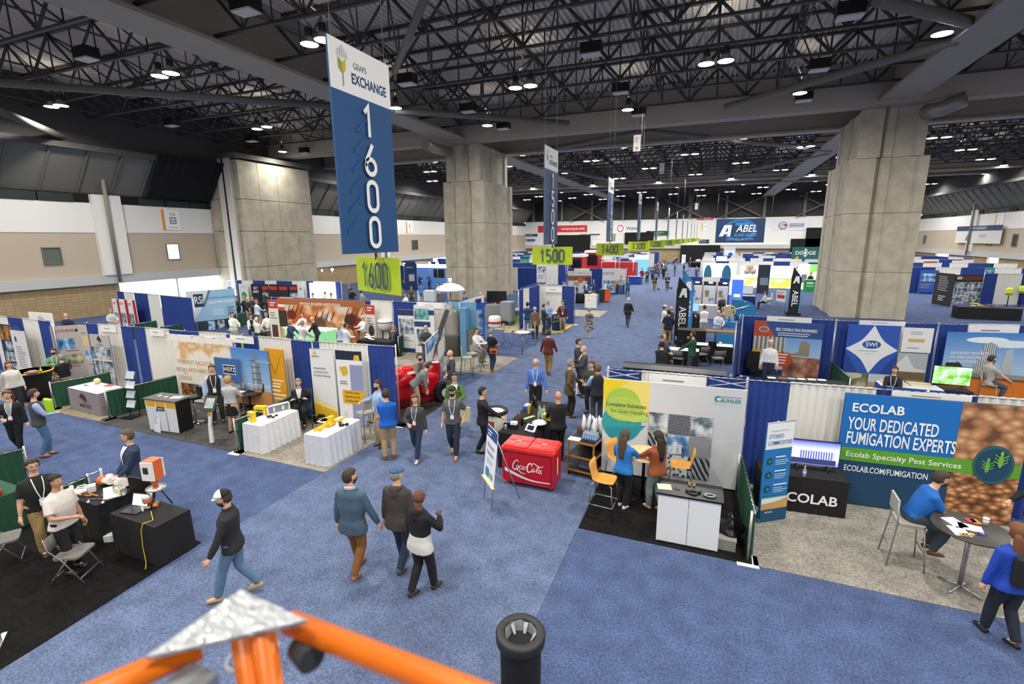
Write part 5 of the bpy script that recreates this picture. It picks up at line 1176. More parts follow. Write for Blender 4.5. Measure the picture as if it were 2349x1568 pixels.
p = at(1478, 1040, 1.05)
PT = inst('wtable', lambda: mk_bartable('#e3c596', .42, 1.05, '#1a1a1c'), 'round pale wood bar table between the two women', (p.x, p.y, .014))
c, r, w, d = tri((1504, 1240), (1645, 1268), (1662, 1248)); d = .5; c = loc2(c, r, 0, .08, 0)
t = simple('display_counter', 'white counter with black top in front of the wooden stools', 'counter', (c.x, c.y, .014), [('top', mat('#141416', .35), MB().bb((-w/2-.04, -d/2-.03, .93), (w/2+.04, d/2+.06, .965))), ('side_panel', '#e4e6e8', MB().bb((w/2-.02, -d/2+.02, 0), (w/2, d/2, .93)).bb((-w/2, -d/2+.02, 0), (-w/2+.02, d/2, .93))), ('front_door', '#e8eaec', MB().bb((-w/2, -d/2, .02), (-.004, -d/2+.02, .93))), ('front_door', '#e8eaec', MB().bb((.004, -d/2, .02), (w/2, -d/2+.02, .93))), ('shelf', '#d2d4d6', MB().bb((-w/2+.02, -d/2+.03, .45), (w/2-.02, d/2, .47)))], r)
ct = .979
def on(px, py, z): v = at(px, py, z); return (v.x, v.y, z)
paper('pale yellow sheets on the black counter top', on(1524, 1116, ct), .24, .2, '#efe7b0', .2)
for i, (x, y, l) in enumerate([(1582, 1111, 'left tan sample block on the black counter top'), (1592, 1113, 'right tan sample block on the black counter top')]):
    simple('sample_block', l, 'sample', on(x, y, ct), [('block', '#b9995a', MB().rbox((0, 0, .025), (.05, .07, .05), .012)), ('cap', '#2a2622', MB().bb((-.015, -.02, .05), (.015, .02, .058)))])
simple('chain_sample', 'black bent chain sample on the counter top', 'sample', on(1590, 1129, ct), [('chain', '#0c0c0e', MB().tube([(-.12, 0, .02), (-.07, -.04, .03), (0, -.05, .03), (.07, -.03, .03), (.12, .03, .02)], .02, 6)), ('link', '#1a1a1c', MB().tube([(-.05, -.045, .055), (.05, -.045, .055)], .012, 6))])
simple('chain_sample', 'silver chain sample near the right end of the counter', 'sample', on(1628, 1138, ct), [('link', mat('#9a9ca0', .3, .8), MB().tube([(.09*math.cos(a)*(1+.15*math.sin(6*a)), .05*math.sin(a), .018) for a in [2*PI*j/24 for j in range(25)]], .016, 6))])
simple('metal_clip', 'small metal clips on the middle of the counter', 'clip', on(1553, 1121, ct), [('clip', mat('#8b8d90', .3, .8), MB().tube([(-.05, 0, .01), (0, .02, .03), (.05, -.01, .01)], .008, 5).tube([(0, -.05, .01), (.01, 0, .02), (-.01, .05, .01)], .006, 5))])
b = MB(); rnd = random.Random(3)
for i in range(9): b.ball((rnd.uniform(-.15, .15), rnd.uniform(-.12, .12), .16+.03*i), (.2-.012*i, .18-.01*i, .12), 10, 7)
o = link('garbage_bag', remesh(b, .03, 3), mat('#0d0d0f', .25)); o.location = at(1668, 1240); tag(o, 'black plastic garbage bag behind the white counter', 'bag')
simple('cardboard_box', 'grey box on the floor under the black bag behind the counter', 'box', at(1663, 1253), [('box', '#8c8a84', MB().bb((-.2, -.14, 0), (.16, .14, .2))), ('lid', '#a09e98', MB().bb((-.21, -.15, .2), (.17, .15, .23)))])
drape('green drape slumping between the photo-tile and fumigation booths', at(1733, 1175, .92), RR(1714, .5), .92, 'g1', name='divider_drape', amp=.05, group='low green divider drapes')
# ================================================================ fumigation booth
p0, p1 = at(1738, 1200), at(1799, 1187); p1 = p0+(p1-p0).normalized()*.8
p1 = at(1798, 1190)
panel('STORED COMMODITIES roll-up banner with blue middle', p0, p1, .03, 2.03, '#1673b8', [('r', 0, .74, 1, 1, '#e6e8ea'), ('t', 'Fumigation Protection for', .5, .92, .022, '#6d93b5', dict(xs=.9)), ('t', 'STORED', .36, .865, .055, '#2b6fae', dict(xs=.8, bold=.01)), ('t', 'COMMODITIES', .52, .80, .055, '#2b6fae', dict(xs=.72, bold=.01)),
   *[q for k, z in enumerate((.62, .48, .34)) for q in (('e', .2, z, .11, .035, '#123f5c'), ('e', .2, z, .05, .016, '#2f8f6d'), ('l', .4, z+.045, .92, 1, .028, '#e6eef4'), ('l', .4, z+.01, .92, 3, .02, '#a9cbe4'))], ('r', 0, .245, 1, .255, '#7fb53a'), ('r', 0, .13, 1, .245, '#cfe0e8'), ('p', [(0, .13), (0, .19), (.5, .20), (1, .235), (1, .13)], '#c39a5a'), ('r', 0, 0, 1, .13, '#154a6e'), ('t', 'ECOLAB', .3, .10, .022, '#e6eef4', dict(bold=.03))], feet='roll', name='roll_up_banner', cat='banner')
p = RR(1860, .62); rz0 = ang(RR(1800), RR(1910))
ET = draped_table('black cloth table with large white lettering', (p.x-.1, p.y), rz0, 1.55, .6, .76, '#141416', pleat=.006, els=[('t', 'ECOLAB', .55, .45, .36, '#eef0f2', dict(xs=1.0, bold=.05))])
scr = ramp_mat('tvs', 'Gradient', [(0, '#2a3470'), (.3, '#7a86d0'), (.55, '#cfd4f4'), (1, '#3a46b0')], vscale=(1, 1, 1.6), rot=(0, PI/2, 0), emit=1.1)
q = RR(1872, .55); t = monitor('flat TV on the black table showing a silo skyline', (q.x, q.y, .765), rz0, .92, .52, scr)
gfx(t, .8, .45, [('r', .2, .25, .95, .62, ramp_mat('silos', 'Wave', [(.3, '#3a47a0'), (.7, '#b5bff0')], scale=7, emit=.8)), ('r', 0, 0, 1, .25, mat('#394071', .4, emit=.3))], -.006, .15)
for o in t.children:
    if o.name.startswith('printed'): o.location.x = -.4
q = RR(1850, .85); bottle('clear water bottle in front of the TV on the black table', (q.x, q.y, .765), .033, .22, '#cfdde8', '#e8eef4', '#9cc0e0', clear=True)
beans = ramp_mat('beans', 'Voronoi', [(0, '#ecc29a'), (.3, '#c98c5c'), (.55, '#8a5a38'), (.9, '#4a2c1a')], scale=7, vscale=(1, 1, 1.7), rot=(0, .5, 0))
bean2 = ramp_mat('bean2', 'Voronoi', [(0, '#e3b78f'), (.45, '#b58259'), (.9, '#6b452c')], scale=5, vscale=(1, 1, 1.4))
def bug_icon(cx, cz, s, rot, col):
    e = [('e', cx, cz, .012*s, .05*s, col), ('e', cx, cz+.06*s, .008*s, .018*s, col)]
    for k in (-1, 1):
        for j in (-1, 0, 1): e.append(('p', [(cx, cz+.025*j*s), (cx+k*.03*s, cz+(.025*j+.03)*s), (cx+k*.031*s, cz+(.025*j+.022)*s), (cx, cz+(.025*j-.008)*s)], col))
    return e
panel('blue fumigation experts display with a grain photograph', RR(1934, .28), RR(2356, .28), .04, 2.36, '#123f63', [('r', 0, .52, .645, 1, '#0f6cbc'), ('r', .645, 0, 1, 1, beans), ('r', .645, .52, 1, 1, bean2), ('r', 0, .40, 1, .52, '#5a9e2c'), ('t', 'ECOLAB', .045, .88, .105, '#f2f4f6', dict(bold=.05, xs=.95, align='LEFT')), ('t', 'YOUR DEDICATED', .035, .735, .155, '#f2f4f6', dict(bold=.03, xs=.485, align='LEFT')), ('t', 'FUMIGATION EXPERTS', .035, .605, .155, '#f2f4f6', dict(bold=.03, xs=.485, align='LEFT')), ('t', 'Ecolab Specialty Pest Services', .045, .46, .068, '#eef4e6', dict(bold=.02, xs=1.0, align='LEFT')), ('t', 'ECOLAB.COM/FUMIGATION', .045, .33, .075, '#f2f4f6', dict(bold=.02, xs=.64, align='LEFT')),
   ('e', .855, .50, .105, .165, '#174f6b'), ('e', .855, .50, .097, .152, '#2f8a52'), ('e', .855, .50, .094, .147, '#12435f'), *bug_icon(.825, .48, 1., 0, '#6fae4a'), *bug_icon(.885, .54, 1.1, 0, '#7fb84a')], th=.05)
c_ = at(2067, 1288); inst('barchair', mk_barchair, 'grey metal bar chair under the man in the blue polo', (c_.x, c_.y, .012), R2(92), 'grey metal bar chairs')
c_ = at(2228, 1212, 1.05); inst('bart_d', lambda: mk_bartable('#3d3a38', .48, 1.05), 'dark round bar table with papers beside the blue polo man', (c_.x, c_.y, .012))
tz = 1.065
for x, y, w, d, col, rz, l in [(2190, 1198, .2, .28, '#dfe6f4', .4, 'pale blue leaflet on the dark bar table, left'), (2200, 1218, .2, .26, '#eef0f4', .1, 'white sheet at the near edge of the dark bar table'), (2226, 1210, .28, .2, '#e4e8f0', -.2, 'wide white sheet in the middle of the dark bar table'), (2226, 1193, .12, .12, '#c23a2c', .1, 'red card on the dark bar table'), (2238, 1196, .1, .14, '#d9822a', .2, 'orange card on the dark bar table')]:
    paper(l, on(x, y, tz), w, d, col, rz)
simple('cup', 'white paper cup on the dark bar table', 'cup', on(2260, 1203, tz), [('cup_wall', '#e9e6e0', MB().lathe([(.03, 0), (.04, .11), (.042, .115), (.036, .11), (.001, .02)], 14)), ('sleeve', '#d5d0c6', MB().lathe([(.0345, .03), (.038, .08)], 14))])
for i, (x, y) in enumerate([(2206, 1240), (2213, 1241), (2220, 1242), (2229, 1241)]):
    simple('snack_packet', ['first', 'second', 'third', 'last'][i]+' tan snack packet along the edge of the dark bar table', 'packet', on(x, y-13, tz), [('packet', '#c9a86a', MB().rbox((0, 0, .015), (.06, .045, .03), .012)), ('seal', '#e0cfa6', MB().bb((-.035, -.02, .01), (-.028, .02, .02)))], group='snack packets')
for i, (x, y) in enumerate([(2246, 1226), (2252, 1222), (2256, 1228)]):
    simple('pen', 'blue pen on the dark bar table, '+['left', 'middle', 'right'][i], 'pen', on(x, y, tz), [('barrel', '#2338a8', MB().tube([(-.06, -.01*i, .006), (.06, .012*i, .006)], .006, 6)), ('tip', '#c9ccd4', MB().tube([(.06, .012*i, .006), (.072, .014*i, .006)], [.005, .001], 6))], group='blue pens')
# ================================================================ red cooler, easel, bar, cart, barrel
c, r, w, d = tri((1152, 1109), (1269, 1131), (1293, 1102)); h0 = .10; RED = mat('#c8142a', .32); RED2 = mat('#e2332f', .3)
t = T('drinks_cooler', 'red rolling drinks cooler with white script lettering beside the easel sign', 'cooler', c, r); H = .86
b = MB(); b.rbox((0, 0, (h0+H)/2), (w, d, H-h0), .03); b.obj('body', RED, t)
MB().bb((-w/2+.06, -d/2-.006, h0+.05), (w/2-.06, -d/2-.001, H-.06)).obj('front_panel', mat('#bd1026', .35), t)
b = MB(); b.bb((-w/2+.05, -d/2-.008, H-.06), (w/2-.05, -d/2-.001, H-.045)).bb((-w/2+.05, -d/2-.008, h0+.04), (-w/2+.06, -d/2-.001, H-.05)).bb((w/2-.06, -d/2-.008, h0+.04), (w/2-.05, -d/2-.001, H-.05)); b.obj('panel_seam', mat('#3a060c', .6), t)
MB().rbox((0, 0, H+.02), (w+.03, d+.03, .05), .03).obj('rim', RED2, t)
for k in range(2):
    x = (-w/4, w/4)[k]; l_ = MB(); l_.rbox((x, .01, H+.06), (w/2-.03, d-.03, .05), .03); lo = l_.obj('lid', RED2, t)
    for sx in (-1, 1):
        for sy in (-1, 1): MB().rbox((x+sx*(w/8-.005), .01+sy*d/4.4, H+.089), (w/4-.05, d/2-.09, .012), .02).obj('lid_panel', mat('#d92a2a', .3), lo)
    MB().bb((x-.05, -.02, H+.085), (x+.05, .03, H+.10)).obj('lid_handle', mat('#f0a8a0', .3), lo)
for sx in (-1, 1):
    for sy in (-1, 1): MB().tube([(sx*(w/2-.08)-.02, sy*(d/2-.1), .05), (sx*(w/2-.08)+.02, sy*(d/2-.1), .05)], .05, 12).obj('castor', mat('#5c5c5e', .4), t)
MB().bb((w/2-.001, -.03, .3), (w/2+.006, .03, .68)).obj('side_stripe', '#f0eeea' and mat('#f0eeea', .5), t); MB().bb((w/2-.22, -d/2-.012, H-.005), (w/2-.12, -d/2-.002, H+.03)).obj('latch', mat('#6d6f74', .4), t)
b = MB(); S = [([(1.9, 2.45), (1.55, 2.9), (.95, 2.65), (.35, 1.7), (.25, .85), (.7, .25), (1.4, .38), (2.1, .15), (2.9, -.3), (3.6, -.42), (4.2, -.3)], .36), ([(1.75, 1.65), (1.45, 1.2), (1.65, .65), (2.05, 1.05), (1.85, 1.6)], .26), ([(2.95, 1.45), (2.6, 1.65), (2.28, 1.1), (2.5, .62), (3.05, .85)], .26), ([(3.7, 1.5), (3.3, 1.55), (3.1, 1.0), (3.4, .65), (3.75, 1.2)], .24), ([(3.85, 1.65), (3.72, .9), (4.05, .7)], .26), ([(4.1, 1.35), (4.5, 1.42)], .22),
     ([(6.1, 2.0), (5.9, 2.65), (5.3, 2.75), (4.75, 1.95), (4.6, 1.05), (4.95, .4), (5.6, .45), (6.1, .95)], .40), ([(5.75, 2.5), (6.5, 3.0), (7.3, 2.7), (8.3, 2.25), (9.4, 2.85)], .26), ([(6.55, 1.65), (6.22, 1.2), (6.45, .62), (6.88, 1.05), (6.65, 1.6)], .26), ([(7.15, .8), (7.5, 1.4), (8.0, 2.4), (8.15, 2.55), (7.85, 1.8), (7.5, .95), (7.85, .65)], .26), ([(8.75, 1.5), (8.35, 1.55), (8.12, 1.0), (8.42, .65), (8.8, 1.2)], .24), ([(8.9, 1.65), (8.75, .9), (9.15, .62)], .26)]
for pts, ww in S: ribbon(b, pts, ww)
lw = .076
lo = b.obj('script_lettering', mat('#f1eeea', .5), t); lo.scale = (lw, 1, lw*1.12); lo.location = (-w/2+.24, -d/2-.010, .40); lo.rotation_euler = (0, math.radians(4), 0)
b = MB(); rows = []
for k in range(21):
    u = k/20; x = -w/2+.07+(w-.14)*u; z = .44-.23*math.sin(min(1, u*1.25)*PI/2)+.035*max(0, u-.6); th = .075*(1-u)**1.2+.012+.05*max(0, u-.72)
    rows.append([(x, -d/2-.009, z), (x, -d/2-.009, z-th)])
b.sheet(rows, False); b.obj('white_wave', mat('#f1eeea', .5), t)
a, c2 = at(1103, 1089, .55), at(1126, 1122, .55); a.z = c2.z = 0
t = T('easel_sign', 'white Welcome Reception sign with blue top on a metal easel', 'sign', a, ang(a, c2)); wE = .62; t.rotation_euler = (math.radians(-6), 0, ang(a, c2))
MB().bb((0, 0, .55), (wE, .012, 1.68)).obj('sign_board', mat('#e9ebee', .5), t)
gfx(t, wE, 1.13, [('r', 0, .80, 1, 1, '#234f86'), ('l', .14, .93, .55, 2, .06, '#dfe6ee'), ('t', 'Welcome', .5, .66, .13, '#3a5a86', dict(xs=.72)), ('t', 'Reception', .5, .53, .13, '#3a5a86', dict(xs=.66)), ('l', .2, .42, .8, 3, .035, '#b9bfc9'), ('r', .2, .08, .5, .24, '#3f7fc0'), ('r', .58, .10, .85, .2, '#7fb08a')], -.001, .55)
for sx in (.06, wE-.06): MB().tube([(sx, .03, .03), (sx+(.05 if sx < .2 else -.05), .03, 1.5)], .012, 6).obj('front_leg', ALU, t)
MB().tube([(wE/2, .75, .08), (wE/2, .06, 1.55)], .012, 6).obj('rear_leg', ALU, t); MB().bb((-.02, -.04, .53), (wE+.02, .03, .55)).obj('ledge', mat('#d2c58a', .5), t); MB().tube([(.1, .03, .75), (wE/2, .62, .35)], .008, 5).obj('brace', ALU, t)
# bar: one long black table up the aisle, one across
BT = draped_table('long black cloth bar table with bottles, ending at the cooler', (-3.98, 11.62), 0, .86, 1.7, .90, '#101012', pleat=.006)
BT2 = draped_table('short black cloth bar table with soda cans beside the barrel', (-3.98, 10.33), 0, .86, .74, .90, '#101012', pleat=.006)
bz = .905
BOT = [(1219, 945, '#6b4a12', '#c99a2a', .30), (1224, 930, '#1a140c', '#c9a23a', .30), (1229, 934, '#2a2410', '#8a2a2a', .31), (1213, 949, '#b59a3a', '#e0c860', .27), (1238, 950, '#b8c4b0', '#222222', .29), (1243, 957, '#a9b8a0', '#1a1a1a', .29), (1248, 952, '#c3c9b8', '#c9a23a', .27), (1236, 962, '#9fb09a', '#222222', .28), (1245, 965, '#b9c3b2', '#1a1a1a', .26), (1192, 968, '#7a3a14', '#c9a23a', .24), (1198, 975, '#16120e', '#8a1a1a', .25)]
wd = ['amber whisky', 'dark liquor', 'dark red-capped', 'golden wine', 'pale green', 'light green', 'gold-capped clear', 'grey-green', 'stout pale', 'brown beer', 'black beer']
for (x, y, c1, c2_, h), n in zip(BOT, wd): bottle(n+' bottle on the black bar tables', on(x, y, bz), .034, h, c1, c2_, group='bar bottles')
for i, (x, y, col) in enumerate([(1158, 978, '#7a2436'), (1163, 979, '#28407e'), (1167, 978, '#25386f'), (1160, 985, '#a8b0c0')]):
    simple('soda_can', ['maroon', 'dark blue', 'navy', 'silver'][i]+' soda can at the end of the short bar table', 'can', on(x, y, bz), [('can', mat(col, .3, .4), MB().lathe([(.026, 0), (.031, .008), (.031, .115), (.026, .124), (.001, .122)], 12)), ('lid', ALU, MB().lathe([(.025, .1235), (.024, .1255), (.001, .125)], 12))], group='soda cans')
simple('ice_bowl', 'large black bowl heaped with ice on the bar table', 'bowl', on(1237, 979, bz), [('bowl', '#0d0d10', MB().lathe([(.09, 0), (.17, .05), (.20, .11), (.205, .12), (.19, .11), (.001, .04)], 22)), ('ice', mat('#eef2f6', .3, noise=.1, scale=60), MB().lathe([(.19, .11), (.13, .15), (.06, .165), (.001, .17)], 16))])
t = simple('tablet_stand', 'white tablet register on the near end of the bar table', 'tablet', on(1218, 990, bz), [('casing', '#eceef0', MB().box((0, 0, .10), (.26, .015, .19), m=Matrix.Rotation(math.radians(-50), 3, 'X'))), ('display', mat('#1c2430', .2), MB().box((0, -.009, .106), (.17, .01, .12), m=Matrix.Rotation(math.radians(-50), 3, 'X'))), ('stand', '#d5d7da', MB().rbox((0, .03, .03), (.16, .14, .06), .03))], -.2)
simple('napkin_holder', 'black napkin caddy with white napkins on the short bar table', 'caddy', on(1179, 982, bz), [('caddy', '#17171a', MB().bb((-.09, -.07, 0), (.09, .07, .11))), ('napkins', '#f0efee', MB().box((0, 0, .14), (.16, .12, .06), .1))])
simple('tray', 'blue plastic tray with towels at the far end of the bar table', 'tray', on(1209, 938, bz), [('tray', '#2f5fc4', MB().rbox((0, 0, .04), (.22, .16, .08), .03)), ('towel', '#e0ddd6', MB().ball((.02, .01, .11), (.1, .08, .05)))])
simple('ice_bin', 'yellow plastic bin on the bar table beside the bartender', 'bin', on(1257, 962, bz), [('bin', '#e6d21e', MB().rbox((0, 0, .07), (.2, .16, .14), .03)), ('rim', '#f0e04a', MB().rbox((0, 0, .145), (.22, .18, .015), .03))])
paper('green and white menu strip lying on the bar table', on(1214, 957, bz), .1, .35, '#a9c98a', -.5)
t = simple('barrel_cooler', 'white printed barrel cooler with black rim by the man in black', 'cooler', at(1138, 1012), [('barrel', mat('#e2ddcf', .5), MB().lathe([(.28, .04), (.30, .08), (.30, .82), (.28, .84)], 26)), ('rim', '#111113', MB().lathe([(.33, .84), (.34, .86), (.34, .92), (.29, .93), (.27, .88), (.001, .86)], 26)), ('base', '#1a1a1c', MB().lathe([(.27, 0), (.29, .04)], 20)), ('ice', mat('#e9edf0', .3), MB().lathe([(.27, .88), (.15, .91), (.001, .92)], 16)), ('blue_print', '#3f7fc4', MB().lathe([(.303, .1), (.303, .3)], 26)), ('red_print', '#b54a3a', MB().add([(.303*math.cos(a), .303*math.sin(a), z) for z in (.52, .68) for a in [-2.2+.9*k/8 for k in range(9)]], [(k, k+1, k+10, k+9) for k in range(8)]))])
c, r, w, d = tri((1300, 1087), (1358, 1102), (1378, 1078)); w, d = .66, .85; H = .86; c = loc2(at(1300, 1087), r, w/2, d/2, 0)
t = T('bar_cart', 'black three-shelf bar cart with wooden edges by the photo-tile display', 'cart', c, r); wd_ = mat('#a8752e', .4)
for z in (.16, .50, H):
    MB().bb((-w/2, -d/2, z-.03), (w/2, d/2, z)).obj('shelf', mat('#1a1a1c', .5), t); MB().bb((-w/2-.012, -d/2-.012, z-.035), (w/2+.012, -d/2, z+.01)).bb((w/2, -d/2, z-.035), (w/2+.012, d/2, z+.01)).obj('shelf_edge', wd_, t)
for sx in (-1, 1):
    for sy in (-1, 1):
        MB().bb((sx*(w/2-.02)-.018, sy*(d/2-.02)-.018, .09), (sx*(w/2-.02)+.018, sy*(d/2-.02)+.018, H-.03)).obj('post', wd_, t); MB().tube([(sx*(w/2-.04)-.012, sy*(d/2-.04), .045), (sx*(w/2-.04)+.012, sy*(d/2-.04), .045)], .045, 10).obj('castor', mat('#1a1a1a', .5), t)
MB().bb((-w/2+.03, d/2-.03, .16), (w/2-.03, d/2-.01, H-.03)).obj('back_panel', mat('#121214', .6), t)
k = 0
for i in range(6):
    for j in range(4):
        v = loc2(c, r, -.02+.058*i, -.22+.058*j, H+.002)
        if k == 0: w0 = bottle('small clear water bottle in the block of bottles on the bar cart', v, .027, .17, '#b8d0ea', '#dfe8f2', '#7fa8d8', 'water bottles on the bar cart', True)
        else: dup(w0, v)
        k += 1
for i, (x, y) in enumerate([(-.22, .25), (-.12, .34), (.02, .28), (.14, .36), (.24, .26), (.1, .2)]):
    v = loc2(c, r, x, y, H+.002); b = MB(); rn = random.Random(i)
    b.tube([(0, 0, 0), (.01*rn.uniform(-1, 1), 0, .14), (.03*rn.uniform(-1, 1), .02, .30), (.05*rn.uniform(-1, 1), .04, .40)], [.05, .052, .045, .012], 9)
    o = b.obj('cup_sleeve', mat('#e6e8ea', .3)); o.location = v; tag(o, 'stack of cups in white plastic, '+['first', 'second', 'third', 'fourth', 'fifth', 'sixth'][i]+' from the left on the bar cart', 'cups', 'sleeves of cups')
v = loc2(c, r, -.2, -.3, H+.002); paper('white paper sheets on the near edge of the bar cart', v, .28, .2, '#f2f2f0', r+.1)
for i, (x, col) in enumerate(((-.29, '#6d2420'), (-.25, '#8a3a2a'))): bottle(('dark red' if i == 0 else 'reddish brown')+' sauce bottle at the left of the bar cart', loc2(c, r, x, .1+.06*i, H+.002), .02, .2, col, '#b02a20')
v = loc2(c, r, .05, -.1, .502-.34); simple('water_case', 'shrink-wrapped case of water bottles on the lower cart shelf', 'case', v, [('case', mat('#5d708c', .2), MB().rbox((0, 0, .1), (.36, .3, .2), .05)), ('caps', '#c8d2e0', MB().bb((-.15, -.12, .2), (.15, .12, .21)))], r)
# ================================================================ trash can and the lift rail in front
p = at(1195, 1602)
t = simple('trash_can', 'round black trash can with a clear liner, nearest in the aisle', 'trash can', p, [('sleeve', mat('#0b0b0d', .8), MB().lathe([(.225, .02), (.235, .05), (.24, .80), (.235, .82)], 32)), ('rim', mat('#232325', .5), MB().lathe([(.25, .80), (.285, .83), (.29, .93), (.27, .96), (.20, .955), (.19, .94), (.19, .80)], 36))])
b = MB(); rows = []
for i in range(6):
    q = i/5; rows.append([((.19-.10*q)*math.cos(a)*(1+.05*math.sin(5*a+i)), (.19-.10*q)*math.sin(a)*(1+.05*math.cos(4*a+i)), .94-.32*q) for a in [2*PI*j/28 for j in range(29)]])
b.sheet(rows); b.obj('liner', mat('#8f9598', .12, .3), t)
b = MB()
for a in (.2, 1.4, 2.4, 3.9): b.add([(.18*math.cos(a), .18*math.sin(a), .93), (.17*math.cos(a+.3), .17*math.sin(a+.3), .92), (.03*math.cos(a), .03*math.sin(a), .66)], [(0, 1, 2)])
b.obj('liner_fold', mat('#c9cdd0', .1, .3), t)
ORG = mat('#d96c14', .3, noise=.05, scale=20); Zr = 4.90
tip, lf, rt = at(552, 1352, Zr), at(335, 1508, Zr), at(705, 1423, Zr)
t = T('lift_guardrail', 'orange lift guardrail corner with a silver gusset plate, in front', 'guardrail', (0, 0, 0))
b = MB(); b.prism([(v.x, v.y) for v in (lf, rt, tip)], Zr-.004, Zr+.001); b.obj('gusset_plate', mat('#b3b6b8', .3, .85, bump=.6, scale=60), t)
b = MB(); mid = lf.lerp(rt, .5)
for u in range(5):
    for v_ in range(5-u):
        q = lf.lerp(rt, (u+.7)/5.6); q = q.lerp(tip, (v_+.3)/5.5); b.ball((q.x, q.y, Zr+.0015), (.006, .0035, .0015), 8, 4)
b.obj('tread_lugs', mat('#dfe2e4', .2, .9), t)
e1 = at(1110, 1600, Zr-.03); s1 = at(690, 1437, Zr-.03); dr = (e1-s1).normalized()
MB().tube([s1-dr*.02, s1+dr*1.2], .0165, 12).obj('top_rail', ORG, t)
s2 = at(420, 1500, Zr-.03); e2 = at(270, 1568, Zr-.03); dl = (e2-s2).normalized(); MB().tube([s2-dl*.02, s2+dl*.6], .0165, 12).obj('top_rail', ORG, t)
for x, y in ((562, 1470), (606, 1468)):
    q = at(x, y, Zr-.03); MB().tube([q+Vector((0, 0, .02)), q+Vector((0, 0, -1.1))], .0165, 12).obj('corner_post', ORG, t)
q = at(705, 1487, Zr-.055); MB().tube([q-Vector((.012, 0, 0)), q+Vector((.02, -.012, 0))], .019, 14).obj('rubber_bumper', mat('#2a2b2c', .7), t)
b = MB(); q0 = at(400, 1528, Zr-.02); b.bb((q0.x, q0.y-.02, Zr-.06), (q0.x+.05, q0.y+.02, Zr-.03)); b.obj('bracket', mat('#a8abad', .3, .8), t)
q = at(580, 1500, Zr-.10); MB().tube([q+Vector((.035*math.cos(a), .035*math.sin(a), .004*math.sin(3*a))) for a in [2*PI*j/18 for j in range(19)]], .0022, 5).obj('tie_wire', mat('#b9bcb8', .4), t)
# ================================================================ actuator tables
c, r, w, d = tri((564, 1034), (607, 1042), (690, 1000)); T1c, T1r = c, r
draped_table('white skirted table with yellow boxes beside the green divider', c, r, w, d, .77, '#f2f2f2', '#d9dade', group='white skirted tables')
c, r, w, d = tri((704, 1062), (753, 1072), (828, 1024)); T2c = c
draped_table('white skirted table with a long yellow actuator at the carpet corner', c, r, w, d, .77, '#f2f2f2', '#cfd3dc', group='white skirted tables')
YEL = mat('#e8bf14', .35); BLK = mat('#141416', .5)
tz = .776
t = T('actuator', 'long yellow linear actuator on the corner table', 'actuator', on(759, 977, tz), math.radians(84))
MB().tube([(-.42, 0, .07), (-.1, 0, .07)], .045, 12).obj('cylinder', YEL, t); MB().tube([(-.1, 0, .07), (.12, 0, .07)], .065, 12).obj('gear_case', YEL, t); MB().tube([(.12, 0, .07), (.45, 0, .07)], .03, 10).obj('motor_rod', YEL, t)
MB().rbox((.02, 0, .19), (.14, .12, .14), .02).obj('control_box', YEL, t); MB().tube([(-.42, 0, .07), (-.5, 0, .07)], [.03, .05], 8).obj('clevis', YEL, t); MB().tube([(-.05, .06, .07), (-.05, .2, .09)], .035, 10).obj('side_motor', YEL, t); MB().bb((.3, -.06, 0), (.36, .06, .05)).bb((-.36, -.05, 0), (-.3, .05, .03)).obj('foot', YEL, t)
def lump(label, name, cat, pos, m, n=7, s=.12, seed=1, flat=.4):
    b = MB(); rn = random.Random(seed)
    for i in range(n): b.ball((rn.uniform(-s, s), rn.uniform(-s*.6, s*.6), .03+rn.uniform(0, s*flat)), (s*.45, s*.35, s*.25), 8, 6)
    o = link(name, remesh(b, .016, 3), m); o.location = pos; return tag(o, label, cat)
lump('heap of black gloves on the corner actuator table', 'work_gloves', 'gloves', on(784, 977, tz), BLK, seed=2); lump('heap of black gloves on the yellow box table', 'work_gloves', 'gloves', on(625, 958, tz), BLK, seed=4)
for i, (x, y) in enumerate([(742, 964), (746, 962)]): paper(['white', 'grey'][i]+' brochure behind the yellow actuator', on(x, y, tz), .2, .28, ['#eceef2', '#c9ccd6'][i], .4*i)
bottle('clear plastic bottle standing on the corner actuator table', on(795, 958, tz), .03, .24, '#dde4ea', '#f0f0f0', clear=True)
t = simple('control_unit', 'yellow box with a white panel on the near end of the table', 'box', on(579, 966, tz), [('housing', YEL, MB().bb((-.12, -.06, 0), (.12, .06, .26))), ('face_plate', '#e6e8ea', MB().bb((-.05, -.066, .06), (.05, -.06, .2))), ('display', '#3a4658', MB().bb((-.03, -.07, .12), (.03, -.066, .18)))], -.3)
simple('control_unit', 'yellow framed actuator housing in the middle of the table', 'box', on(600, 950, tz), [('housing', YEL, MB().bb((-.16, -.08, .16), (.16, .08, .24)).bb((-.16, -.08, 0), (-.10, .08, .16)).bb((.10, -.08, 0), (.16, .08, .16))), ('gearing', '#8d8f90', MB().tube([(-.08, 0, .08), (.08, 0, .08)], .05, 10))], .3)
simple('valve', 'small yellow valve wheel on the white table', 'valve', on(616, 947, tz), [('wheel', YEL, MB().tube([(.06*math.cos(a), 0, .1+.06*math.sin(a)) for a in [2*PI*j/14 for j in range(15)]], .014, 6)), ('stem', YEL, MB().tube([(0, 0, 0), (0, 0, .1)], .03, 8))])
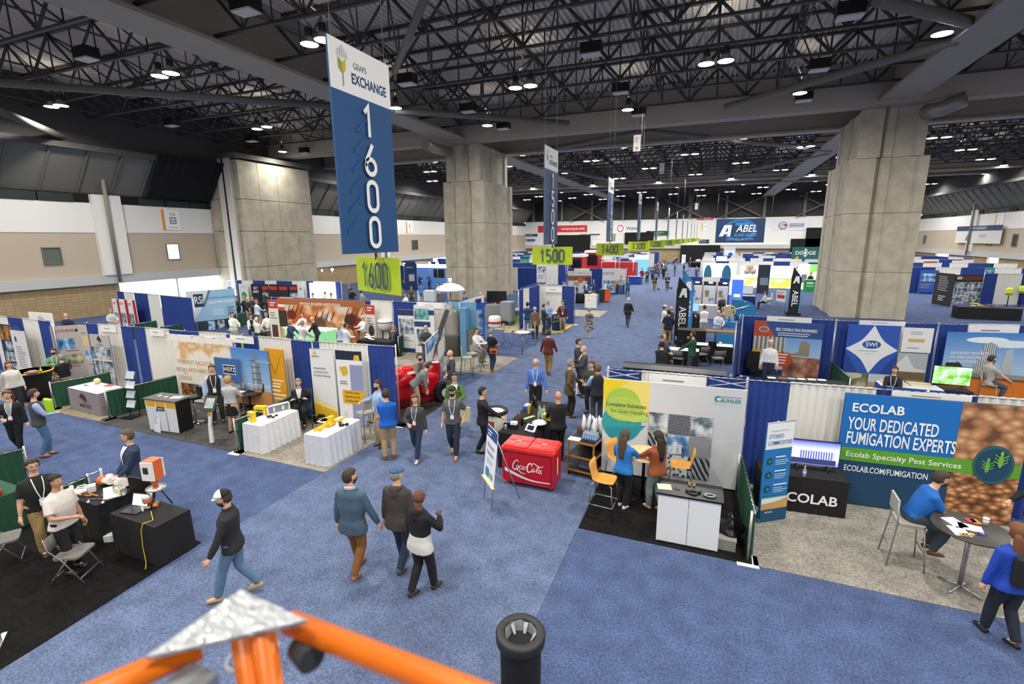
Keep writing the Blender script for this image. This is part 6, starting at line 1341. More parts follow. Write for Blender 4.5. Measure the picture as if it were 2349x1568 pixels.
simple('linear_display', 'white framed display case at the far end of the table', 'case', on(640, 946, tz), [('frame', '#e6e7e8', MB().bb((-.3, -.02, 0), (.3, .02, .03)).bb((-.3, -.02, .22), (.3, .02, .26)).bb((-.3, -.02, 0), (-.27, .02, .26)).bb((.27, -.02, 0), (.3, .02, .26))), ('panel', '#7d8084', MB().bb((-.27, .0, .03), (.27, .015, .22))), ('part_sample', '#c9ccd0', MB().bb((-.15, -.03, .06), (-.1, .0, .19)).bb((.08, -.03, .06), (.14, .0, .19)))], 1.2)
c_ = at(842, 1012); inst('barchair', mk_barchair, 'grey metal bar chair behind the corner actuator table', (c_.x-.1, c_.y+.15, .012), R2(-70), 'grey metal bar chairs')
inst('fold_g', lambda: mk_folding('#23262a', '#55585c'), 'dark chair under the seated woman in black', (-10.9, 10.36, .012), R2(140), 'dark folding chairs', 1.3)
lump('black bag lying on the floor below the Automation banner', 'shoulder_bag', 'bag', at(735, 968), BLK, 8, .2, 7, .9)
# ================================================================ dark counter booth
c, r, w, d = tri((351, 986), (419, 995), (437, 986)); d = .45
t = T('display_counter', 'three-panel counter with yellow band and grey top, charcoal carpet', 'counter', (c.x, c.y, .012), r); H = .97
MB().bb((-w/2-.05, -d/2-.05, H), (w/2+.05, d/2+.08, H+.03)).obj('top', mat('#55534f', .4), t); MB().bb((w/2-.02, -d/2, .04), (w/2, d/2, H)).bb((-w/2, -d/2, .04), (-w/2+.02, d/2, H)).obj('side', mat('#101012', .5), t)
for k in range(3):
    x0 = -w/2+k*w/3; f = MB(); f.bb((x0+.012, -d/2-.01, .05), (x0+w/3-.012, -d/2+.01, H)); fo = f.obj('front_panel', mat('#d9dbde', .5), t)
    MB().bb((x0+.012, -d/2-.014, H-.2), (x0+w/3-.012, -d/2-.01, H-.04)).obj('yellow_band', mat('#e3a81c', .5), fo); MB().tube([(x0+.004, -d/2-.01, .04), (x0+.004, -d/2-.01, H)], .012, 6).obj('corner_post', ALU, t)
g = bpy.data.objects.new('front_print', None); COL.objects.link(g); g.parent = t; g.location = (-w/6, -d/2-.016, 0); gfx(g, w/3, H, [('r', .15, .68, .85, .8, '#1c2633'), ('t', 'WEITZ', .5, .74, .07, '#eef2f6', dict(bold=.03))])
for i, (x, y, col) in enumerate([(367, 907, '#e8e8e6'), (381, 910, '#e2e4e8'), (405, 911, '#ececea')]): paper(['small card', 'folded leaflet', 'wide brochure'][i]+' on the grey counter top', on(x, y, 1.014), (.08, .1, .3)[i], (.1, .08, .2)[i], col, .2*i)
panel('small white sign with a blue top leaning on the counter', at(354, 990), at(367, 994), .02, .82, '#e9eaec', [('r', 0, .78, 1, 1, '#24466f'), ('l', .15, .6, .85, 4, .08, '#a3a9b2')], name='display_sign', cat='sign', lean=4)
p = at(487, 1016); t = T('tablet_kiosk', 'slanted white kiosk post with a yellow band and black tablet', 'kiosk', (p.x, p.y, .012), math.radians(18))
MB().xprism([(-.05, 0), (.05, 0), (.055, .5), (.12, 1.0), (.05, 1.0), (-.03, .5)], -.03, .03).obj('post', mat('#e9eaeb', .4), t); MB().xprism([(-.0, .78), (.09, .78), (.12, 1.0), (.04, 1.0)], -.035, .035).obj('yellow_band', mat('#e3a81c', .5), t)
R_ = Matrix.Rotation(math.radians(-35), 3, 'X'); b = MB(); b.box(Vector((.1, 0, 1.13)), (.36, .03, .42), m=R_); b.obj('tablet_frame', mat('#0e0f11', .4), t); b = MB(); b.box(Vector((.1, -.014, 1.14)), (.24, .012, .28), m=R_); b.obj('display', mat('#8f9a98', .3, noise=.4, scale=12, emit=.2), t); MB().bb((-.06, -.12, 0), (.3, .25, .012)).obj('base_plate', mat('#2a2a2c', .5), t)
p = at(451, 968); inst('bstool', mk_blackstool, 'black swivel stool beside the three-panel counter', (p.x, p.y, .012), R2(200))
p = at(570, 898, .76); t = inst('dtable', lambda: mk_bartable('#2c2a29', .45, .75, '#3a3a3c'), 'round dark table before the tower photo', (p.x, p.y, .012)); DT = p
bottle('blue-labelled water bottle on the round dark table', on(563, 893, .775), .033, .22, '#bcd6ea', '#e8eef4', '#4f86c8', clear=True); paper('white leaflet on the round dark table', on(553, 898, .775), .25, .18, '#e9ecf0', .3); laptop('closed-back dark laptop on the round dark table', on(578, 894, .775), 2.4, '#49505a')
inst('fold_g', None, 'black chair under the man in the grey suit', (at(618, 945).x, at(618, 945).y, .012), R2(-80), 'dark folding chairs'); inst('fold_g', None, 'black chair under the man in the dark suit at the round table', (at(572, 915).x, at(572, 915).y+.1, .012), R2(165), 'dark folding chairs')
# literature rack
p = at(303, 957); t = T('literature_rack', 'leaning black literature rack with four leaflet shelves', 'rack', (p.x, p.y, .012), math.radians(8)); t.rotation_euler = (math.radians(-8), 0, math.radians(8))
for sx in (-1, 1): MB().tube([(sx*.19, .1, 0), (sx*.17, .02, 1.42)], .014, 6).obj('upright', BLK, t)
MB().bb((-.22, -.22, 0), (.22, .25, .02)).obj('base', BLK, t)
for i in range(4):
    z = .28+.3*i; MB().bb((-.18, -.06, z), (.18, .02, z+.03)).obj('shelf', BLK, t)
    b = MB(); b.box(Vector((0, -.02, z+.15)), (.32, .02, .24), m=Matrix.Rotation(math.radians(-12), 3, 'X')); b.obj('leaflet', [mat('#c9ced4', .6), mat('#aab4c0', .6), mat('#d9dce0', .6), mat('#b9c3cc', .6)][i], t)
# grey diamond-logo table
c, r, w, d = tri((165, 938), (231, 955), (285, 940)); c = loc2(at(165, 938), r, .88, .38, 0)
draped_table('grey cloth table with a black and red diamond logo', c, r, 1.76, .76, .75, '#d8d0cc', '#8d858a', pleat=.01, els=[('p', [(.52, .92), (.62, .68), (.50, .58), (.42, .72)], '#1f2a2a'), ('p', [(.46, .74), (.60, .62), (.58, .52), (.47, .62)], '#b5363a'), ('t', 'MEYER', .58, .36, .24, '#3c3a40', dict(xs=1.2, bold=.02))])
simple('ball', 'round beige ball on the grey diamond-logo table', 'ball', on(224, 880, .755), [('ball', mat('#d8c79a', .6), MB().ball((0, 0, .1), .1)), ('ring', '#c2ae7c', MB().lathe([(.05, 0), (.06, .01)], 12))]); simple('catalogue', 'red catalogue on the grey diamond-logo table', 'book', on(251, 885, .755), [('pages', '#c8c2b8', MB().bb((-.12, -.09, .005), (.12, .09, .03))), ('cover', '#a84a42', MB().bb((-.125, -.095, .03), (.125, .095, .036)))], .2)
for i, (x, y) in enumerate([(190, 885), (204, 882), (232, 893), (212, 889)]): paper(['left', 'back', 'right', 'middle'][i]+' pale sheet on the grey diamond-logo table', on(x, y, .755), .3, .22, ['#ece9e4', '#e2e4e6', '#dcd2b4', '#eeeae6'][i], .1*i)
t = simple('round_counter', 'tapered black round counter with a yellow rim at the left', 'counter', at(88, 915), [('body', mat('#101112', .5), MB().lathe([(.40, .02), (.42, .5), (.52, 1.0), (.54, 1.02)], 26)), ('rim', '#d9a81c', MB().lathe([(.55, .99), (.56, 1.0), (.56, 1.04), (.54, 1.05)], 26)), ('top', '#b98a3a', MB().lathe([(.54, 1.045), (.53, 1.05), (.001, 1.05)], 24))])
simple('candy_bowl', 'clear bowl of wrapped sweets on the round black counter', 'bowl', on(75, 858, 1.055), [('bowl', mat('#c9d0d4', .1, trans=.5), MB().lathe([(.1, 0), (.2, .08), (.21, .09), (.19, .08), (.001, .02)], 18)), ('sweets', mat('#a86a6a', .4, noise=.5, scale=40), MB().lathe([(.19, .08), (.1, .13), (.001, .14)], 14))]); bottle('green bottle on the round black counter', on(95, 855, 1.055), .04, .2, '#9ac43a', '#e6f0d0')
for i, (x, y, f) in enumerate([(128, 880, 150), (150, 890, 200)]): inst('fold_g', None, ['dark chair under the man in the green shirt', 'dark chair under the man in black at the left'][i], (at(x, y).x, at(x, y).y, .0), R2(f), 'dark folding chairs')
# ================================================================ lower left booth with instruments
cB, w, d = Vector((-8.87, 4.84, 0)), 1.2, .6
draped_table('black cloth table with a laptop and tripod instrument, nearest left', (cB.x, cB.y), 0, w, d, .74, '#131315', pleat=.008)
cA = Vector((-10.53, 4.92, 0)); draped_table('black cloth table crowded with white instruments', (cA.x, cA.y), 0, 1.1, .62, .74, '#131315', pleat=.008)
tz = .748; OR = mat('#d9682a', .4); WH = mat('#e6e4e0', .35); GRN = mat('#7d7b76', .35, .5)
t = T('level_sensor', 'white and orange instrument box on a black tripod', 'instrument', on(365, 1160, tz), math.radians(14))
for k in range(3): a = .6+k*2.1; MB().tube([(.05*math.cos(a), .05*math.sin(a), .34), (.2*math.cos(a), .2*math.sin(a), 0)], .012, 6).obj('tripod_leg', BLK, t)
MB().lathe([(.15, .34), (.16, .35), (.16, .37), (.05, .39)], 20).obj('flange', mat('#b9b7b2', .3, .6), t); MB().lathe([(.045, .38), (.05, .45), (.06, .47), (.055, .55)], 14).obj('neck', OR, t)
b = MB(); b.rbox((0, 0, .72), (.22, .20, .36), .02); b.obj('case', OR, t); MB().bb((-.115, -.125, .55), (.115, -.095, .89)).obj('front_cover', WH, t); MB().bb((-.115, .095, .55), (.115, .125, .89)).obj('rear_cover', WH, t); MB().bb((-.07, -.13, .68), (.03, -.125, .80)).obj('display', mat('#2b2622', .3), t)
laptop('open laptop showing charts on the nearest black table', on(308, 1170, tz), math.radians(12), '#b9c4cc')
t = monitor('black monitor seen from behind between the black tables', on(330, 1142, tz), PI+.1, .5, .3, mat('#1a1a1c', .3))
t = T('flow_meter', 'orange and white flow meter on a grey flange', 'instrument', on(342, 1158, tz), 0.); MB().lathe([(.16, 0), (.16, .025), (.05, .03)], 20).obj('flange', GRN, t); MB().lathe([(.06, .03), (.09, .09), (.085, .14)], 16).obj('body', OR, t); MB().lathe([(.09, .14), (.09, .2), (.05, .21), (.001, .205)], 16).obj('cover', WH, t); MB().tube([(.12, 0, .02), (.2, .02, .03)], .03, 8).obj('knob', mat('#e8841c', .4), t)
yb = cB.y-d/2; xb = at(337, 1198, .75).x; q = [on(354, 1120, 1.15), on(350, 1150, .80), on(346, 1172, .765), (xb+.05, yb+.12, .765), (xb, yb-.015, .765), (xb-.02, yb-.045, .66), (xb-.05, yb-.05, .35), (xb-.02, yb-.06, .05), (xb+.1, yb-.15, .022)]
tag(MB().tube(q, .007, 6).obj('power_cable', mat('#d9bf1e', .5)), 'yellow cable hanging down the front of the nearest black table', 'cable')
bottle('short white bottle beside the laptop', on(328, 1172, tz), .018, .1, '#e6e6e4', '#dddddd')
items = [(166, 1128, 'pole'), (178, 1130, 'disc'), (190, 1122, 'coil'), (196, 1130, 'tube'), (185, 1138, 'rod'), (207, 1136, 'rod'), (212, 1125, 'box'), (236, 1112, 'ball'), (252, 1110, 'cyl'), (272, 1114, 'cyl'), (288, 1114, 'ring'), (262, 1128, 'plate'), (276, 1132, 'frame'), (215, 1147, 'wires'), (235, 1145, 'wires'), (198, 1145, 'wires')]
nm = {'pole': 'white round sensor head', 'disc': 'white flat disc sensor', 'coil': 'coiled white hose', 'tube': 'white tube sensor', 'rod': 'copper coloured rod sensor', 'box': 'small white junction box', 'ball': 'orange domed sensor', 'cyl': 'white cylinder sensor', 'ring': 'red and white ring sensor', 'plate': 'white mounting plate', 'frame': 'metal frame sample', 'wires': 'thin metal rod probe'}
whr = ['at the left end', 'near the left end', 'at the back left', 'behind the rods', 'at the front left', 'in the middle front', 'at the back', 'in the middle back', 'just right of the middle', 'right of the middle', 'at the right end', 'on the front right corner', 'on the white plate', 'at the front middle', 'at the front right', 'at the front left edge']
for (x, y, kd), wh in zip(items, whr):
    t = T('sensor_sample', nm[kd]+' '+wh+' of the instrument table', 'instrument', on(x, y, tz), random.uniform(-.6, .6), 'instruments on the black table')
    if kd == 'pole': MB().lathe([(.09, 0), (.09, .03), (.03, .04), (.035, .12), (.03, .13), (.001, .13)], 14).obj('head', WH, t)
    elif kd == 'disc': MB().lathe([(.11, 0), (.12, .02), (.06, .04), (.001, .045)], 16).obj('disc', WH, t)
    elif kd == 'coil': MB().tube([((.13-.002*j)*math.cos(j*.5), (.08-.001*j)*math.sin(j*.5), .02+.002*j) for j in range(30)], .011, 6).obj('hose', WH, t)
    elif kd == 'tube': MB().tube([(-.16, 0, .035), (.1, 0, .035)], .032, 12).obj('tube', WH, t); MB().tube([(.1, 0, .035), (.17, 0, .035)], .045, 12).obj('cap', GRN, t)
    elif kd == 'rod': MB().tube([(-.22, -.03, .025), (.22, .05, .025)], .016, 8).obj('rod', mat('#b8794a', .4, .4), t); MB().tube([(-.26, -.036, .025), (-.2, -.026, .025)], .026, 10).obj('head', WH, t)
    elif kd == 'box': MB().rbox((0, 0, .06), (.16, .12, .12), .02).obj('housing', WH, t); MB().bb((-.03, -.065, .03), (.03, -.06, .09)).obj('label_plate', GRN, t)
    elif kd == 'ball': MB().ball((0, 0, .1), .095).obj('dome', OR, t); MB().tube([(.05, 0, .1), (.2, .02, .12)], .06, 12).obj('barrel', WH, t)
    elif kd == 'cyl': MB().tube([(-.12, 0, .09), (.1, .03, .11)], .085, 14).obj('housing', WH, t); MB().tube([(.1, .03, .11), (.15, .035, .115)], .07, 12).obj('cap', mat('#d2cfc8', .4), t)
    elif kd == 'ring': MB().tube([(-.06, 0, .08), (.06, .02, .09)], .08, 14).obj('housing', WH, t); MB().tube([(-.07, 0, .08), (-.03, .005, .083)], .085, 14).obj('red_band', mat('#c8402e', .4), t)
    elif kd == 'plate': MB().bb((-.28, -.16, 0), (.28, .16, .02)).obj('plate', WH, t)
    elif kd == 'frame': t.location.z += .021; MB().bb((-.14, -.05, 0), (.14, -.03, .1)).bb((-.14, .03, 0), (.14, .05, .1)).bb((-.14, -.05, .1), (-.11, .05, .12)).bb((.11, -.05, .1), (.14, .05, .12)).obj('frame', mat('#b9b59c', .3, .5), t)
    else: MB().tube([(-.2, 0, .015), (.05, .03, .015), (.2, 0, .02)], .008, 6).obj('probe', mat('#8b8c88', .3, .7), t); MB().ball((.2, 0, .025), .025).obj('tip', WH, t)
inst('fold', mk_folding, 'grey folding chair in the lower left corner', (at(180, 1322).x, at(180, 1322).y, .012), R2(62), 'grey folding chairs'); inst('fold', None, 'grey folding chair with a red seat edge at the left border', (at(20, 1290).x, at(20, 1290).y, .012), R2(30), 'grey folding chairs')
drape('low green drape at the left edge behind the two standing men', at(-90, 1058, .92), at(54, 1026, .92), .92, 'g1', name='divider_drape', group='low green divider drapes')
drape('low green drape with a bare rail behind the instrument table', at(130, 1117, .92), at(204, 1089, .92), .92, 'g1', name='divider_drape', group='low green divider drapes')
a, c_ = at(204, 1089, .9), at(231, 1079, .9); t = T('rail_pole', 'bare silver rail and pole beside the instrument table', 'pole', (0, 0, 0)); MB().tube([a, c_], .02, 8).obj('rail', ALU, t); MB().tube([(c_.x, c_.y, 0), (c_.x, c_.y, .95)], .025, 8).obj('upright', ALU, t)
draped_table('green skirted table with a red cushion at the left border', (at(10, 1215).x-.3, at(10, 1215).y), 0, 1.0, .7, .74, '#1d4a33', pleat=.02); q = at(15, 1165, .8)
b = MB(); b.rbox((0, 0, .06), (.7, .35, .12), .06); o = link('cushion', remesh(b, .03, 4), mat('#c2382c', .35)); o.location = (at(10, 1215).x-.2, at(10, 1215).y-.1, .745); tag(o, 'shiny red cushion on the green table at the left border', 'cushion')
t = panel('tilted colourful poster on a stand in the lower left corner', at(-60, 1500), at(8, 1478), .35, 1.0, '#d8cfc4', [('r', .05, .5, .95, .95, '#c9764a'), ('r', .05, .08, .6, .45, '#5f6f9a'), ('l', .65, .4, .95, 4, .08, '#8a8078')], feet='legs', name='poster_stand', cat='sign')
paper('white plastic bag lying under the black tables', (at(262, 1235).x, at(262, 1235).y, .014), .2, .25, '#c9d0d2', .6, name='plastic_bag', th=.12, cat='bag')
# ================================================================ right second row
panel('CONSULTING ENGINEERS display with red corner and building photo', RE(1731, .3), RE(1888, .3), .1, 2.3, '#2b4f8f', [('r', 0, .74, 1, 1, '#2a4c8c'), ('p', [(0, .74), (0, 1), (.16, 1), (.33, .74)], '#b5492e'), ('e', .15, .86, .075, .05, '#c9b0a6'), ('e', .15, .86, .06, .035, '#7d6a68'), ('t', 'EBG CONSULTING ENGINEERS', .62, .87, .07, '#eef0f4', dict(xs=.62, bold=.03)), ('l', .36, .82, .95, 2, .035, '#c9d3e6'), ('r', 0, .50, .48, .74, ramp_mat('tanks', 'Wave', [(.2, '#6b6a66'), (.8, '#c5c3bc')], scale=2.2)), ('r', .48, .42, 1, .74, skyg), ('p', [(.55, .46), (.68, .50), (.70, .68), (.78, .70), (.84, .64), (.84, .44), (.55, .44)], '#8f8272'), ('r', 0, .40, .45, .50, '#d2a81e'), ('r', 0, .18, .48, .40, '#b9b2b8'), ('r', .48, .0, 1, .42, ramp_mat('dusk', 'Noise', [(.3, '#3a3230'), (.5, '#8c5a4a'), (.7, '#c9a58c')], scale=2)), ('p', [(.30, .36), (.36, .48), (.56, .48), (.62, .36), (.56, .24), (.36, .24)], '#b5442a'), ('l', .38, .46, .56, 4, .05, '#e8d5cc'), ('r', 0, 0, .48, .18, '#1d2f5e')], feet='none')
draped_table('black cloth table with papers at the consulting engineers display', at(1850, 872, .75)[:2], 0, 2.3, .6, .75, '#101216', pleat=.006)
for i, x in enumerate((1770, 1795, 1816, 1838, 1862, 1885)): paper(['first', 'second', 'third', 'fourth', 'fifth', 'sixth'][i]+' leaflet from the left on the engineers table', on(x, 866+i, .757), .24, .2, ['#dfe4ec', '#b04a4a', '#8fb0d6', '#e6e9ee', '#eef0f4', '#e2e6ec'][i], .1, group='leaflets on the engineers table')
inst('fold', None, 'grey folding chair right of the man in white at the engineers table', (at(1865, 868).x, at(1865, 868).y, 0), R2(180), 'grey folding chairs')
simple('office_chair', 'black padded office chair left of the man in white', 'chair', at(1728, 875), [('seat', BLK, MB().rbox((0, 0, .48), (.5, .5, .1), .08)), ('backrest', BLK, MB().rbox((0, .25, .82), (.5, .1, .6), .04)), ('column', '#2a2a2c', MB().tube([(0, 0, .05), (0, 0, .45)], .03, 8)), ('base', '#2a2a2c', MB().tube([(-.28, 0, .04), (.28, 0, .04)], .025, 6).tube([(0, -.28, .04), (0, .28, .04)], .025, 6)), ('cover', '#a8a698', MB().rbox((.28, -.1, .56), (.3, .2, .04), .02))], .3)
dm = []
for (x0, z0), (x1, z1) in (((.5, 1), (1, .5)), ((1, .5), (.5, 0)), ((.5, 0), (0, .5)), ((0, .5), (.5, 1))):
    for k in range(8):
        t_ = k/8; bx, bz = x0+(x1-x0)*t_, z0+(z1-z0)*t_; s_ = .10*math.sin(PI*t_); dm.append((bx-(bx-.5)*s_*2, bz-(bz-.5)*s_*2))
panel('blue display with a white concave diamond', RE(1943, .32), RE(2062, .32), .62, 2.34, '#2a55b5', [('p', [(0, .0), (.3, 0), (.0, .45)], '#1d3f95'), ('p', [(1, .0), (.7, 0), (1, .45)], '#1d3f95'), ('p', dm, '#e4e8ea'), ('e', .49, .60, .18, .085, '#2a4fa0'), ('t', 'SWI', .49, .60, .12, '#eef1f4', dict(bold=.03)), ('l', .25, .475, .73, 1, .03, '#9aa3b0'), ('l', .38, .42, .62, 1, .02, '#b0b6bf')], feet='legs')
panel('pale landscape photo under the white diamond', RE(1940, .30), RE(2002, .30), .05, .66, '#8d8a60', [('r', 0, 0, 1, 1, phg), ('e', .4, .75, .4, .2, '#c9c6b4')], feet='none')
panel('plant photo under the white diamond, right side', RE(2004, .30), RE(2064, .30), .05, .66, '#9aa3a8', [('r', 0, 0, 1, .4, '#b59a7a'), ('r', 0, .4, 1, 1, '#c3ced6')], feet='none')
panel('white fabric poster right of the white diamond', RE(2068, .34), RE(2136, .34), 1.45, 2.30, '#e4e6e6', [('l', .25, .85, .8, 2, .08, '#8fa9cc'), ('r', .2, .42, .75, .56, '#c9b06a'), ('l', .2, .2, .8, 1, .08, '#6f97cc')], feet='legs')
panel('brown landscape photo panel below the white fabric poster', RE(2064, .33), RE(2132, .33), .1, 1.42, '#8f7a58', [('r', 0, .5, 1, 1, '#a9b4bc'), ('p', [(0, .5), (0, .7), (.3, .95), (.6, .6), (1, .55), (1, .5)], '#d5d8da'), ('r', 0, .3, 1, .48, '#6d5f45')], feet='none')
panel('blue sky ENGINEERED PRODUCTS display with elevator towers', RE(2168, .32), RE(2440, .32), .1, 2.2, '#2f6fc4', [('r', 0, 0, 1, 1, skyg), ('e', .35, .88, .18, .05, '#e4ecf4'), ('e', .55, .82, .2, .06, '#d9e6f2'), ('p', [(.0, .12), (.03, .5), (.14, .52), (.24, .3), (.2, .1)], ramp_mat('rack', 'Brick', [(0, '#1c2020'), (1, '#4a4c44')], scale=3, rot=(PI/2, 0, 0))), ('p', [(.22, .2), (.33, .8), (.38, .85), (.44, .8), (.44, .2)], ramp_mat('twr', 'Wave', [(.3, '#5d6a74'), (.7, '#c9d3da')], scale=5)), ('p', [(.48, .1), (.52, .72), (.58, .74), (.62, .1)], '#aab8c2'), ('t', 'ENGINEERED PRODUCTS', .05, .66, .06, '#eef2f6', dict(align='LEFT', xs=.8, bold=.02)), ('t', 'FOR GRAIN HANDLING, STORAGE', .05, .59, .06, '#eef2f6', dict(align='LEFT', xs=.7, bold=.02)), ('t', 'AND PROCESSING', .05, .52, .06, '#eef2f6', dict(align='LEFT', xs=.8, bold=.02)), ('r', 0, 0, 1, .12, '#c9741c')], feet='none')
draped_table('blue and white skirted table with model tray at the white diamond display', at(2085, 884, .75)[:2], 0, 1.6, .6, .75, '#e0e3ea', '#2a4fa0')
simple('tray', 'shallow beige model tray, left one on the diamond display table', 'tray', on(2050, 880, .757), [('tray', '#c9b994', MB().bb((-.3, -.2, 0), (.3, .2, .05))), ('rim', '#e0dccf', MB().bb((-.32, -.22, 0), (.32, -.2, .07))), ('rim', '#e0dccf', MB().bb((-.32, .2, 0), (.32, .22, .07)))]); simple('tray', 'shallow beige model tray, right one on the diamond display table', 'tray', on(2112, 885, .757), [('tray', '#b9a884', MB().bb((-.3, -.2, 0), (.3, .2, .05))), ('rim', '#e0dccf', MB().bb((-.32, -.22, 0), (.32, -.2, .07))), ('rim', '#e0dccf', MB().bb((-.32, .2, 0), (.32, .22, .07)))])
monitor('screen with a green landscape right of the diamond display table', (at(2185, 895, .75).x, at(2185, 895, .75).y+.2, .75), .0, .95, .58, ramp_mat('land', 'Noise', [(.3, '#3f7a3a'), (.5, '#8fc46a'), (.65, '#bfe0ee')], scale=4, emit=.7))
draped_table('dark skirted table under the landscape screen', (at(2185, 895, .75).x, at(2185, 895, .75).y+.2), 0, 1.0, .5, .74, '#15161a', pleat=.008)
t = simple('counter', 'orange fronted counter at the right border behind the drape', 'counter', at(2320, 935), [('front', '#c9701c', MB().bb((-1.3, -.25, 0), (1.3, .25, .95))), ('top', '#55534f', MB().bb((-1.35, -.3, .95), (1.35, .3, .99)))])
inst('barchair', None, 'bar chair under the man in the grey shirt at the right border', (at(2268, 940).x, at(2268, 940).y+.35, 0), R2(100), 'grey metal bar chairs')
a, c = at(1428, 830, 2.44), at(1668, 850, 2.44)
t = panel('long black and silver display header behind the photo-tile display drape', (a.x, a.y+.1), (c.x, c.y+.1), 1.9, 2.42, '#0f1013', [('r', 0, .75, 1, .98, mat('#b9bbbd', .3, .6))], name='display_header', cat='display', th=.12)
for x in (.08, 2.2): MB().tube([(x, .06, 0), (x, .06, 2.0)], .03, 8).obj('support_pole', ALU, t)
# laptop tables between the aisle and the engineers display
t1 = (at(1560, 800, .75).x, at(1560, 800, .75).y); draped_table('white topped table with a laptop in front of the green sweater', t1, 0, 1.5, .6, .75, '#e4e4e2', '#1a1b20', pleat=.01); t2 = (at(1635, 790, .75).x, at(1635, 790, .75).y); draped_table('white topped table with open laptop and mug', t2, 0, 1.6, .6, .75, '#e4e4e2', '#15161a', pleat=.01)
laptop('silver laptop seen from behind on the right white table', on(1634, 793, .752), PI, '#bcd0ee'); laptop('pale laptop left of the green sweater', on(1558, 790, .757), PI-.2, '#c9ccd0'); simple('mug', 'white mug on the right white table', 'mug', on(1652, 789, .755), [('body', '#e9e9e7', MB().lathe([(.04, 0), (.045, .1), (.04, .1), (.035, .01), (.001, .01)], 14)), ('handle', '#e9e9e7', MB().tube([(.045, 0, .08), (.075, 0, .06), (.045, 0, .03)], .008, 5))])
for i, (x, y, f) in enumerate([(1645, 845, 340), (1608, 835, 320), (1555, 845, 20)]): inst('fold', None, 'grey folding chair '+['at the right white table', 'behind the green sweater', 'with paper bags, left white table'][i], (at(x, y).x, at(x, y).y, 0), R2(f), 'grey folding chairs')
lump('pile of white plastic bags behind the black display header', 'plastic_bags', 'bags', at(1560, 900), mat('#dfe6ea', .5), 10, .45, 11, .8)
# feather flags
def flag(label, px, py, h, cols, txt, bend=1):
    p = at(px, py); t = T('feather_flag', label, 'flag', p, math.radians(18), 'feather flags'); k = h/3.3; n = 14; L = []; Rr = []
    for i in range(n):
        u = i/(n-1); z = (.35+2.95*u)*k; x1 = .62*k*(1 if u < .72 else math.cos((u-.72)/.28*PI/2)); L.append((0 if u < .8 else (u-.8)*.3*k, z)); Rr.append((max(x1, L[-1][0]+.02), z))
    pl = [(bend*x, z) for x, z in L+Rr[::-1]]
    b = MB(); b.xprism(pl, -.008, .008); b.obj('sail', mat(cols[0], .6), t)
    m = [(bend*x, z) for x, z in L[8:]+Rr[8:][::-1]]; b = MB(); b.xprism(m, -.01, .01); b.obj('sail_top', mat(cols[1], .6), t)
    MB().tube([(0, 0, 0), (0, 0, 2.7*k), (bend*.12*k, 0, 3.2*k), (bend*.3*k, 0, 3.32*k)], .018, 6).obj('pole', BLK, t); MB().bb((-.3, -.3, 0), (.3, .3, .02)).obj('base_plate', BLK, t)
    me = text_mesh(txt, .5*k, xs=.9, bold=.03); o = link('lettering', me.copy(), mat('#e9eef2', .6), t); o.matrix_local = Matrix.Translation((bend*.3*k, -.012, 1.35*k))@Matrix.Rotation(PI/2, 4, 'Y')
    b = MB(); b.xprism([(bend*x*k, z*k) for x, z in ((.1, 2.3), (.25, 2.75), (.45, 2.75), (.5, 2.3), (.38, 2.3), (.36, 2.42), (.26, 2.42), (.22, 2.3))], -.0135, -.0125); b.obj('letter_mark', mat('#e9eef2', .6), t)
flag('black feather flag at the aisle edge', 1546, 786, 3.4, ('#161a24', '#0c0d12'), 'ABEL'); flag('light blue feather flag behind the black one', 1557, 768, 3.6, ('#3a8fd0', '#2f7fc0'), 'ABEL'); flag('black and blue feather flag near the right pillar', 1806, 732, 3.4, ('#141518', '#0e0f12'), 'ABEL')
TP = Line([(1583, 634), (1676, 637)]); TP.sect('drape section behind the three lit white panels', 1583, 1676, 'b1612 w1652 b1676')
for i, (x0, x1) in enumerate(((1586, 1612), (1616, 1644), (1648, 1672))):
    t = panel(['left', 'middle', 'right'][i]+' white slat panel with black top and lamp', TP(x0, .4), TP(x1, .4), .1, 2.15, '#d6d3ce', [('r', 0, .86, 1, 1, '#15161c'), ('r', .12, .45, .5, .68, phb if i == 0 else phg), ('r', .5, .25, .9, .42, pho), *[('r', 0, .1+.08*k, 1, .103+.08*k, '#b9b6b0') for k in range(9)]], feet='legs', name='slat_panel_display', group='white slat panels')
    MB().ball((.5, -.15, 2.08), (.16, .1, .05)).obj('arm_light', mat('#ffffff', .4, emit=3.), t)
draped_table('grey pleated table in front of the three white panels', on(1642, 699, .92)[:2], 0, 2.2, .7, .9, '#d5d5d8', '#a9abb3'); laptop('white laptop on the grey pleated table', on(1657, 698, .905), 0, '#dfe6ee')
monitor('pale blue monitor left of the grey pleated table', (at(1588, 722, .8).x, at(1588, 722, .8).y, .9), .2, .7, .5, mat('#8fb9d2', .3, emit=.5)); draped_table('black cloth counter with a wooden top beside the black flag', at(1584, 800)[:2], 0, 1.3, .7, .98, '#4a3524', '#0f1013', pleat=.006); draped_table('black cloth counter under the pale blue monitor', (at(1588, 722, .8).x, at(1588, 722, .8).y), 0, 1.0, .6, .88, '#15161a', pleat=.006)
t = simple('work_bench', 'wooden bench table with a blue pump box, aisle booth', 'table', at(1655, 800), [('bench_top', '#7a5a3c', MB().bb((-1.6, -.35, .84), (1.2, .35, .9))), ('leg', '#3a3a3c', MB().bb((-1.5, -.3, 0), (-1.42, .3, .84)).bb((1.1, -.3, 0), (1.18, .3, .84))), ('blue_box', '#2b86c4', MB().bb((-.3, -.42, .35), (1.1, -.36, .82)))])
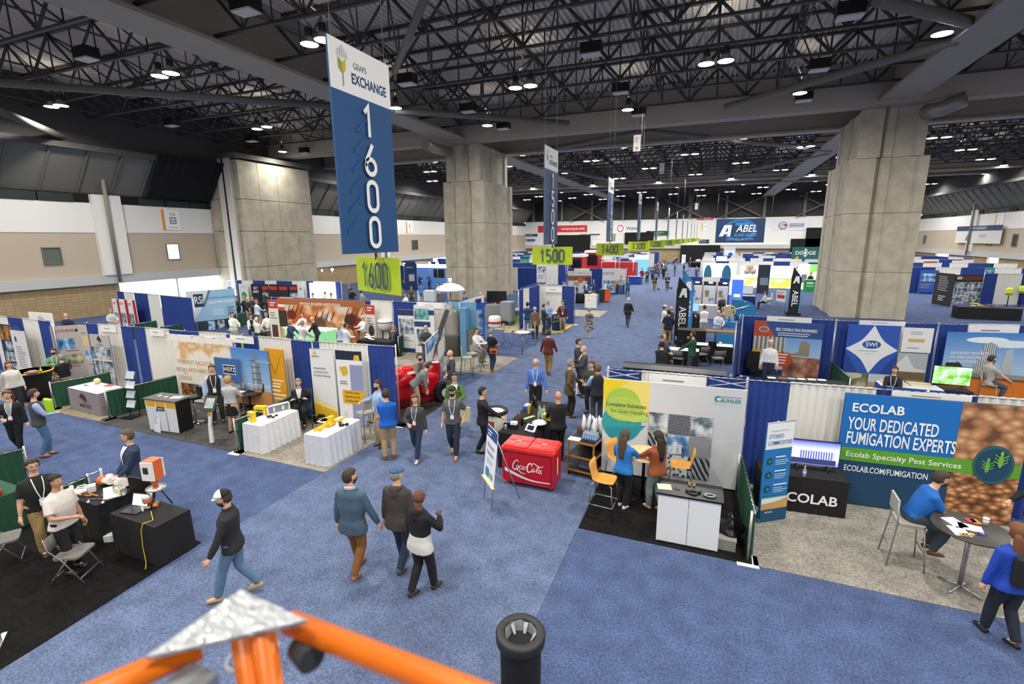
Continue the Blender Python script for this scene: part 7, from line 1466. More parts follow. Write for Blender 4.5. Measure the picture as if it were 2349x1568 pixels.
t = simple('gate_valve', 'blue slide gate with a yellow hand wheel', 'machine', at(1668, 790), [('body', '#2b7fc0', MB().bb((-.3, -.2, .9), (.3, .2, 1.2)).tube([(0, 0, 1.2), (0, 0, 1.5)], .06, 8)), ('hand_wheel', '#e3c21c', MB().tube([(.25*math.cos(a), -.1, 1.75+.25*math.sin(a)) for a in [2*PI*j/18 for j in range(19)]], .03, 6).tube([(-.25, -.1, 1.75), (.25, -.1, 1.75)], .02, 5).tube([(0, -.1, 1.5), (0, -.1, 2.0)], .02, 5)), ('shaft', ALU, MB().tube([(0, -.1, 1.75), (.9, .3, 2.0)], .04, 8))])
a = at(1686, 722); simple('light_column', 'tall glowing blue column right of the white panels', 'sign', a, [('column', mat('#2a4fe0', .4, emit=1.2), MB().rbox((0, 0, 1.35), (.7, .7, 2.3), .1)), ('cap', mat('#dfe8ff', .4, emit=1.5), MB().rbox((0, 0, 2.62), (.75, .75, .25), .1)), ('base', '#1a2040', MB().rbox((0, 0, .1), (.8, .8, .2), .1)), ('logo_band', mat('#e6ecff', .4, emit=1.), MB().bb((-.2, -.36, 1.3), (.2, -.352, 1.5)))])
simple('blower_housing', 'teal blue scroll housing beside the glowing column', 'machine', at(1704, 745), [('scroll', mat('#2277a8', .4), MB().tube([(0, -.25, .9), (0, .25, .9)], .6, 20)), ('outlet', '#1f6c9c', MB().bb((-.7, -.25, .9), (-.2, .25, 1.6))), ('stand', '#174c70', MB().bb((-.4, -.3, 0), (.4, .3, .4)))], .4)
simple('rubber_roll', 'bright blue rounded machine in front of the right flag', 'machine', at(1818, 722), [('drum', mat('#3aa0dc', .4), MB().tube([(-.3, 0, 1.2), (.3, 0, 1.2)], .4, 18)), ('housing', '#2f8fce', MB().bb((-.33, -.4, .2), (.33, .4, 1.2))), ('foot', '#15161a', MB().bb((-.42, -.45, 0), (.42, .45, .2)))])
panel('tilted white sign with red letters by the blue machine', at(1777, 715), at(1798, 719), .8, 1.6, '#e4e2dc', [('r', .1, .3, .9, .6, '#c2382e'), ('l', .1, .85, .9, 2, .1, '#7a7a78')], feet='legs', name='display_sign', cat='sign')
draped_table('dark blue skirted table with a grey monitor', on(1712, 677, .97)[:2], 0, 1.2, .7, .95, '#d9dbe0', '#1a2a5c'); monitor('grey monitor on the dark blue table', on(1712, 677, .953), .1, .9, .6, mat('#aeb6ba', .3, emit=.3))
carpet('floor_carpet', (2.6, 33.8), (6.2, 36.8), '#1a1713', 'black booth carpet under the seated woman in white')
simple('lounge_chair', 'cream lounge chair under the woman in white', 'chair', (at(1760, 702).x, at(1760, 702).y, .012), [('shell', '#d8d2c4', MB().lathe([(.28, .4), (.36, .46), (.38, .6), (.36, .62), (.3, .5), (.001, .46)], 16)), ('backrest', '#d8d2c4', MB().rbox((.25, 0, .75), (.1, .5, .5), .04)), ('leg', CHROME, MB().tube([(-.2, -.2, 0), (0, 0, .4)], .015, 6).tube([(.2, -.2, 0), (0, 0, .4)], .015, 6).tube([(-.2, .2, 0), (0, 0, .4)], .015, 6).tube([(.2, .2, 0), (0, 0, .4)], .015, 6))])
simple('banner_tower', 'dark slate booth tower with balloons behind the woman in white', 'display', at(1748, 672), [('tower', '#2c3848', MB().bb((-.5, -.3, 0), (.5, .3, 2.7))), ('lettering_patch', '#8a94a2', MB().bb((-.3, -.32, .8), (.4, -.3, 1.5))), ('balloons', mat('#d9c3a8', .3), MB().ball((-1.3, -.2, 2.5), .35).ball((-1.0, -.3, 2.1), .3).ball((-1.5, -.25, 2.1), .3))])
# far lit walls on the right
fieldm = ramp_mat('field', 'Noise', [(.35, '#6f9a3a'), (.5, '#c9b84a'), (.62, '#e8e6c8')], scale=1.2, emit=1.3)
Y_ = 57.5
def fwall(label, x0, x1, y0, y1, Y, col, els=(), name='light_panel', cat='backdrop'):
    a, c = atY(x0, y1, Y), atY(x1, y0, Y); z0 = .02; return panel(label, (a.x, Y), (c.x, Y), z0, c.z, col, els, name=name, cat=cat)
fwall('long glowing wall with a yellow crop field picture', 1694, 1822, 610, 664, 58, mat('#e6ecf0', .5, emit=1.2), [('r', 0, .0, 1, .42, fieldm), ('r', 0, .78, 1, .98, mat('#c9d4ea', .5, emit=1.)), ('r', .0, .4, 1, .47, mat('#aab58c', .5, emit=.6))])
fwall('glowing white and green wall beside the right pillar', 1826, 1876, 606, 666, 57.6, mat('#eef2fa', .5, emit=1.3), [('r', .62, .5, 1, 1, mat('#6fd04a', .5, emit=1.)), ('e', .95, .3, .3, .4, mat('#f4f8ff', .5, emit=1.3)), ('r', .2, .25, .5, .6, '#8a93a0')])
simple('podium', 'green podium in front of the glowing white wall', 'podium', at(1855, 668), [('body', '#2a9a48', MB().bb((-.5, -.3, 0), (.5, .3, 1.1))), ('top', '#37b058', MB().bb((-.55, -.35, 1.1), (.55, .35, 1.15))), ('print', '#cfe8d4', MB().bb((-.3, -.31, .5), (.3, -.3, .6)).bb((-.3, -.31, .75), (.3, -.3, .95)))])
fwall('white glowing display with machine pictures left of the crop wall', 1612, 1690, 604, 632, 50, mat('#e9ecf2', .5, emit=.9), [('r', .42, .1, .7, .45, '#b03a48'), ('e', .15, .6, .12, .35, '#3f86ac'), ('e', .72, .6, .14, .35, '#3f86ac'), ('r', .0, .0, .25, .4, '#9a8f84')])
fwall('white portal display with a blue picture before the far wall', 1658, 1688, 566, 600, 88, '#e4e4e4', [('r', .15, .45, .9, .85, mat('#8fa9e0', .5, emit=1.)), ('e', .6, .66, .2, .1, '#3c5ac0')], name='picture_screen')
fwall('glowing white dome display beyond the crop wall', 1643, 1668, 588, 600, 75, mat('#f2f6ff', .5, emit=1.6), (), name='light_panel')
# black panel booth at the right, yellow vests
panel('black panel with white lines of text, right background booth', at(2136, 697), at(2178, 705), .05, 2.5, '#1d1a19', [('l', .2, .9, .8, 8, .06, '#b9b4ae', .35), ('l', .3, .3, .7, 3, .06, '#d9d4ce')], feet='none')
panel('dark display with grey letters and a seated group photo', at(2181, 697), at(2260, 697), .05, 2.3, '#4a4543', [('r', 0, .78, 1, 1, '#2a2523'), ('r', .22, .82, .95, .95, '#6d3436'), ('r', .05, .84, .2, .94, '#c9c6c0'), ('r', 0, 0, 1, .74, pho)], feet='none')
RX = Line([(2258, 626), (2420, 628)]); RX.sect('drape section behind the yellow safety vests', 2260, 2420, 'b2289 w2347 b2420')
RY = Line([(2088, 583), (2232, 592)]); RY.sect('far drape section right of the right pillar', 2088, 2232, 'b2130 b2176 w2211 b2232')
panel('white easel board with drawings right of the right pillar', at(2110, 655), at(2141, 655), .3, 2.6, '#e6e1da', [('r', .2, .3, .8, .7, '#b9b9b6'), ('r', 0, .92, 1, 1, '#b5443a')], feet='legs', name='easel_board', cat='sign')
draped_table('black cloth table with trinkets before the yellow vests', on(2264, 704, .76)[:2], 0, 3.2, .9, .76, '#131315', pleat=.01)
for i, x in enumerate((2232, 2250, 2272, 2292)): lump(['white', 'yellow', 'red', 'grey'][i]+' trinket pile on the table before the yellow vests', 'trinkets', 'trinkets', on(x, 703, .77), mat(['#e2e2de', '#d9c43a', '#b5443a', '#8f8f8c'][i], .5), 5, .14, i, .5)
simple('stool', 'yellow stool beside the black table at the right', 'stool', at(2232, 715), [('seat', '#d9a81c', MB().rbox((0, 0, .6), (.4, .4, .05), .08)), ('leg', '#c9981a', MB().tube([(-.2, -.2, 0), (-.12, -.12, .6)], .02, 6).tube([(.2, -.2, 0), (.12, -.12, .6)], .02, 6).tube([(-.2, .2, 0), (-.12, .12, .6)], .02, 6).tube([(.2, .2, 0), (.12, .12, .6)], .02, 6))])
for i, (x, y) in enumerate(((2308, 708), (2338, 702))):
    p = at(x, y); b = MB(); b.tube([(0, 0, 1.0), (0, 0, 1.2), (0, 0, 1.45), (0, 0, 1.55)], [(.16, .2), (.16, .22), (.14, .24), (.08, .1)], 12); t = simple('safety_vest', ['left', 'right'][i]+' yellow safety vest on a stand at the right border', 'vest', p, [('vest', '#cfe01a', b), ('reflective_band', '#c9ccc9', MB().lathe([(.235, 1.16), (.235, 1.22)], 16)), ('stand', BLK, MB().tube([(0, 0, 0), (0, 0, 1.5)], .03, 6).bb((-.2, -.2, 0), (.2, .2, .03)))], group='yellow safety vests')
# ================================================================ middle distance left
t = T('grain_cart_machine', 'red grain machine with big black tire at the aisle edge', 'machine', at(963, 925), math.radians(62)); RM = mat('#c20f1c', .22)
b = MB(); b.rbox((-.55, .15, .75), (.75, .7, .9), .12); b.tube([(-1.15, .15, .72), (-.5, .15, .95), (.1, .15, 1.0)], [.34, .42, .3], 14); b.rbox((.35, .1, .62), (.7, .5, .55), .1); b.rbox((.75, .25, .95), (.35, .45, .65), .1); b.tube([(-1.3, .15, .62), (-1.1, .15, .68)], [.40, .36], 16); o = link('hopper_body', remesh(b, .03, 3), RM, t)
MB().tube([(-1.34, .15, .62), (-1.28, .15, .62)], .33, 16).obj('intake', mat('#1c0a0c', .6), t); MB().bb((-.5, -.24, 1.14), (-.25, -.1, 1.2)).bb((.62, .05, 1.27), (.85, .2, 1.29)).obj('white_decal', mat('#e9e6e2', .5), t)
for sy in (-.32, .62): MB().tube([(.75, sy-.13, .33), (.75, sy+.13, .33)], .33, 22).obj('tire', mat('#131314', .8), t)
for sy in (-.46, .76): MB().tube([(.75, sy-.02, .33), (.75, sy+.02, .33)], .15, 16).obj('hub', mat('#e2e4e8', .3), t)
b = MB()
for sy in (-.32, .62):
    for k in range(16): a = 2*PI*k/16; b.box(Vector((.75+.33*math.cos(a), sy, .33+.33*math.sin(a))), (.05, .24, .03), m=Matrix.Rotation(-a-PI/2, 3, 'Y'))
b.obj('tread', mat('#0c0c0d', .9), t); MB().bb((-.9, -.1, .05), (.8, .4, .2)).bb((-.95, -.15, 0), (-.85, .45, .3)).obj('frame', mat('#8c0c16', .4), t); MB().tube([(-.2, -.2, 1.2), (.2, -.2, 1.35), (.6, -.1, 1.3)], .03, 6).obj('handle_bar', RM, t)
carpet('floor_carpet', (-10.2, 11.3), (-7.9, 14.6), '#3a3633', 'dark mat under the red grain machine')
c_ = [(1083, 852, 300), (1072, 862, 60), (1165, 795, 80), (1218, 790, 260)]
for i, (x, y, f) in enumerate(c_): inst('barchair', None, 'grey bar chair '+['behind the seated man in white', 'nearest in the manlift booth', 'left of the empty bar table', 'right of the empty bar table'][i], (at(x, y).x, at(x, y).y, .012), R2(f), 'grey metal bar chairs')
p = at(1198, 762, 1.05); inst('bart', mk_bartable, 'empty grey bar table with two bar chairs', (p.x, p.y, .012), 0, 'grey bar tables'); p = at(1106, 785, 1.05); inst('bart', None, 'grey bar table of the man in white with laptop', (p.x, p.y, .012), 0, 'grey bar tables'); laptop('dark laptop on the bar table of the man in white', (p.x, p.y+.1, 1.075), 1.2, '#5a6066')
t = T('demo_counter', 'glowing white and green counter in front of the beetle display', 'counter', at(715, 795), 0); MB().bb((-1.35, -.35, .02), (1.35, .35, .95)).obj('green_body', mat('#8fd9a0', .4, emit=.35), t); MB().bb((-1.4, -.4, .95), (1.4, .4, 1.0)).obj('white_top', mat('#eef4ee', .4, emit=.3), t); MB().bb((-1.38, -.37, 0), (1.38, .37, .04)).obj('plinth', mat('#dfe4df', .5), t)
simple('bench', 'lime green curved bench behind the drape', 'bench', at(585, 796), [('bench', '#8fc832', MB().rbox((0, 0, .25), (2.6, .5, .5), .2, 5)), ('top', '#9ad83a', MB().rbox((0, 0, .51), (2.65, .52, .03), .2, 5))])
t = simple('blender', 'white mixing tank with a black tray beside the seated woman', 'machine', at(888, 800), [('tank', '#e4e2de', MB().lathe([(.2, .95), (.38, 1.1), (.4, 1.4), (.36, 1.5), (.001, 1.52)], 18)), ('band', '#222222', MB().lathe([(.405, 1.36), (.405, 1.4)], 18)), ('stand', '#3a3a3c', MB().tube([(-.25, 0, 0), (-.2, 0, 1.0)], .03, 6).tube([(.25, 0, 0), (.2, 0, 1.0)], .03, 6)), ('dish', '#d9d9d6', MB().ball((-.7, .1, .75), (.35, .1, .38)))])
draped_table('black table with white sacks beside the white mixing tank', at(868, 815)[:2], 0, 1.8, .7, .76, '#121214', pleat=.01)
for i, (x, y) in enumerate(((842, 778), (852, 781), (846, 774))): lump('white sack '+['left', 'right', 'back'][i]+' on the black table by the mixing tank', 'sack', 'sack', on(x, y, .77), mat('#e6e6e2', .6), 5, .18, i, .8)
simple('dome_lamp', 'white dome with a bright globe lamp, middle distance', 'lamp', at(1035, 715), [('dome', '#e9ebea', MB().lathe([(1.1, 1.6), (1.05, 1.75), (.7, 2.0), (.25, 2.15), (.001, 2.18)], 22)), ('post', '#9a9a98', MB().tube([(0, 0, 0), (0, 0, 2.2)], .06, 8)), ('globe', mat('#f4f8ff', .3, emit=12.), MB().ball((0, 0, 2.4), .13))])
monitor('black wide screen on a stand left of the middle pillar', (at(1140, 740).x, at(1140, 740).y, 1.2), .2, 1.3, .75, mat('#16171a', .2)); draped_table('grey equipment table under the black wide screen', (at(1140, 740).x, at(1140, 740).y), .2, 1.4, .6, 1.19, '#8a8a88', pleat=.01)
simple('water_tank', 'white round tank with a red ring, middle booth', 'tank', at(1135, 750), [('tank', '#e4e4e0', MB().lathe([(.38, 0), (.4, .1), (.38, .6), (.3, .7), (.001, .72)], 20)), ('ring', '#b54440', MB().lathe([(.405, .25), (.405, .4)], 20))]); simple('grey_pump', 'grey pump unit beside the white tank', 'machine', at(1165, 745), [('casing', '#8d9296', MB().rbox((0, 0, .9), (.8, .7, 1.2), .1)), ('leg', '#55585c', MB().bb((-.35, -.3, 0), (-.25, .3, .3)).bb((.25, -.3, 0), (.35, .3, .3)))])
for i, (x, y) in enumerate(((1185, 740), (1200, 735))): simple('safety_boots', ['lime green', 'blue and green'][i]+' gear stand at the side of the blue booth', 'display', at(x, y), [('stand', '#2f6fb0', MB().bb((-.2, -.15, .5), (.2, .15, .8))), ('gear', '#8fd020', MB().bb((-.2, -.15, 0), (.2, .15, .5)))])
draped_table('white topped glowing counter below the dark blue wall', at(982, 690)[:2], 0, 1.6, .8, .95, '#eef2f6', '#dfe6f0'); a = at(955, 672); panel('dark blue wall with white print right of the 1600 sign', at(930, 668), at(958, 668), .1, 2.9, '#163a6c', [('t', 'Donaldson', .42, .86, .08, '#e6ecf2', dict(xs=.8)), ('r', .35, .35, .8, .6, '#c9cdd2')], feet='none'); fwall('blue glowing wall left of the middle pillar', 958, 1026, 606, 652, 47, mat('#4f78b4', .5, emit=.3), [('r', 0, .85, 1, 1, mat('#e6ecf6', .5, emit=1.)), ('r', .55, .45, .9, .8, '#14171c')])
for i, (x, y) in enumerate(((927, 606), (985, 604), (1003, 604), (737, 620), (762, 618), (1035, 674))):
    p = atY(x, y, 45); t = simple('globe_lamp', 'bright globe lamp on a thin post, '+['just right of the 1600 sign', 'second right of the 1600 sign', 'left of the middle pillar', 'left of the 1600 sign', 'second left of the 1600 sign', 'above the white dome'][i], 'lamp', (p.x, p.y, 0), [('globe', mat('#f2f6ff', .3, emit=14.), MB().ball((0, 0, p.z), .16, 10, 8)), ('post', '#8a8a88', MB().tube([(0, 0, 0), (0, 0, p.z-.1)], .03, 6))], group='globe lamps')
# ================================================================ distant rows
rnd = random.Random(21)
def booth_far(x, y, w, side):
    o = 'bwb' if rnd.random() < .6 else 'wbw'
    drape('distant blue and white drape booth '+side, (x, y), (x+w, y), 2.44, ' '.join('%s%.2f' % (c, rnd.uniform(.7, 1.4)) for c in o), posts=False, group='distant drape booths '+side, amp=.04, z0=0.)
    if rnd.random() < .8:
        c = rnd.choice(['#dcdad6', '#2a55a8', '#b5443a', '#3a8f5c', '#e0ddd4', '#24262c', '#d99a3a', '#6f9fc8']); x0 = x+rnd.uniform(.3, w-1.8)
        panel('distant '+{'#dcdad6': 'white', '#2a55a8': 'blue', '#b5443a': 'red', '#3a8f5c': 'green', '#e0ddd4': 'cream', '#24262c': 'black', '#d99a3a': 'orange', '#6f9fc8': 'pale blue'}[c]+' booth poster '+side, (x0, y-.4), (x0+1.4, y-.4), .1, rnd.uniform(1.9, 2.5), c, [('r', .1, .5, .9, .85, rnd.choice([pho, phb, phg])), ('l', .1, .4, .8, 3, .08, '#8a8a8a')], feet='none', name='poster_banner', cat='banner', group='distant posters '+side)
    if rnd.random() < .6: draped_table('distant skirted table '+side, (x+w*.5, y-2.2), 0, 1.8, .7, .76, '#dcdcda', rnd.choice(['#1d4a33', '#24439b', '#15161a', '#d9d9d6']), group='distant tables '+side)
for y in (57, 66.2, 75.4, 84.6, 93.8, 102):
    for x in (-39, -33, -27, -21.5, -15.2): 
        if not (y < 60 and x > -16): booth_far(x, y, 5.6, 'left of the main aisle')
    for x in (-1.2, 5, 11.2, 17.4, 23.6):
        if y > 60 or x > 12: booth_far(x, y, 5.6, 'right of the main aisle')
for x in (-34, -28, -22): booth_far(x, 47.5, 5.6, 'behind the glowing screen')
def redcab(label, px, Y, w, h):
    p = atY(px, 600, Y); t = T('red_truck', label, 'vehicle', (p.x, Y, 0), 0, 'red machines')
    MB().bb((-w/2, -1.2, .5), (w/2, 1.2, h-.5)).obj('cab', mat('#c01c24', .4), t); MB().rbox((0, 0, h-.35), (w+.3, 2.7, .3), .15).obj('roof', mat('#e9e6e2', .4), t); MB().bb((-w/2+.2, -1.23, h*.45), (w/2-.2, -1.2, h-.7)).obj('window', mat('#1a1d22', .15), t)
    for sx in (-1, 1): MB().tube([(sx*w*.35-.15, -.9, .45), (sx*w*.35+.15, -.9, .45)], .45, 14).obj('wheel', mat('#151515', .8), t)
redcab('red machine cab with a white roof, left one beyond the 1500 sign', 1327, 62, 1.7, 3.5); redcab('red machine cab with a white roof, behind the 1400 sign', 1363, 66.5, 1.8, 3.9)
p = atY(1420, 606, 60); t = T('red_trailer', 'red trailer with white railings under the 1300 sign', 'vehicle', (p.x, 60, 0)); MB().bb((-2.1, -1, .6), (2.1, 1, 2.5)).obj('bed', mat('#b8202a', .4), t)
for x in (-1.05, 1.05): MB().tube([(x-.8, -1.1, 1.5), (x-.8, -1.1, 3.0), (x+.8, -1.1, 3.0), (x+.8, -1.1, 1.5)], .06, 6).obj('railing', mat('#e6e4e0', .4), t)
for x in (-1.5, 1.5): MB().tube([(x, -1.05, .45), (x, -.7, .45)], .45, 14).obj('wheel', mat('#151515', .8), t)
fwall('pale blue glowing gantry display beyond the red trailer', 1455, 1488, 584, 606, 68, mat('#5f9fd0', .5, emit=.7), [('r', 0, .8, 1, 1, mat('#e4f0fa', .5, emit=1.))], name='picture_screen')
simple('tent_counter', 'black draped counter at the end of the main aisle', 'counter', at(1597, 612), [('cloth', BLK, MB().lathe([(1.3, .05), (1.5, .8), (1.5, .9), (.001, .92)], 16)), ('white_goods', '#e0e0de', MB().ball((.3, 0, 1.1), (.5, .3, .3)))]); panel('white sign board standing at the far end of the aisle', at(1563, 606), at(1572, 606), .1, 1.9, '#e9e9e7', [('l', .2, .8, .8, 3, .1, '#b0b0b0')], feet='legs', name='display_sign', cat='sign')
lump('orange traffic-coloured bag at the far aisle edge', 'duffel_bag', 'bag', at(1524, 618), mat('#e0602a', .6), 6, .5, 3, .9)
# ================================================================ the crowd (px, py: top of the head in the photograph)
P = person
# main aisle, nearest
P('man in white and black cap, dark shirt and jeans striding left', 515, 1124, 1.80, 235, top='#232427', legs='#5b7894', shoe='#b99a6a', cap=('#e4e6ea', '#17181a'), beard='k', arms='ff', stride=.75, short=False, head=-15, nod=12, collar='#2a2b2e')
P('heavy man in blue-grey checked shirt and brown trousers seen from behind', 800, 1077, 1.86, -8, top='#41586a', legs='#7a5126', shoe='#8a6136', fat=1.22, arms='dw', stride=.55, head=40, beard='b', hem=.74, collar='#c9d2d8')
P('man in blue cap and brown hooded jacket seen from behind', 908, 1072, 1.83, -5, top='#443d39', legs='#26324a', shoe='#3a3330', cap=('#54709a', '#4c688f'), hair='g', arms='dd', stride=.5, head=35, hood=True, hem=.76, fat=1.08)
P('man in black and white hooded sweatshirt, nearest in the aisle', 958, 1124, 1.76, 12, top='#16161a', band=(1.14, '#c9c8c2'), legs='#17181c', shoe='#2a2622', skin='d', style='none', arms='dp', stride=-.5, hood=True, hem=.80, head=30)
P('man in bright blue polo and khaki trousers with his back turned', 884, 893, 1.82, -35, top='#1259b8', short=True, legs='#a8906a', shoe='#7a4a2a', arms='nn', hair='b', hem=.86, fat=1.05)
P('man in light blue shirt leaning on the bar chair', 866, 872, 1.83, 215, top='#8fadd4', legs='#a8977a', shoe='#5a3d28', arms='ko', badge=True, head=-20, beard='b', hem=.95)
P('woman in grey jacket and skinny jeans walking with a badge', 951, 905, 1.68, 165, top='#3c3d3f', legs='#22304a', shoe='#c9b9a6', style='long', hair='r', arms='dh', stride=.8, badge=True, vneck='#55585c', head=-25)
P('man in grey polo and dark cap with hands low, badge', 1037, 886, 1.83, 160, top='#55565a', short=True, legs='#1f2a38', shoe='#a37d4c', cap='#2c3226', beard='b', arms='kd', stride=.6, badge=True)
P('man in green jacket with glasses and a backpack', 1042, 855, 1.80, 158, top='#4f7034', legs='#55504a', shoe='#8a8478', glasses=True, arms='hd', pack='#1a1b1d', vneck='#dfe4da', stride=.5, head=-15)
P('bald man in dark sweater reaching to the red machine', 1033, 802, 1.84, 225, top='#2f343c', legs='#57524c', style='none', arms='od', badge='#dfe4ea', beard='g')
P('man in grey sweater and khakis bending over the red machine', 985, 838, 1.80, 60, pos=tuple(at(955, 945)), top='#747878', legs='#a8957a', shoe='#4a3a2c', lean=42, arms='mm', nod=15)
P('man in tan jacket leaning on the far side of the red machine', 955, 805, 1.80, 120, top='#857c70', legs='#3a3733', lean=18, arms='mm', beard='b', vneck='#4a5560')
P('man in all black with his hand on the printed barrel', 1106, 888, 1.80, 60, top='#17181a', legs='#121315', shoe='#0e0e10', hair='k', arms='dt', glasses=True, stride=-.4, head=15, hem=.84)
P('bald man in blue shirt with white lanyard facing the bar', 1229, 822, 1.84, 168, top='#4f74c0', legs='#111216', style='balding', hair='w', arms='wd', badge='#c9a23a', hem=.98, glasses=True)
P('bald bartender in black seen from behind', 1281, 897, 1.80, -35, top='#151618', legs='#101113', style='none', skin='m', arms='mt', hem=.84, fat=1.1)
P('grey-haired man in brown jacket holding papers', 1308, 824, 1.82, 62, top='#5d4a34', legs='#26231f', shoe='#4a3020', hair='g', arms='hk', hem=.72, vneck='#d9d6cf', fat=1.08)
P('bearded bald man in grey suit and red tie gesturing', 1340, 792, 1.82, 245, top='#3c4043', legs='#1a1b1d', style='none', beard='w', arms='hp', hem=.74, vneck='#e2e2e0', tie='#a8282c')
P('brown-haired man in dark grey jacket behind the grey suit', 1327, 777, 1.82, 95, top='#35383c', legs='#1d1f22', hair='b', arms='dh', hem=.74)
P('woman in olive green jacket smiling', 1358, 828, 1.68, 200, top='#39452f', legs='#2f3238', style='bob', hair='r', arms='hh')
P('man in navy vest over light blue sleeves, back turned', 1372, 836, 1.80, -20, top='#20242e', vest='#a9bbdc', legs='#3c3f46', hair='s', arms='hd', collar='#c2662e')
P('man in maroon sweater and tan trousers walking away', 1258, 757, 1.82, -2, top='#5c2620', legs='#8a6f42', shoe='#3a2a1c', hair='b', arms='wf', stride=.5, collar='#e2ddd4')
P('man in black shirt with an orange bag at his hip', 1126, 754, 1.80, 20, top='#141517', short=True, legs='#22344e', shoe='#6b4a2c', hair='g', arms='hh', stride=.2)
P('man in white shirt sitting at the manlift bar table', 1092, 756, 1.78, 110, sit=.76, top='#dcdcda', legs='#8a867c', arms='tt', foot=(.1, .3, .32), hem=.93)
P('woman in black and white patterned dress walking away', 1352, 706, 1.66, -5, top='#55585a', skirt=(.52, .16, ramp_mat('dress', 'Voronoi', [(.3, '#d9dbd6'), (.45, '#1a1c1e')], scale=22)), two=ramp_mat('dress', 'Voronoi', [(.3, '#d9dbd6')], scale=22), short=True, shoe='#e2ddd6', hair='g', style='short', arms='dd', stride=.4)
P('man in black jacket and cap walking up the aisle', 1442, 683, 1.80, 4, top='#17191b', legs='#4c4e54', shoe='#6a2a28', hair='w', arms='ff', stride=.5, cap='#c9cac6', hem=.78)
P('man in black polo carrying a black bag toward the viewer, left of two', 1503, 627, 1.80, 178, top='#1d1f21', short=True, legs='#857a5a', arms='dd', badge=True, stride=.5)
P('man in black polo carrying a bag, right of the two walkers', 1532, 627, 1.80, 176, top='#23252a', short=True, legs='#5d646c', arms='hd', badge=True, stride=-.5)
# blue booth
P('man in dark blue shirt from behind at the blue booth', 1210, 693, 1.84, -10, top='#28456e', short=True, legs='#5f83b0', hair='k', arms='hh')
P('man in brown jacket with a bag at the blue booth', 1227, 703, 1.76, -5, top='#7a6342', legs='#2a2a2c', hair='w', style='balding', arms='dd', hem=.72)
P('man in dark green fleece leaning at the blue booth', 1247, 697, 1.76, 60, top='#2b3a30', legs='#2f3f58', hair='b', arms='hh')
P('man in light blue shirt beside the flip chart', 1258, 690, 1.82, 120, top='#7fa6d6', legs='#38455c', hair='g', arms='hh')
P('man in maroon shirt with a white lanyard behind the blue counter', 1291, 689, 1.82, 165, top='#4f232c', legs='#9a8f78', hair='s', arms='dk', badge=True)
# counter booth
P('grey-bearded man in grey shirt seated behind the blue booth', 1295, 632, 1.78, 90, pos=tuple(at(1292, 695)), top='#8d908c', legs='#55504a', hair='g', arms='tt', beard='w')
P('man in grey jacket from behind at the counter booth', 1322, 636, 1.80, 10, top='#a3a69e', legs='#4a5560', hair='b', arms='hh')
P('man in blue shirt with a lanyard at the counter booth', 1345, 644, 1.76, 160, top='#2f5c9c', legs='#3a3d44', hair='g', style='balding', arms='hh', vneck='#e6e6e4')
P('man in blue shirt second from the white counter', 1362, 641, 1.76, 200, top='#2b4f8c', legs='#8a8470', hair='y', arms='hh')
P('man in light grey hooded sweatshirt at the blue skirted counter', 1425, 631, 1.84, -10, top='#a9aca4', legs='#6f7a84', hair='g', arms='mm', hood=True)
P('man in teal shirt at the blue skirted counter', 1441, 638, 1.76, -10, top='#3a6488', legs='#56606a', hair='g', arms='mm')
# laptop tables and flags
P('man with white cap at the edge of the aisle by the black flag', 1525, 700, 1.78, 70, top='#d9d9d6', legs='#c2a86a', cap='#e6e2d4', arms='hh')
P('bald man in dark jacket talking beside the black flag', 1541, 702, 1.80, 230, top='#2a2c30', legs='#26282e', style='none', arms='hh')
P('man in navy jacket and khakis with his back turned by the black flag', 1535, 711, 1.78, 0, top='#1b2438', legs='#a08c68', hair='k', arms='hh', hem=.78, fat=1.15)
P('man in white shirt and white trousers leaning on the bench', 1617, 700, 1.80, -5, top='#e6e6e4', legs='#cfc8b4', hair='b', arms='mm')
P('man in grey vest and plaid sleeves by the blue box', 1660, 704, 1.78, 285, top='#8d8f8e', vest='#8a6a58', legs='#17181b', hair='g', arms='hm', fat=1.12)
P('man in pale blue shirt behind the grey vest', 1649, 712, 1.76, 150, top='#b9cbe0', legs='#8a8678', hair='w', arms='hh')
P('man in black jacket at the counter under the blue monitor', 1579, 692, 1.76, 90, top='#1f2124', legs='#1c1d20', hair='b', arms='mm', beard='b')
P('man with glasses behind the white laptop', 1657, 676, 1.76, 180, top='#26302a', legs='#2a2c30', hair='g', arms='tt')
P('woman in white sitting cross-legged on the cream chair', 1756, 670, 1.66, 280, sit=.46, top='#e2e2e0', legs='#1f2124', style='bob', hair='r', arms='ss', hem=.93)
P('man in green sweater with a white side panel, arms raised', 1591, 760, 1.82, 285, top='#22503a', legs='#38424e', hair='b', beard='b', arms='tc')
P('bald man in grey jacket standing left of the green sweater', 1521, 765, 1.80, 120, top='#45484c', legs='#2a2c30', style='balding', hair='s', arms='hh', nod=15)
P('man in black jacket with his back turned at the laptop table', 1519, 783, 1.78, 15, top='#1a1b1d', legs='#22242a', hair='k', arms='tt', fat=1.12)
P('bald man looking left behind the black display header', 1481, 812, 1.80, 280, pos=(-1.55, 13.2, 0), top='#23252b', legs='#2a2c30', style='balding', hair='y', arms='hh')
P('man with dark thinning hair behind the black display header', 1506, 819, 1.78, 60, pos=(-1.28, 13.1, 0), top='#2b2521', legs='#2a2c30', style='balding', hair='b', arms='hh')
P('blonde woman whose head shows above the photo-tile display drape', 1414, 824, 1.70, 70, pos=(-2.05, 12.9, 0), top='#8a5a60', legs='#2a2c30', style='long', hair='y', arms='hh')
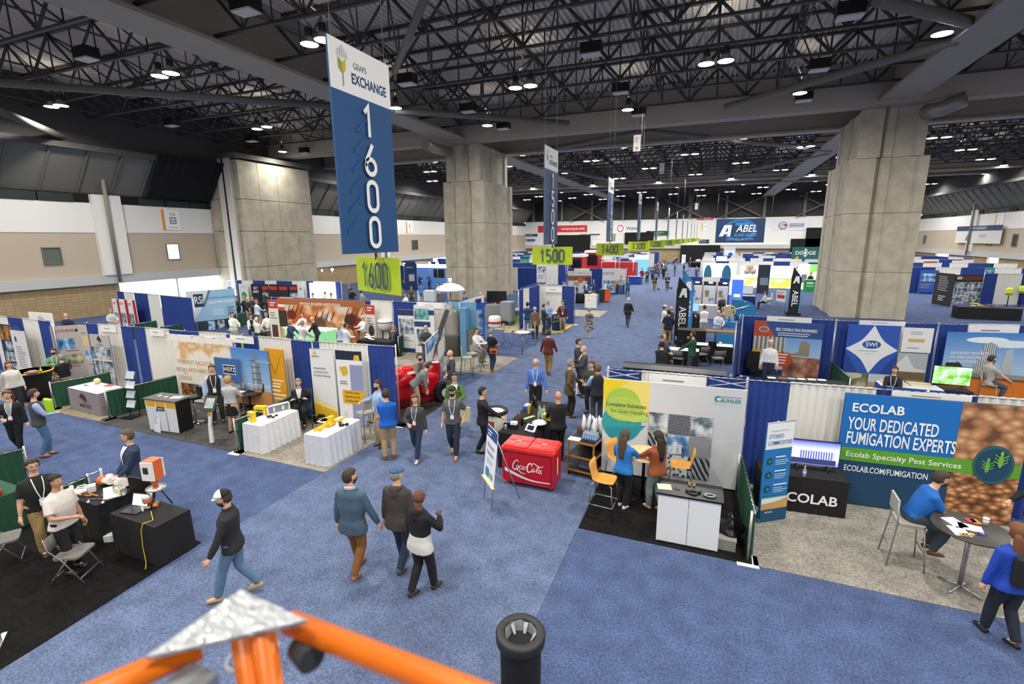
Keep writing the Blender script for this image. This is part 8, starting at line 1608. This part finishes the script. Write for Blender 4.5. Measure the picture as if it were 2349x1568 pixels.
# engineers, SWI, right booths
P('white-haired man in white shirt behind the engineers table', 1769, 779, 1.80, 185, top='#dfe3e8', legs='#1f2740', hair='w', arms='dd', badge='#c24a34', hem=.97, nod=12)
P('man in black sitting behind the diamond display table', 2053, 845, 1.76, 195, sit=.46, top='#1d1f20', legs='#22242a', hair='b', arms='tt', badge='#dddddd')
P('man in grey shirt sitting on a bar chair at the right border', 2275, 820, 1.78, 80, sit=.76, top='#a9a6a0', short=True, legs='#3f4c5a', hair='b', beard='b', arms='tt', badge='#dddddd', foot=(.12, .3, .3))
P('man in blue polo sitting at the dark bar table, fumigation booth', 2145, 1088, 1.84, 88, pos=(*at(2075, 1285)[:2], .012), sit=.78, top='#155fb0', short=True, legs='#3f4a56', shoe='#6a3a20', hair='b', beard='b', arms=((.02, .42, 1.04), (.05, .50, 1.02)), glasses=True, lean=22, foot=(.1, .28, .33), fat=1.15, hem=.92, nod=12)
P('woman with a black backpack in bright blue at the right border', 2303, 1205, 1.70, -15, pos=(*at(2290, 1468)[:2], 0), top='#1840a8', legs='#1b222e', shoe='#17181a', style='long', hair='r', arms='dt', stride=.45, pack='#17181b', lean=6)
P('person in dark jacket at the far right border', 2349, 1180, 1.74, 250, pos=(*at(2375, 1290)[:2], .012), top='#1b1c1f', legs='#2a2c30', hair='b', style='short', arms='tt')
P('woman with long brown hair in bright blue sweater at the round table', 1434, 988, 1.66, 20, top='#2272c0', legs='#141517', shoe='#e2e0dc', style='long', hair='#4a3a2c', arms='ht', stride=.1)
P('woman in rust jacket with curly dark hair at the round table', 1512, 990, 1.68, -45, top='#8f4a26', legs='#7d8f90', shoe='#c9ab90', style='long', hair='#2c211c', arms='tt', stride=.3)
# cream display booth and actuator booth
P('man in black vest and light blue sleeves at the dark stool', 485, 836, 1.82, 130, top='#1f2023', vest='#a9b8d4', legs='#2a2a2d', hair='s', arms='dd', badge='#dddddd', head=15)
P('woman with curly blonde hair in grey blouse and black skirt', 521, 863, 1.68, -20, top='#b5b9bc', skirt=(.58, .02, '#111215'), style='curly', hair='y', arms='hh', shoe='#141416', short=False, hem=.95)
P('man in dark suit and white shirt sitting at the round dark table', 572, 846, 1.80, 155, pos=(*at(573, 925)[:2], .012), sit=.46, top='#1d2436', legs='#1c2030', vneck='#e9e9e7', hair='s', arms='tt', hem=.93)
P('man in grey suit sitting at the round dark table', 604, 859, 1.80, 285, pos=(*at(612, 945)[:2], .012), sit=.46, top='#75756f', legs='#4a4844', hair='g', arms='st', hem=.93)
P('grey-haired woman in black sitting with arms crossed', 676, 866, 1.68, 140, pos=(-10.88, 10.32, .012), sit=.60, top='#151518', legs='#131316', hair='g', style='short', arms='xx', hem=.93, vneck='#c9c9cc', fat=1.12, foot=(.1, .40, .2))
# left edge
P('man in green shirt sitting at the left under the white display', 121, 803, 1.78, 120, sit=.46, top='#5f8a68', legs='#a8977a', hair='b', beard='b', arms='hp', hem=.93, badge='#dddddd')
P('grey-haired man in black polo sitting at the left', 139, 817, 1.78, 260, sit=.46, top='#1a1b1c', short=True, legs='#b0a080', hair='g', arms='ss', hem=.93, fat=1.15)
P('woman in white top walking at the left edge', 18, 829, 1.66, 100, top='#cfc9bf', legs='#1f2022', style='bob', hair='r', arms='db', stride=.3)
P('woman in black jacket with a badge at the left edge', 15, 896, 1.70, 130, top='#17181a', legs='#141416', shoe='#b99a78', style='bob', hair='r', arms='dh', badge=True, vneck='#9a9c9c', stride=.6)
P('man in grey vest with a lime green bag at the left', 73, 893, 1.80, 20, top='#3d3f40', vest='#8fa0c4', legs='#4a6a8c', shoe='#7a4a30', hair='b', arms='dh', stride=.2, fat=1.12)
P('man in blue suit and glasses standing behind the instruments', 291, 986, 1.80, 195, top='#2c3a55', legs='#232c3e', vneck='#e9e9e7', hair='s', arms='nn', hem=.72, glasses=True, head=15)
P('man in black polo and khakis at the instrument table', 70, 1053, 1.78, 100, top='#141517', short=True, legs='#9a8050', hair='b', arms='hd', glasses=True, fat=1.12, badge='#dddddd', hem=.86)
P('man in pale polo with dark side panel at the instrument table', 122, 1089, 1.74, 75, top='#cfc6c0', short=True, legs='#15161a', hair='k', skin='m', arms='dh', fat=1.14, hem=.86)
P('bald man in dark suit holding an orange item at the back left', 149, 718, 1.80, 90, top='#1e2534', legs='#1a2030', style='none', arms='hh', hem=.74)
P('man in grey shirt standing by the tan block wall', 252, 708, 1.76, 100, top='#b5b8b8', legs='#1a1b1e', hair='g', arms='hh')
P('man in dark shirt looking at the red striped posters', 288, 693, 1.80, 260, top='#23283a', legs='#3a3430', hair='r', arms='ph')
# beetle booth
P('man in white shirt reading near the grey display', 531, 716, 1.80, 90, top='#dcdcd8', legs='#a89a80', hair='b', arms='hh')
P('man in black vest sitting at the beetle booth', 575, 723, 1.78, 130, sit=.46, top='#1d1f22', vest='#d9d9d6', legs='#2a2c30', hair='b', arms='ss', hem=.93)
P('white-haired man in white sitting with his back turned', 588, 731, 1.76, 0, sit=.46, top='#dededa', legs='#3a3c40', hair='w', arms='ss', hem=.93)
P('blond man in white sitting at the beetle booth', 610, 720, 1.78, 170, sit=.46, top='#e2e0dc', legs='#4a4640', hair='y', arms='ss', hem=.93)
P('bearded man in white sitting left of the blue blouse', 625, 725, 1.78, 270, sit=.46, top='#dedcd8', legs='#b0a080', hair='k', beard='k', arms='ss', hem=.93)
P('woman in blue blouse leaning at the green counter', 661, 733, 1.66, 80, top='#2b3f66', legs='#4a5c78', style='bob', hair='y', arms='tt', lean=12)
P('grey-haired man in white leaning on the green counter, back turned', 688, 735, 1.80, 20, top='#d0d0ce', legs='#2a2c30', hair='g', arms='tt', lean=8)
P('man in white behind the green counter', 693, 716, 1.80, 175, top='#e0dedb', legs='#4a4640', hair='r', arms='tt')
P('bald man in black jacket leaning on the green counter', 724, 724, 1.80, 230, top='#232426', legs='#2a2c30', style='none', arms='tt', lean=14, badge='#dddddd')
P('woman in pale blue at the right of the green counter', 779, 739, 1.66, -10, top='#b9c9dc', legs='#55606c', style='bob', hair='y', arms='hh')
P('man in white shirt beside the woman in pale blue', 792, 741, 1.74, 30, top='#d9dde4', legs='#2f3540', hair='b', arms='hh')
P('bald man in white shirt and khakis before the beetle display', 831, 722, 1.80, 205, top='#e2e1dd', legs='#a08a64', style='balding', hair='w', arms='hp', hem=.95)
P('woman in black sitting beside the white mixing tank', 903, 750, 1.66, 190, sit=.5, top='#1a1b1d', legs='#1f2023', style='bob', hair='y', arms='ss', hem=.93, badge='#dddddd')
P('man in grey jacket looking at the manlift posters', 976, 745, 1.78, 160, top='#3c3f3d', legs='#4a5a66', style='balding', hair='g', arms='hh')
# third row and beyond
for i, (x, y, f, c, l, hr) in enumerate([(541, 679, 150, '#23262c', '#2a2c30', 'b'), (558, 678, 200, '#1d2026', '#3a3c40', 'g'), (566, 681, 100, '#2a2d33', '#8a8070', 'w'), (578, 678, 160, '#3a2f2a', '#2a2c30', 'b'), (587, 688, 10, '#c9d2da', '#a89a80', 'g'), (604, 666, 20, '#34463a', '#2a2c30', 'b'), (606, 700, 350, '#1f2c48', '#22242a', 'b'),
        (717, 672, 175, '#dcdcda', '#3a3c40', 'b'), (745, 669, 180, '#d9c9b9', '#3a3c40', 'r'), (759, 672, 180, '#e0d6b0', '#3a3c40', 'k'), (800, 651, 20, '#5a5f66', '#22242a', 'g'), (806, 660, 340, '#1a1b1d', '#22242a', 'b'), (829, 665, 15, '#9aa0a4', '#2f3540', 'k'), (926, 640, 250, '#1f3a6c', '#a08a64', 'b'), (943, 655, 150, '#55503f', '#3a3c40', 'b'), (963, 628, 120, '#23437c', '#22242a', 'g'), (965, 648, 10, '#4a86cc', '#8a8a80', 's'), (985, 626, 200, '#2a5ab0', '#22242a', 'b'), (1005, 648, 200, '#b9b5a8', '#6b665c', 'b'), (930, 672, 200, '#dcdcda', '#3a3c40', 'r'),
        (1066, 670, 100, '#2b5290', '#55504a', 'k'), (1102, 670, 80, '#b0a488', '#55504a', 'w'), (1117, 670, 20, '#2f4f84', '#3a3c40', 'y'), (1143, 668, 160, '#a83a34', '#3a3c40', 'b'), (1196, 618, 10, '#6d7074', '#3a3c40', 'g'), (1217, 616, 330, '#222326', '#22242a', 'b'), (1598, 610, 120, '#55564a', '#3a4658', 'b'), (1861, 625, 200, '#3a2c26', '#22242a', 'b'),
        (2142, 604, 150, '#6a86b4', '#22242a', 'g'), (2166, 607, 120, '#e2dfb4', '#3a3c40', 'w'), (2219, 653, 60, '#4f565c', '#3a4048', 'b'), (2252, 655, 260, '#4a4a48', '#5d5f62', 'b'), (2258, 616, 300, '#22304f', '#22242a', 'g')]):
    nm_ = {'b': 'dark-haired', 'g': 'grey-haired', 'w': 'white-haired', 'r': 'red-haired', 'k': 'black-haired', 's': 'brown-haired', 'y': 'blond'}[hr]
    ws = ['beside the grey display in the third row, left one', 'second from the left of the GET SMART posters', 'third from the left of the GET SMART posters', 'just left of GET SMART', 'with his back turned below GET SMART', 'standing before the GET SMART poster', 'in navy in front of the GET SMART group', 'left in front of the glowing screen', 'middle in front of the glowing screen', 'right in front of the glowing screen', 'in the group left of the 1600 sign', 'in black below the 1600 sign', 'in the group under the 1600 sign', 'at the dark blue wall right of the 1600 sign', 'in brown right of the 1600 sign', 'behind the glowing white counter', 'in bright blue right of the 1600 sign', 'behind the white counter in blue', 'in grey left of the middle pillar', 'in white above the beetle display drape', 'in a blue shirt left of the middle pillar foot', 'in tan before the middle pillar', 'in navy before the middle pillar', 'in red before the middle pillar', 'in grey right of the middle pillar', 'in black under the second green sign, walking off', 'standing alone far down the main aisle', 'with crossed arms by the green podium', 'in blue at the far right booth', 'in pale yellow at the far right booth', 'sitting left in the dark display booth', 'sitting right in the dark display booth', 'behind the dark display booth'][i]
    P(nm_+' visitor '+ws, x, y, 1.76, f, top=c, legs=l, hair=hr, arms=('hh', 'dh', 'tt')[i % 3], style='balding' if hr == 'w' else 'short', sit=.46 if 'sitting' in ws else None)
rn = random.Random(4)
for i in range(30):
    x, y = (rn.uniform(-7.9, -2.3), rn.uniform(58, 104)) if i < 20 else ((rn.uniform(-1, 14), rn.uniform(60, 80)) if i < 25 else (rn.uniform(-20, -9), rn.uniform(52, 80)))
    if i < 20: x = max(x, -8+.02*(y-58)) if rn.random() < .5 else -7.6+rn.uniform(0, 1.4)
    cn, cc = rn.choice([('black', '#1d1f22'), ('blue', '#2f5590'), ('grey', '#8a8c8c'), ('white', '#dcdcd8'), ('brown', '#5a4632'), ('red', '#8a2f2a')])
    P('distant visitor in '+cn+' far down the hall, '+('main aisle' if i < 20 else 'right booths' if i < 25 else 'left booths'), pos=(x, y, 0), face=rn.choice([0, 180, 90, 270]), top=cc, legs=rn.choice(['#22252c', '#3a4658', '#8a7a5a']), hair=rn.choice('bgsk'), arms=rn.choice(['dd', 'hh', 'dh']), stride=rn.choice([0, .5]), group='distant visitors')
# ---- things the people carry
b = MB(); b.rbox((0, 0, .13), (.30, .14, .22), .04); t = simple('hip_bag', 'orange and black hip bag worn by the man in black', 'bag', (at(1133, 803, 1.0).x, at(1133, 803, 1.0).y-.02, .86), [('pouch', '#e0601e', b), ('pocket', '#1a1a1c', MB().bb((-.1, -.085, .06), (.1, -.07, .14))), ('strap', '#1a1a1c', MB().bb((-.16, -.06, .24), (.16, .06, .27)))], .3)
for i, (x, y, z) in enumerate(((1511, 661, .45), (1539, 658, .55))):
    p = at(x, y, z); lump('black shoulder bag carried by the '+['left', 'right']  [i]+' walker', 'carry_bag', 'bag', (p.x, p.y, z-.25), mat('#17191d', .7), 6, .18, i, 1.2)
p = at(112, 930, .95); b = MB(); b.rbox((0, 0, .2), (.34, .1, .42), .03); o = link('tote_bag', remesh(b, .03, 3), mat('#a9dc1c', .5)); o.location = (p.x, p.y, .75); tag(o, 'lime green tote bag carried by the man in the grey vest', 'bag')
p = at(1066, 950, .7); b = MB(); b.bb((-.17, -.03, 0), (.17, .03, .42)); o = b.obj('tote_bag', mat('#c9c0a0', .7)); o.location = (p.x, p.y, .5); tag(o, 'cream tote bag behind the man in the grey polo', 'bag')
p = at(1323, 900, 1.0); paper('white papers held by the man in the brown jacket', (p.x, p.y, .98), .03, .2, '#efefec', .2, th=.28)
p = at(176, 748, 1.1); lump('orange item held by the bald man at the back left', 'hard_hat', 'hat', (p.x, p.y, 1.02), mat('#d9582a', .5), 4, .1, 2, .6)
bpy.data.scenes.remove(WS_)
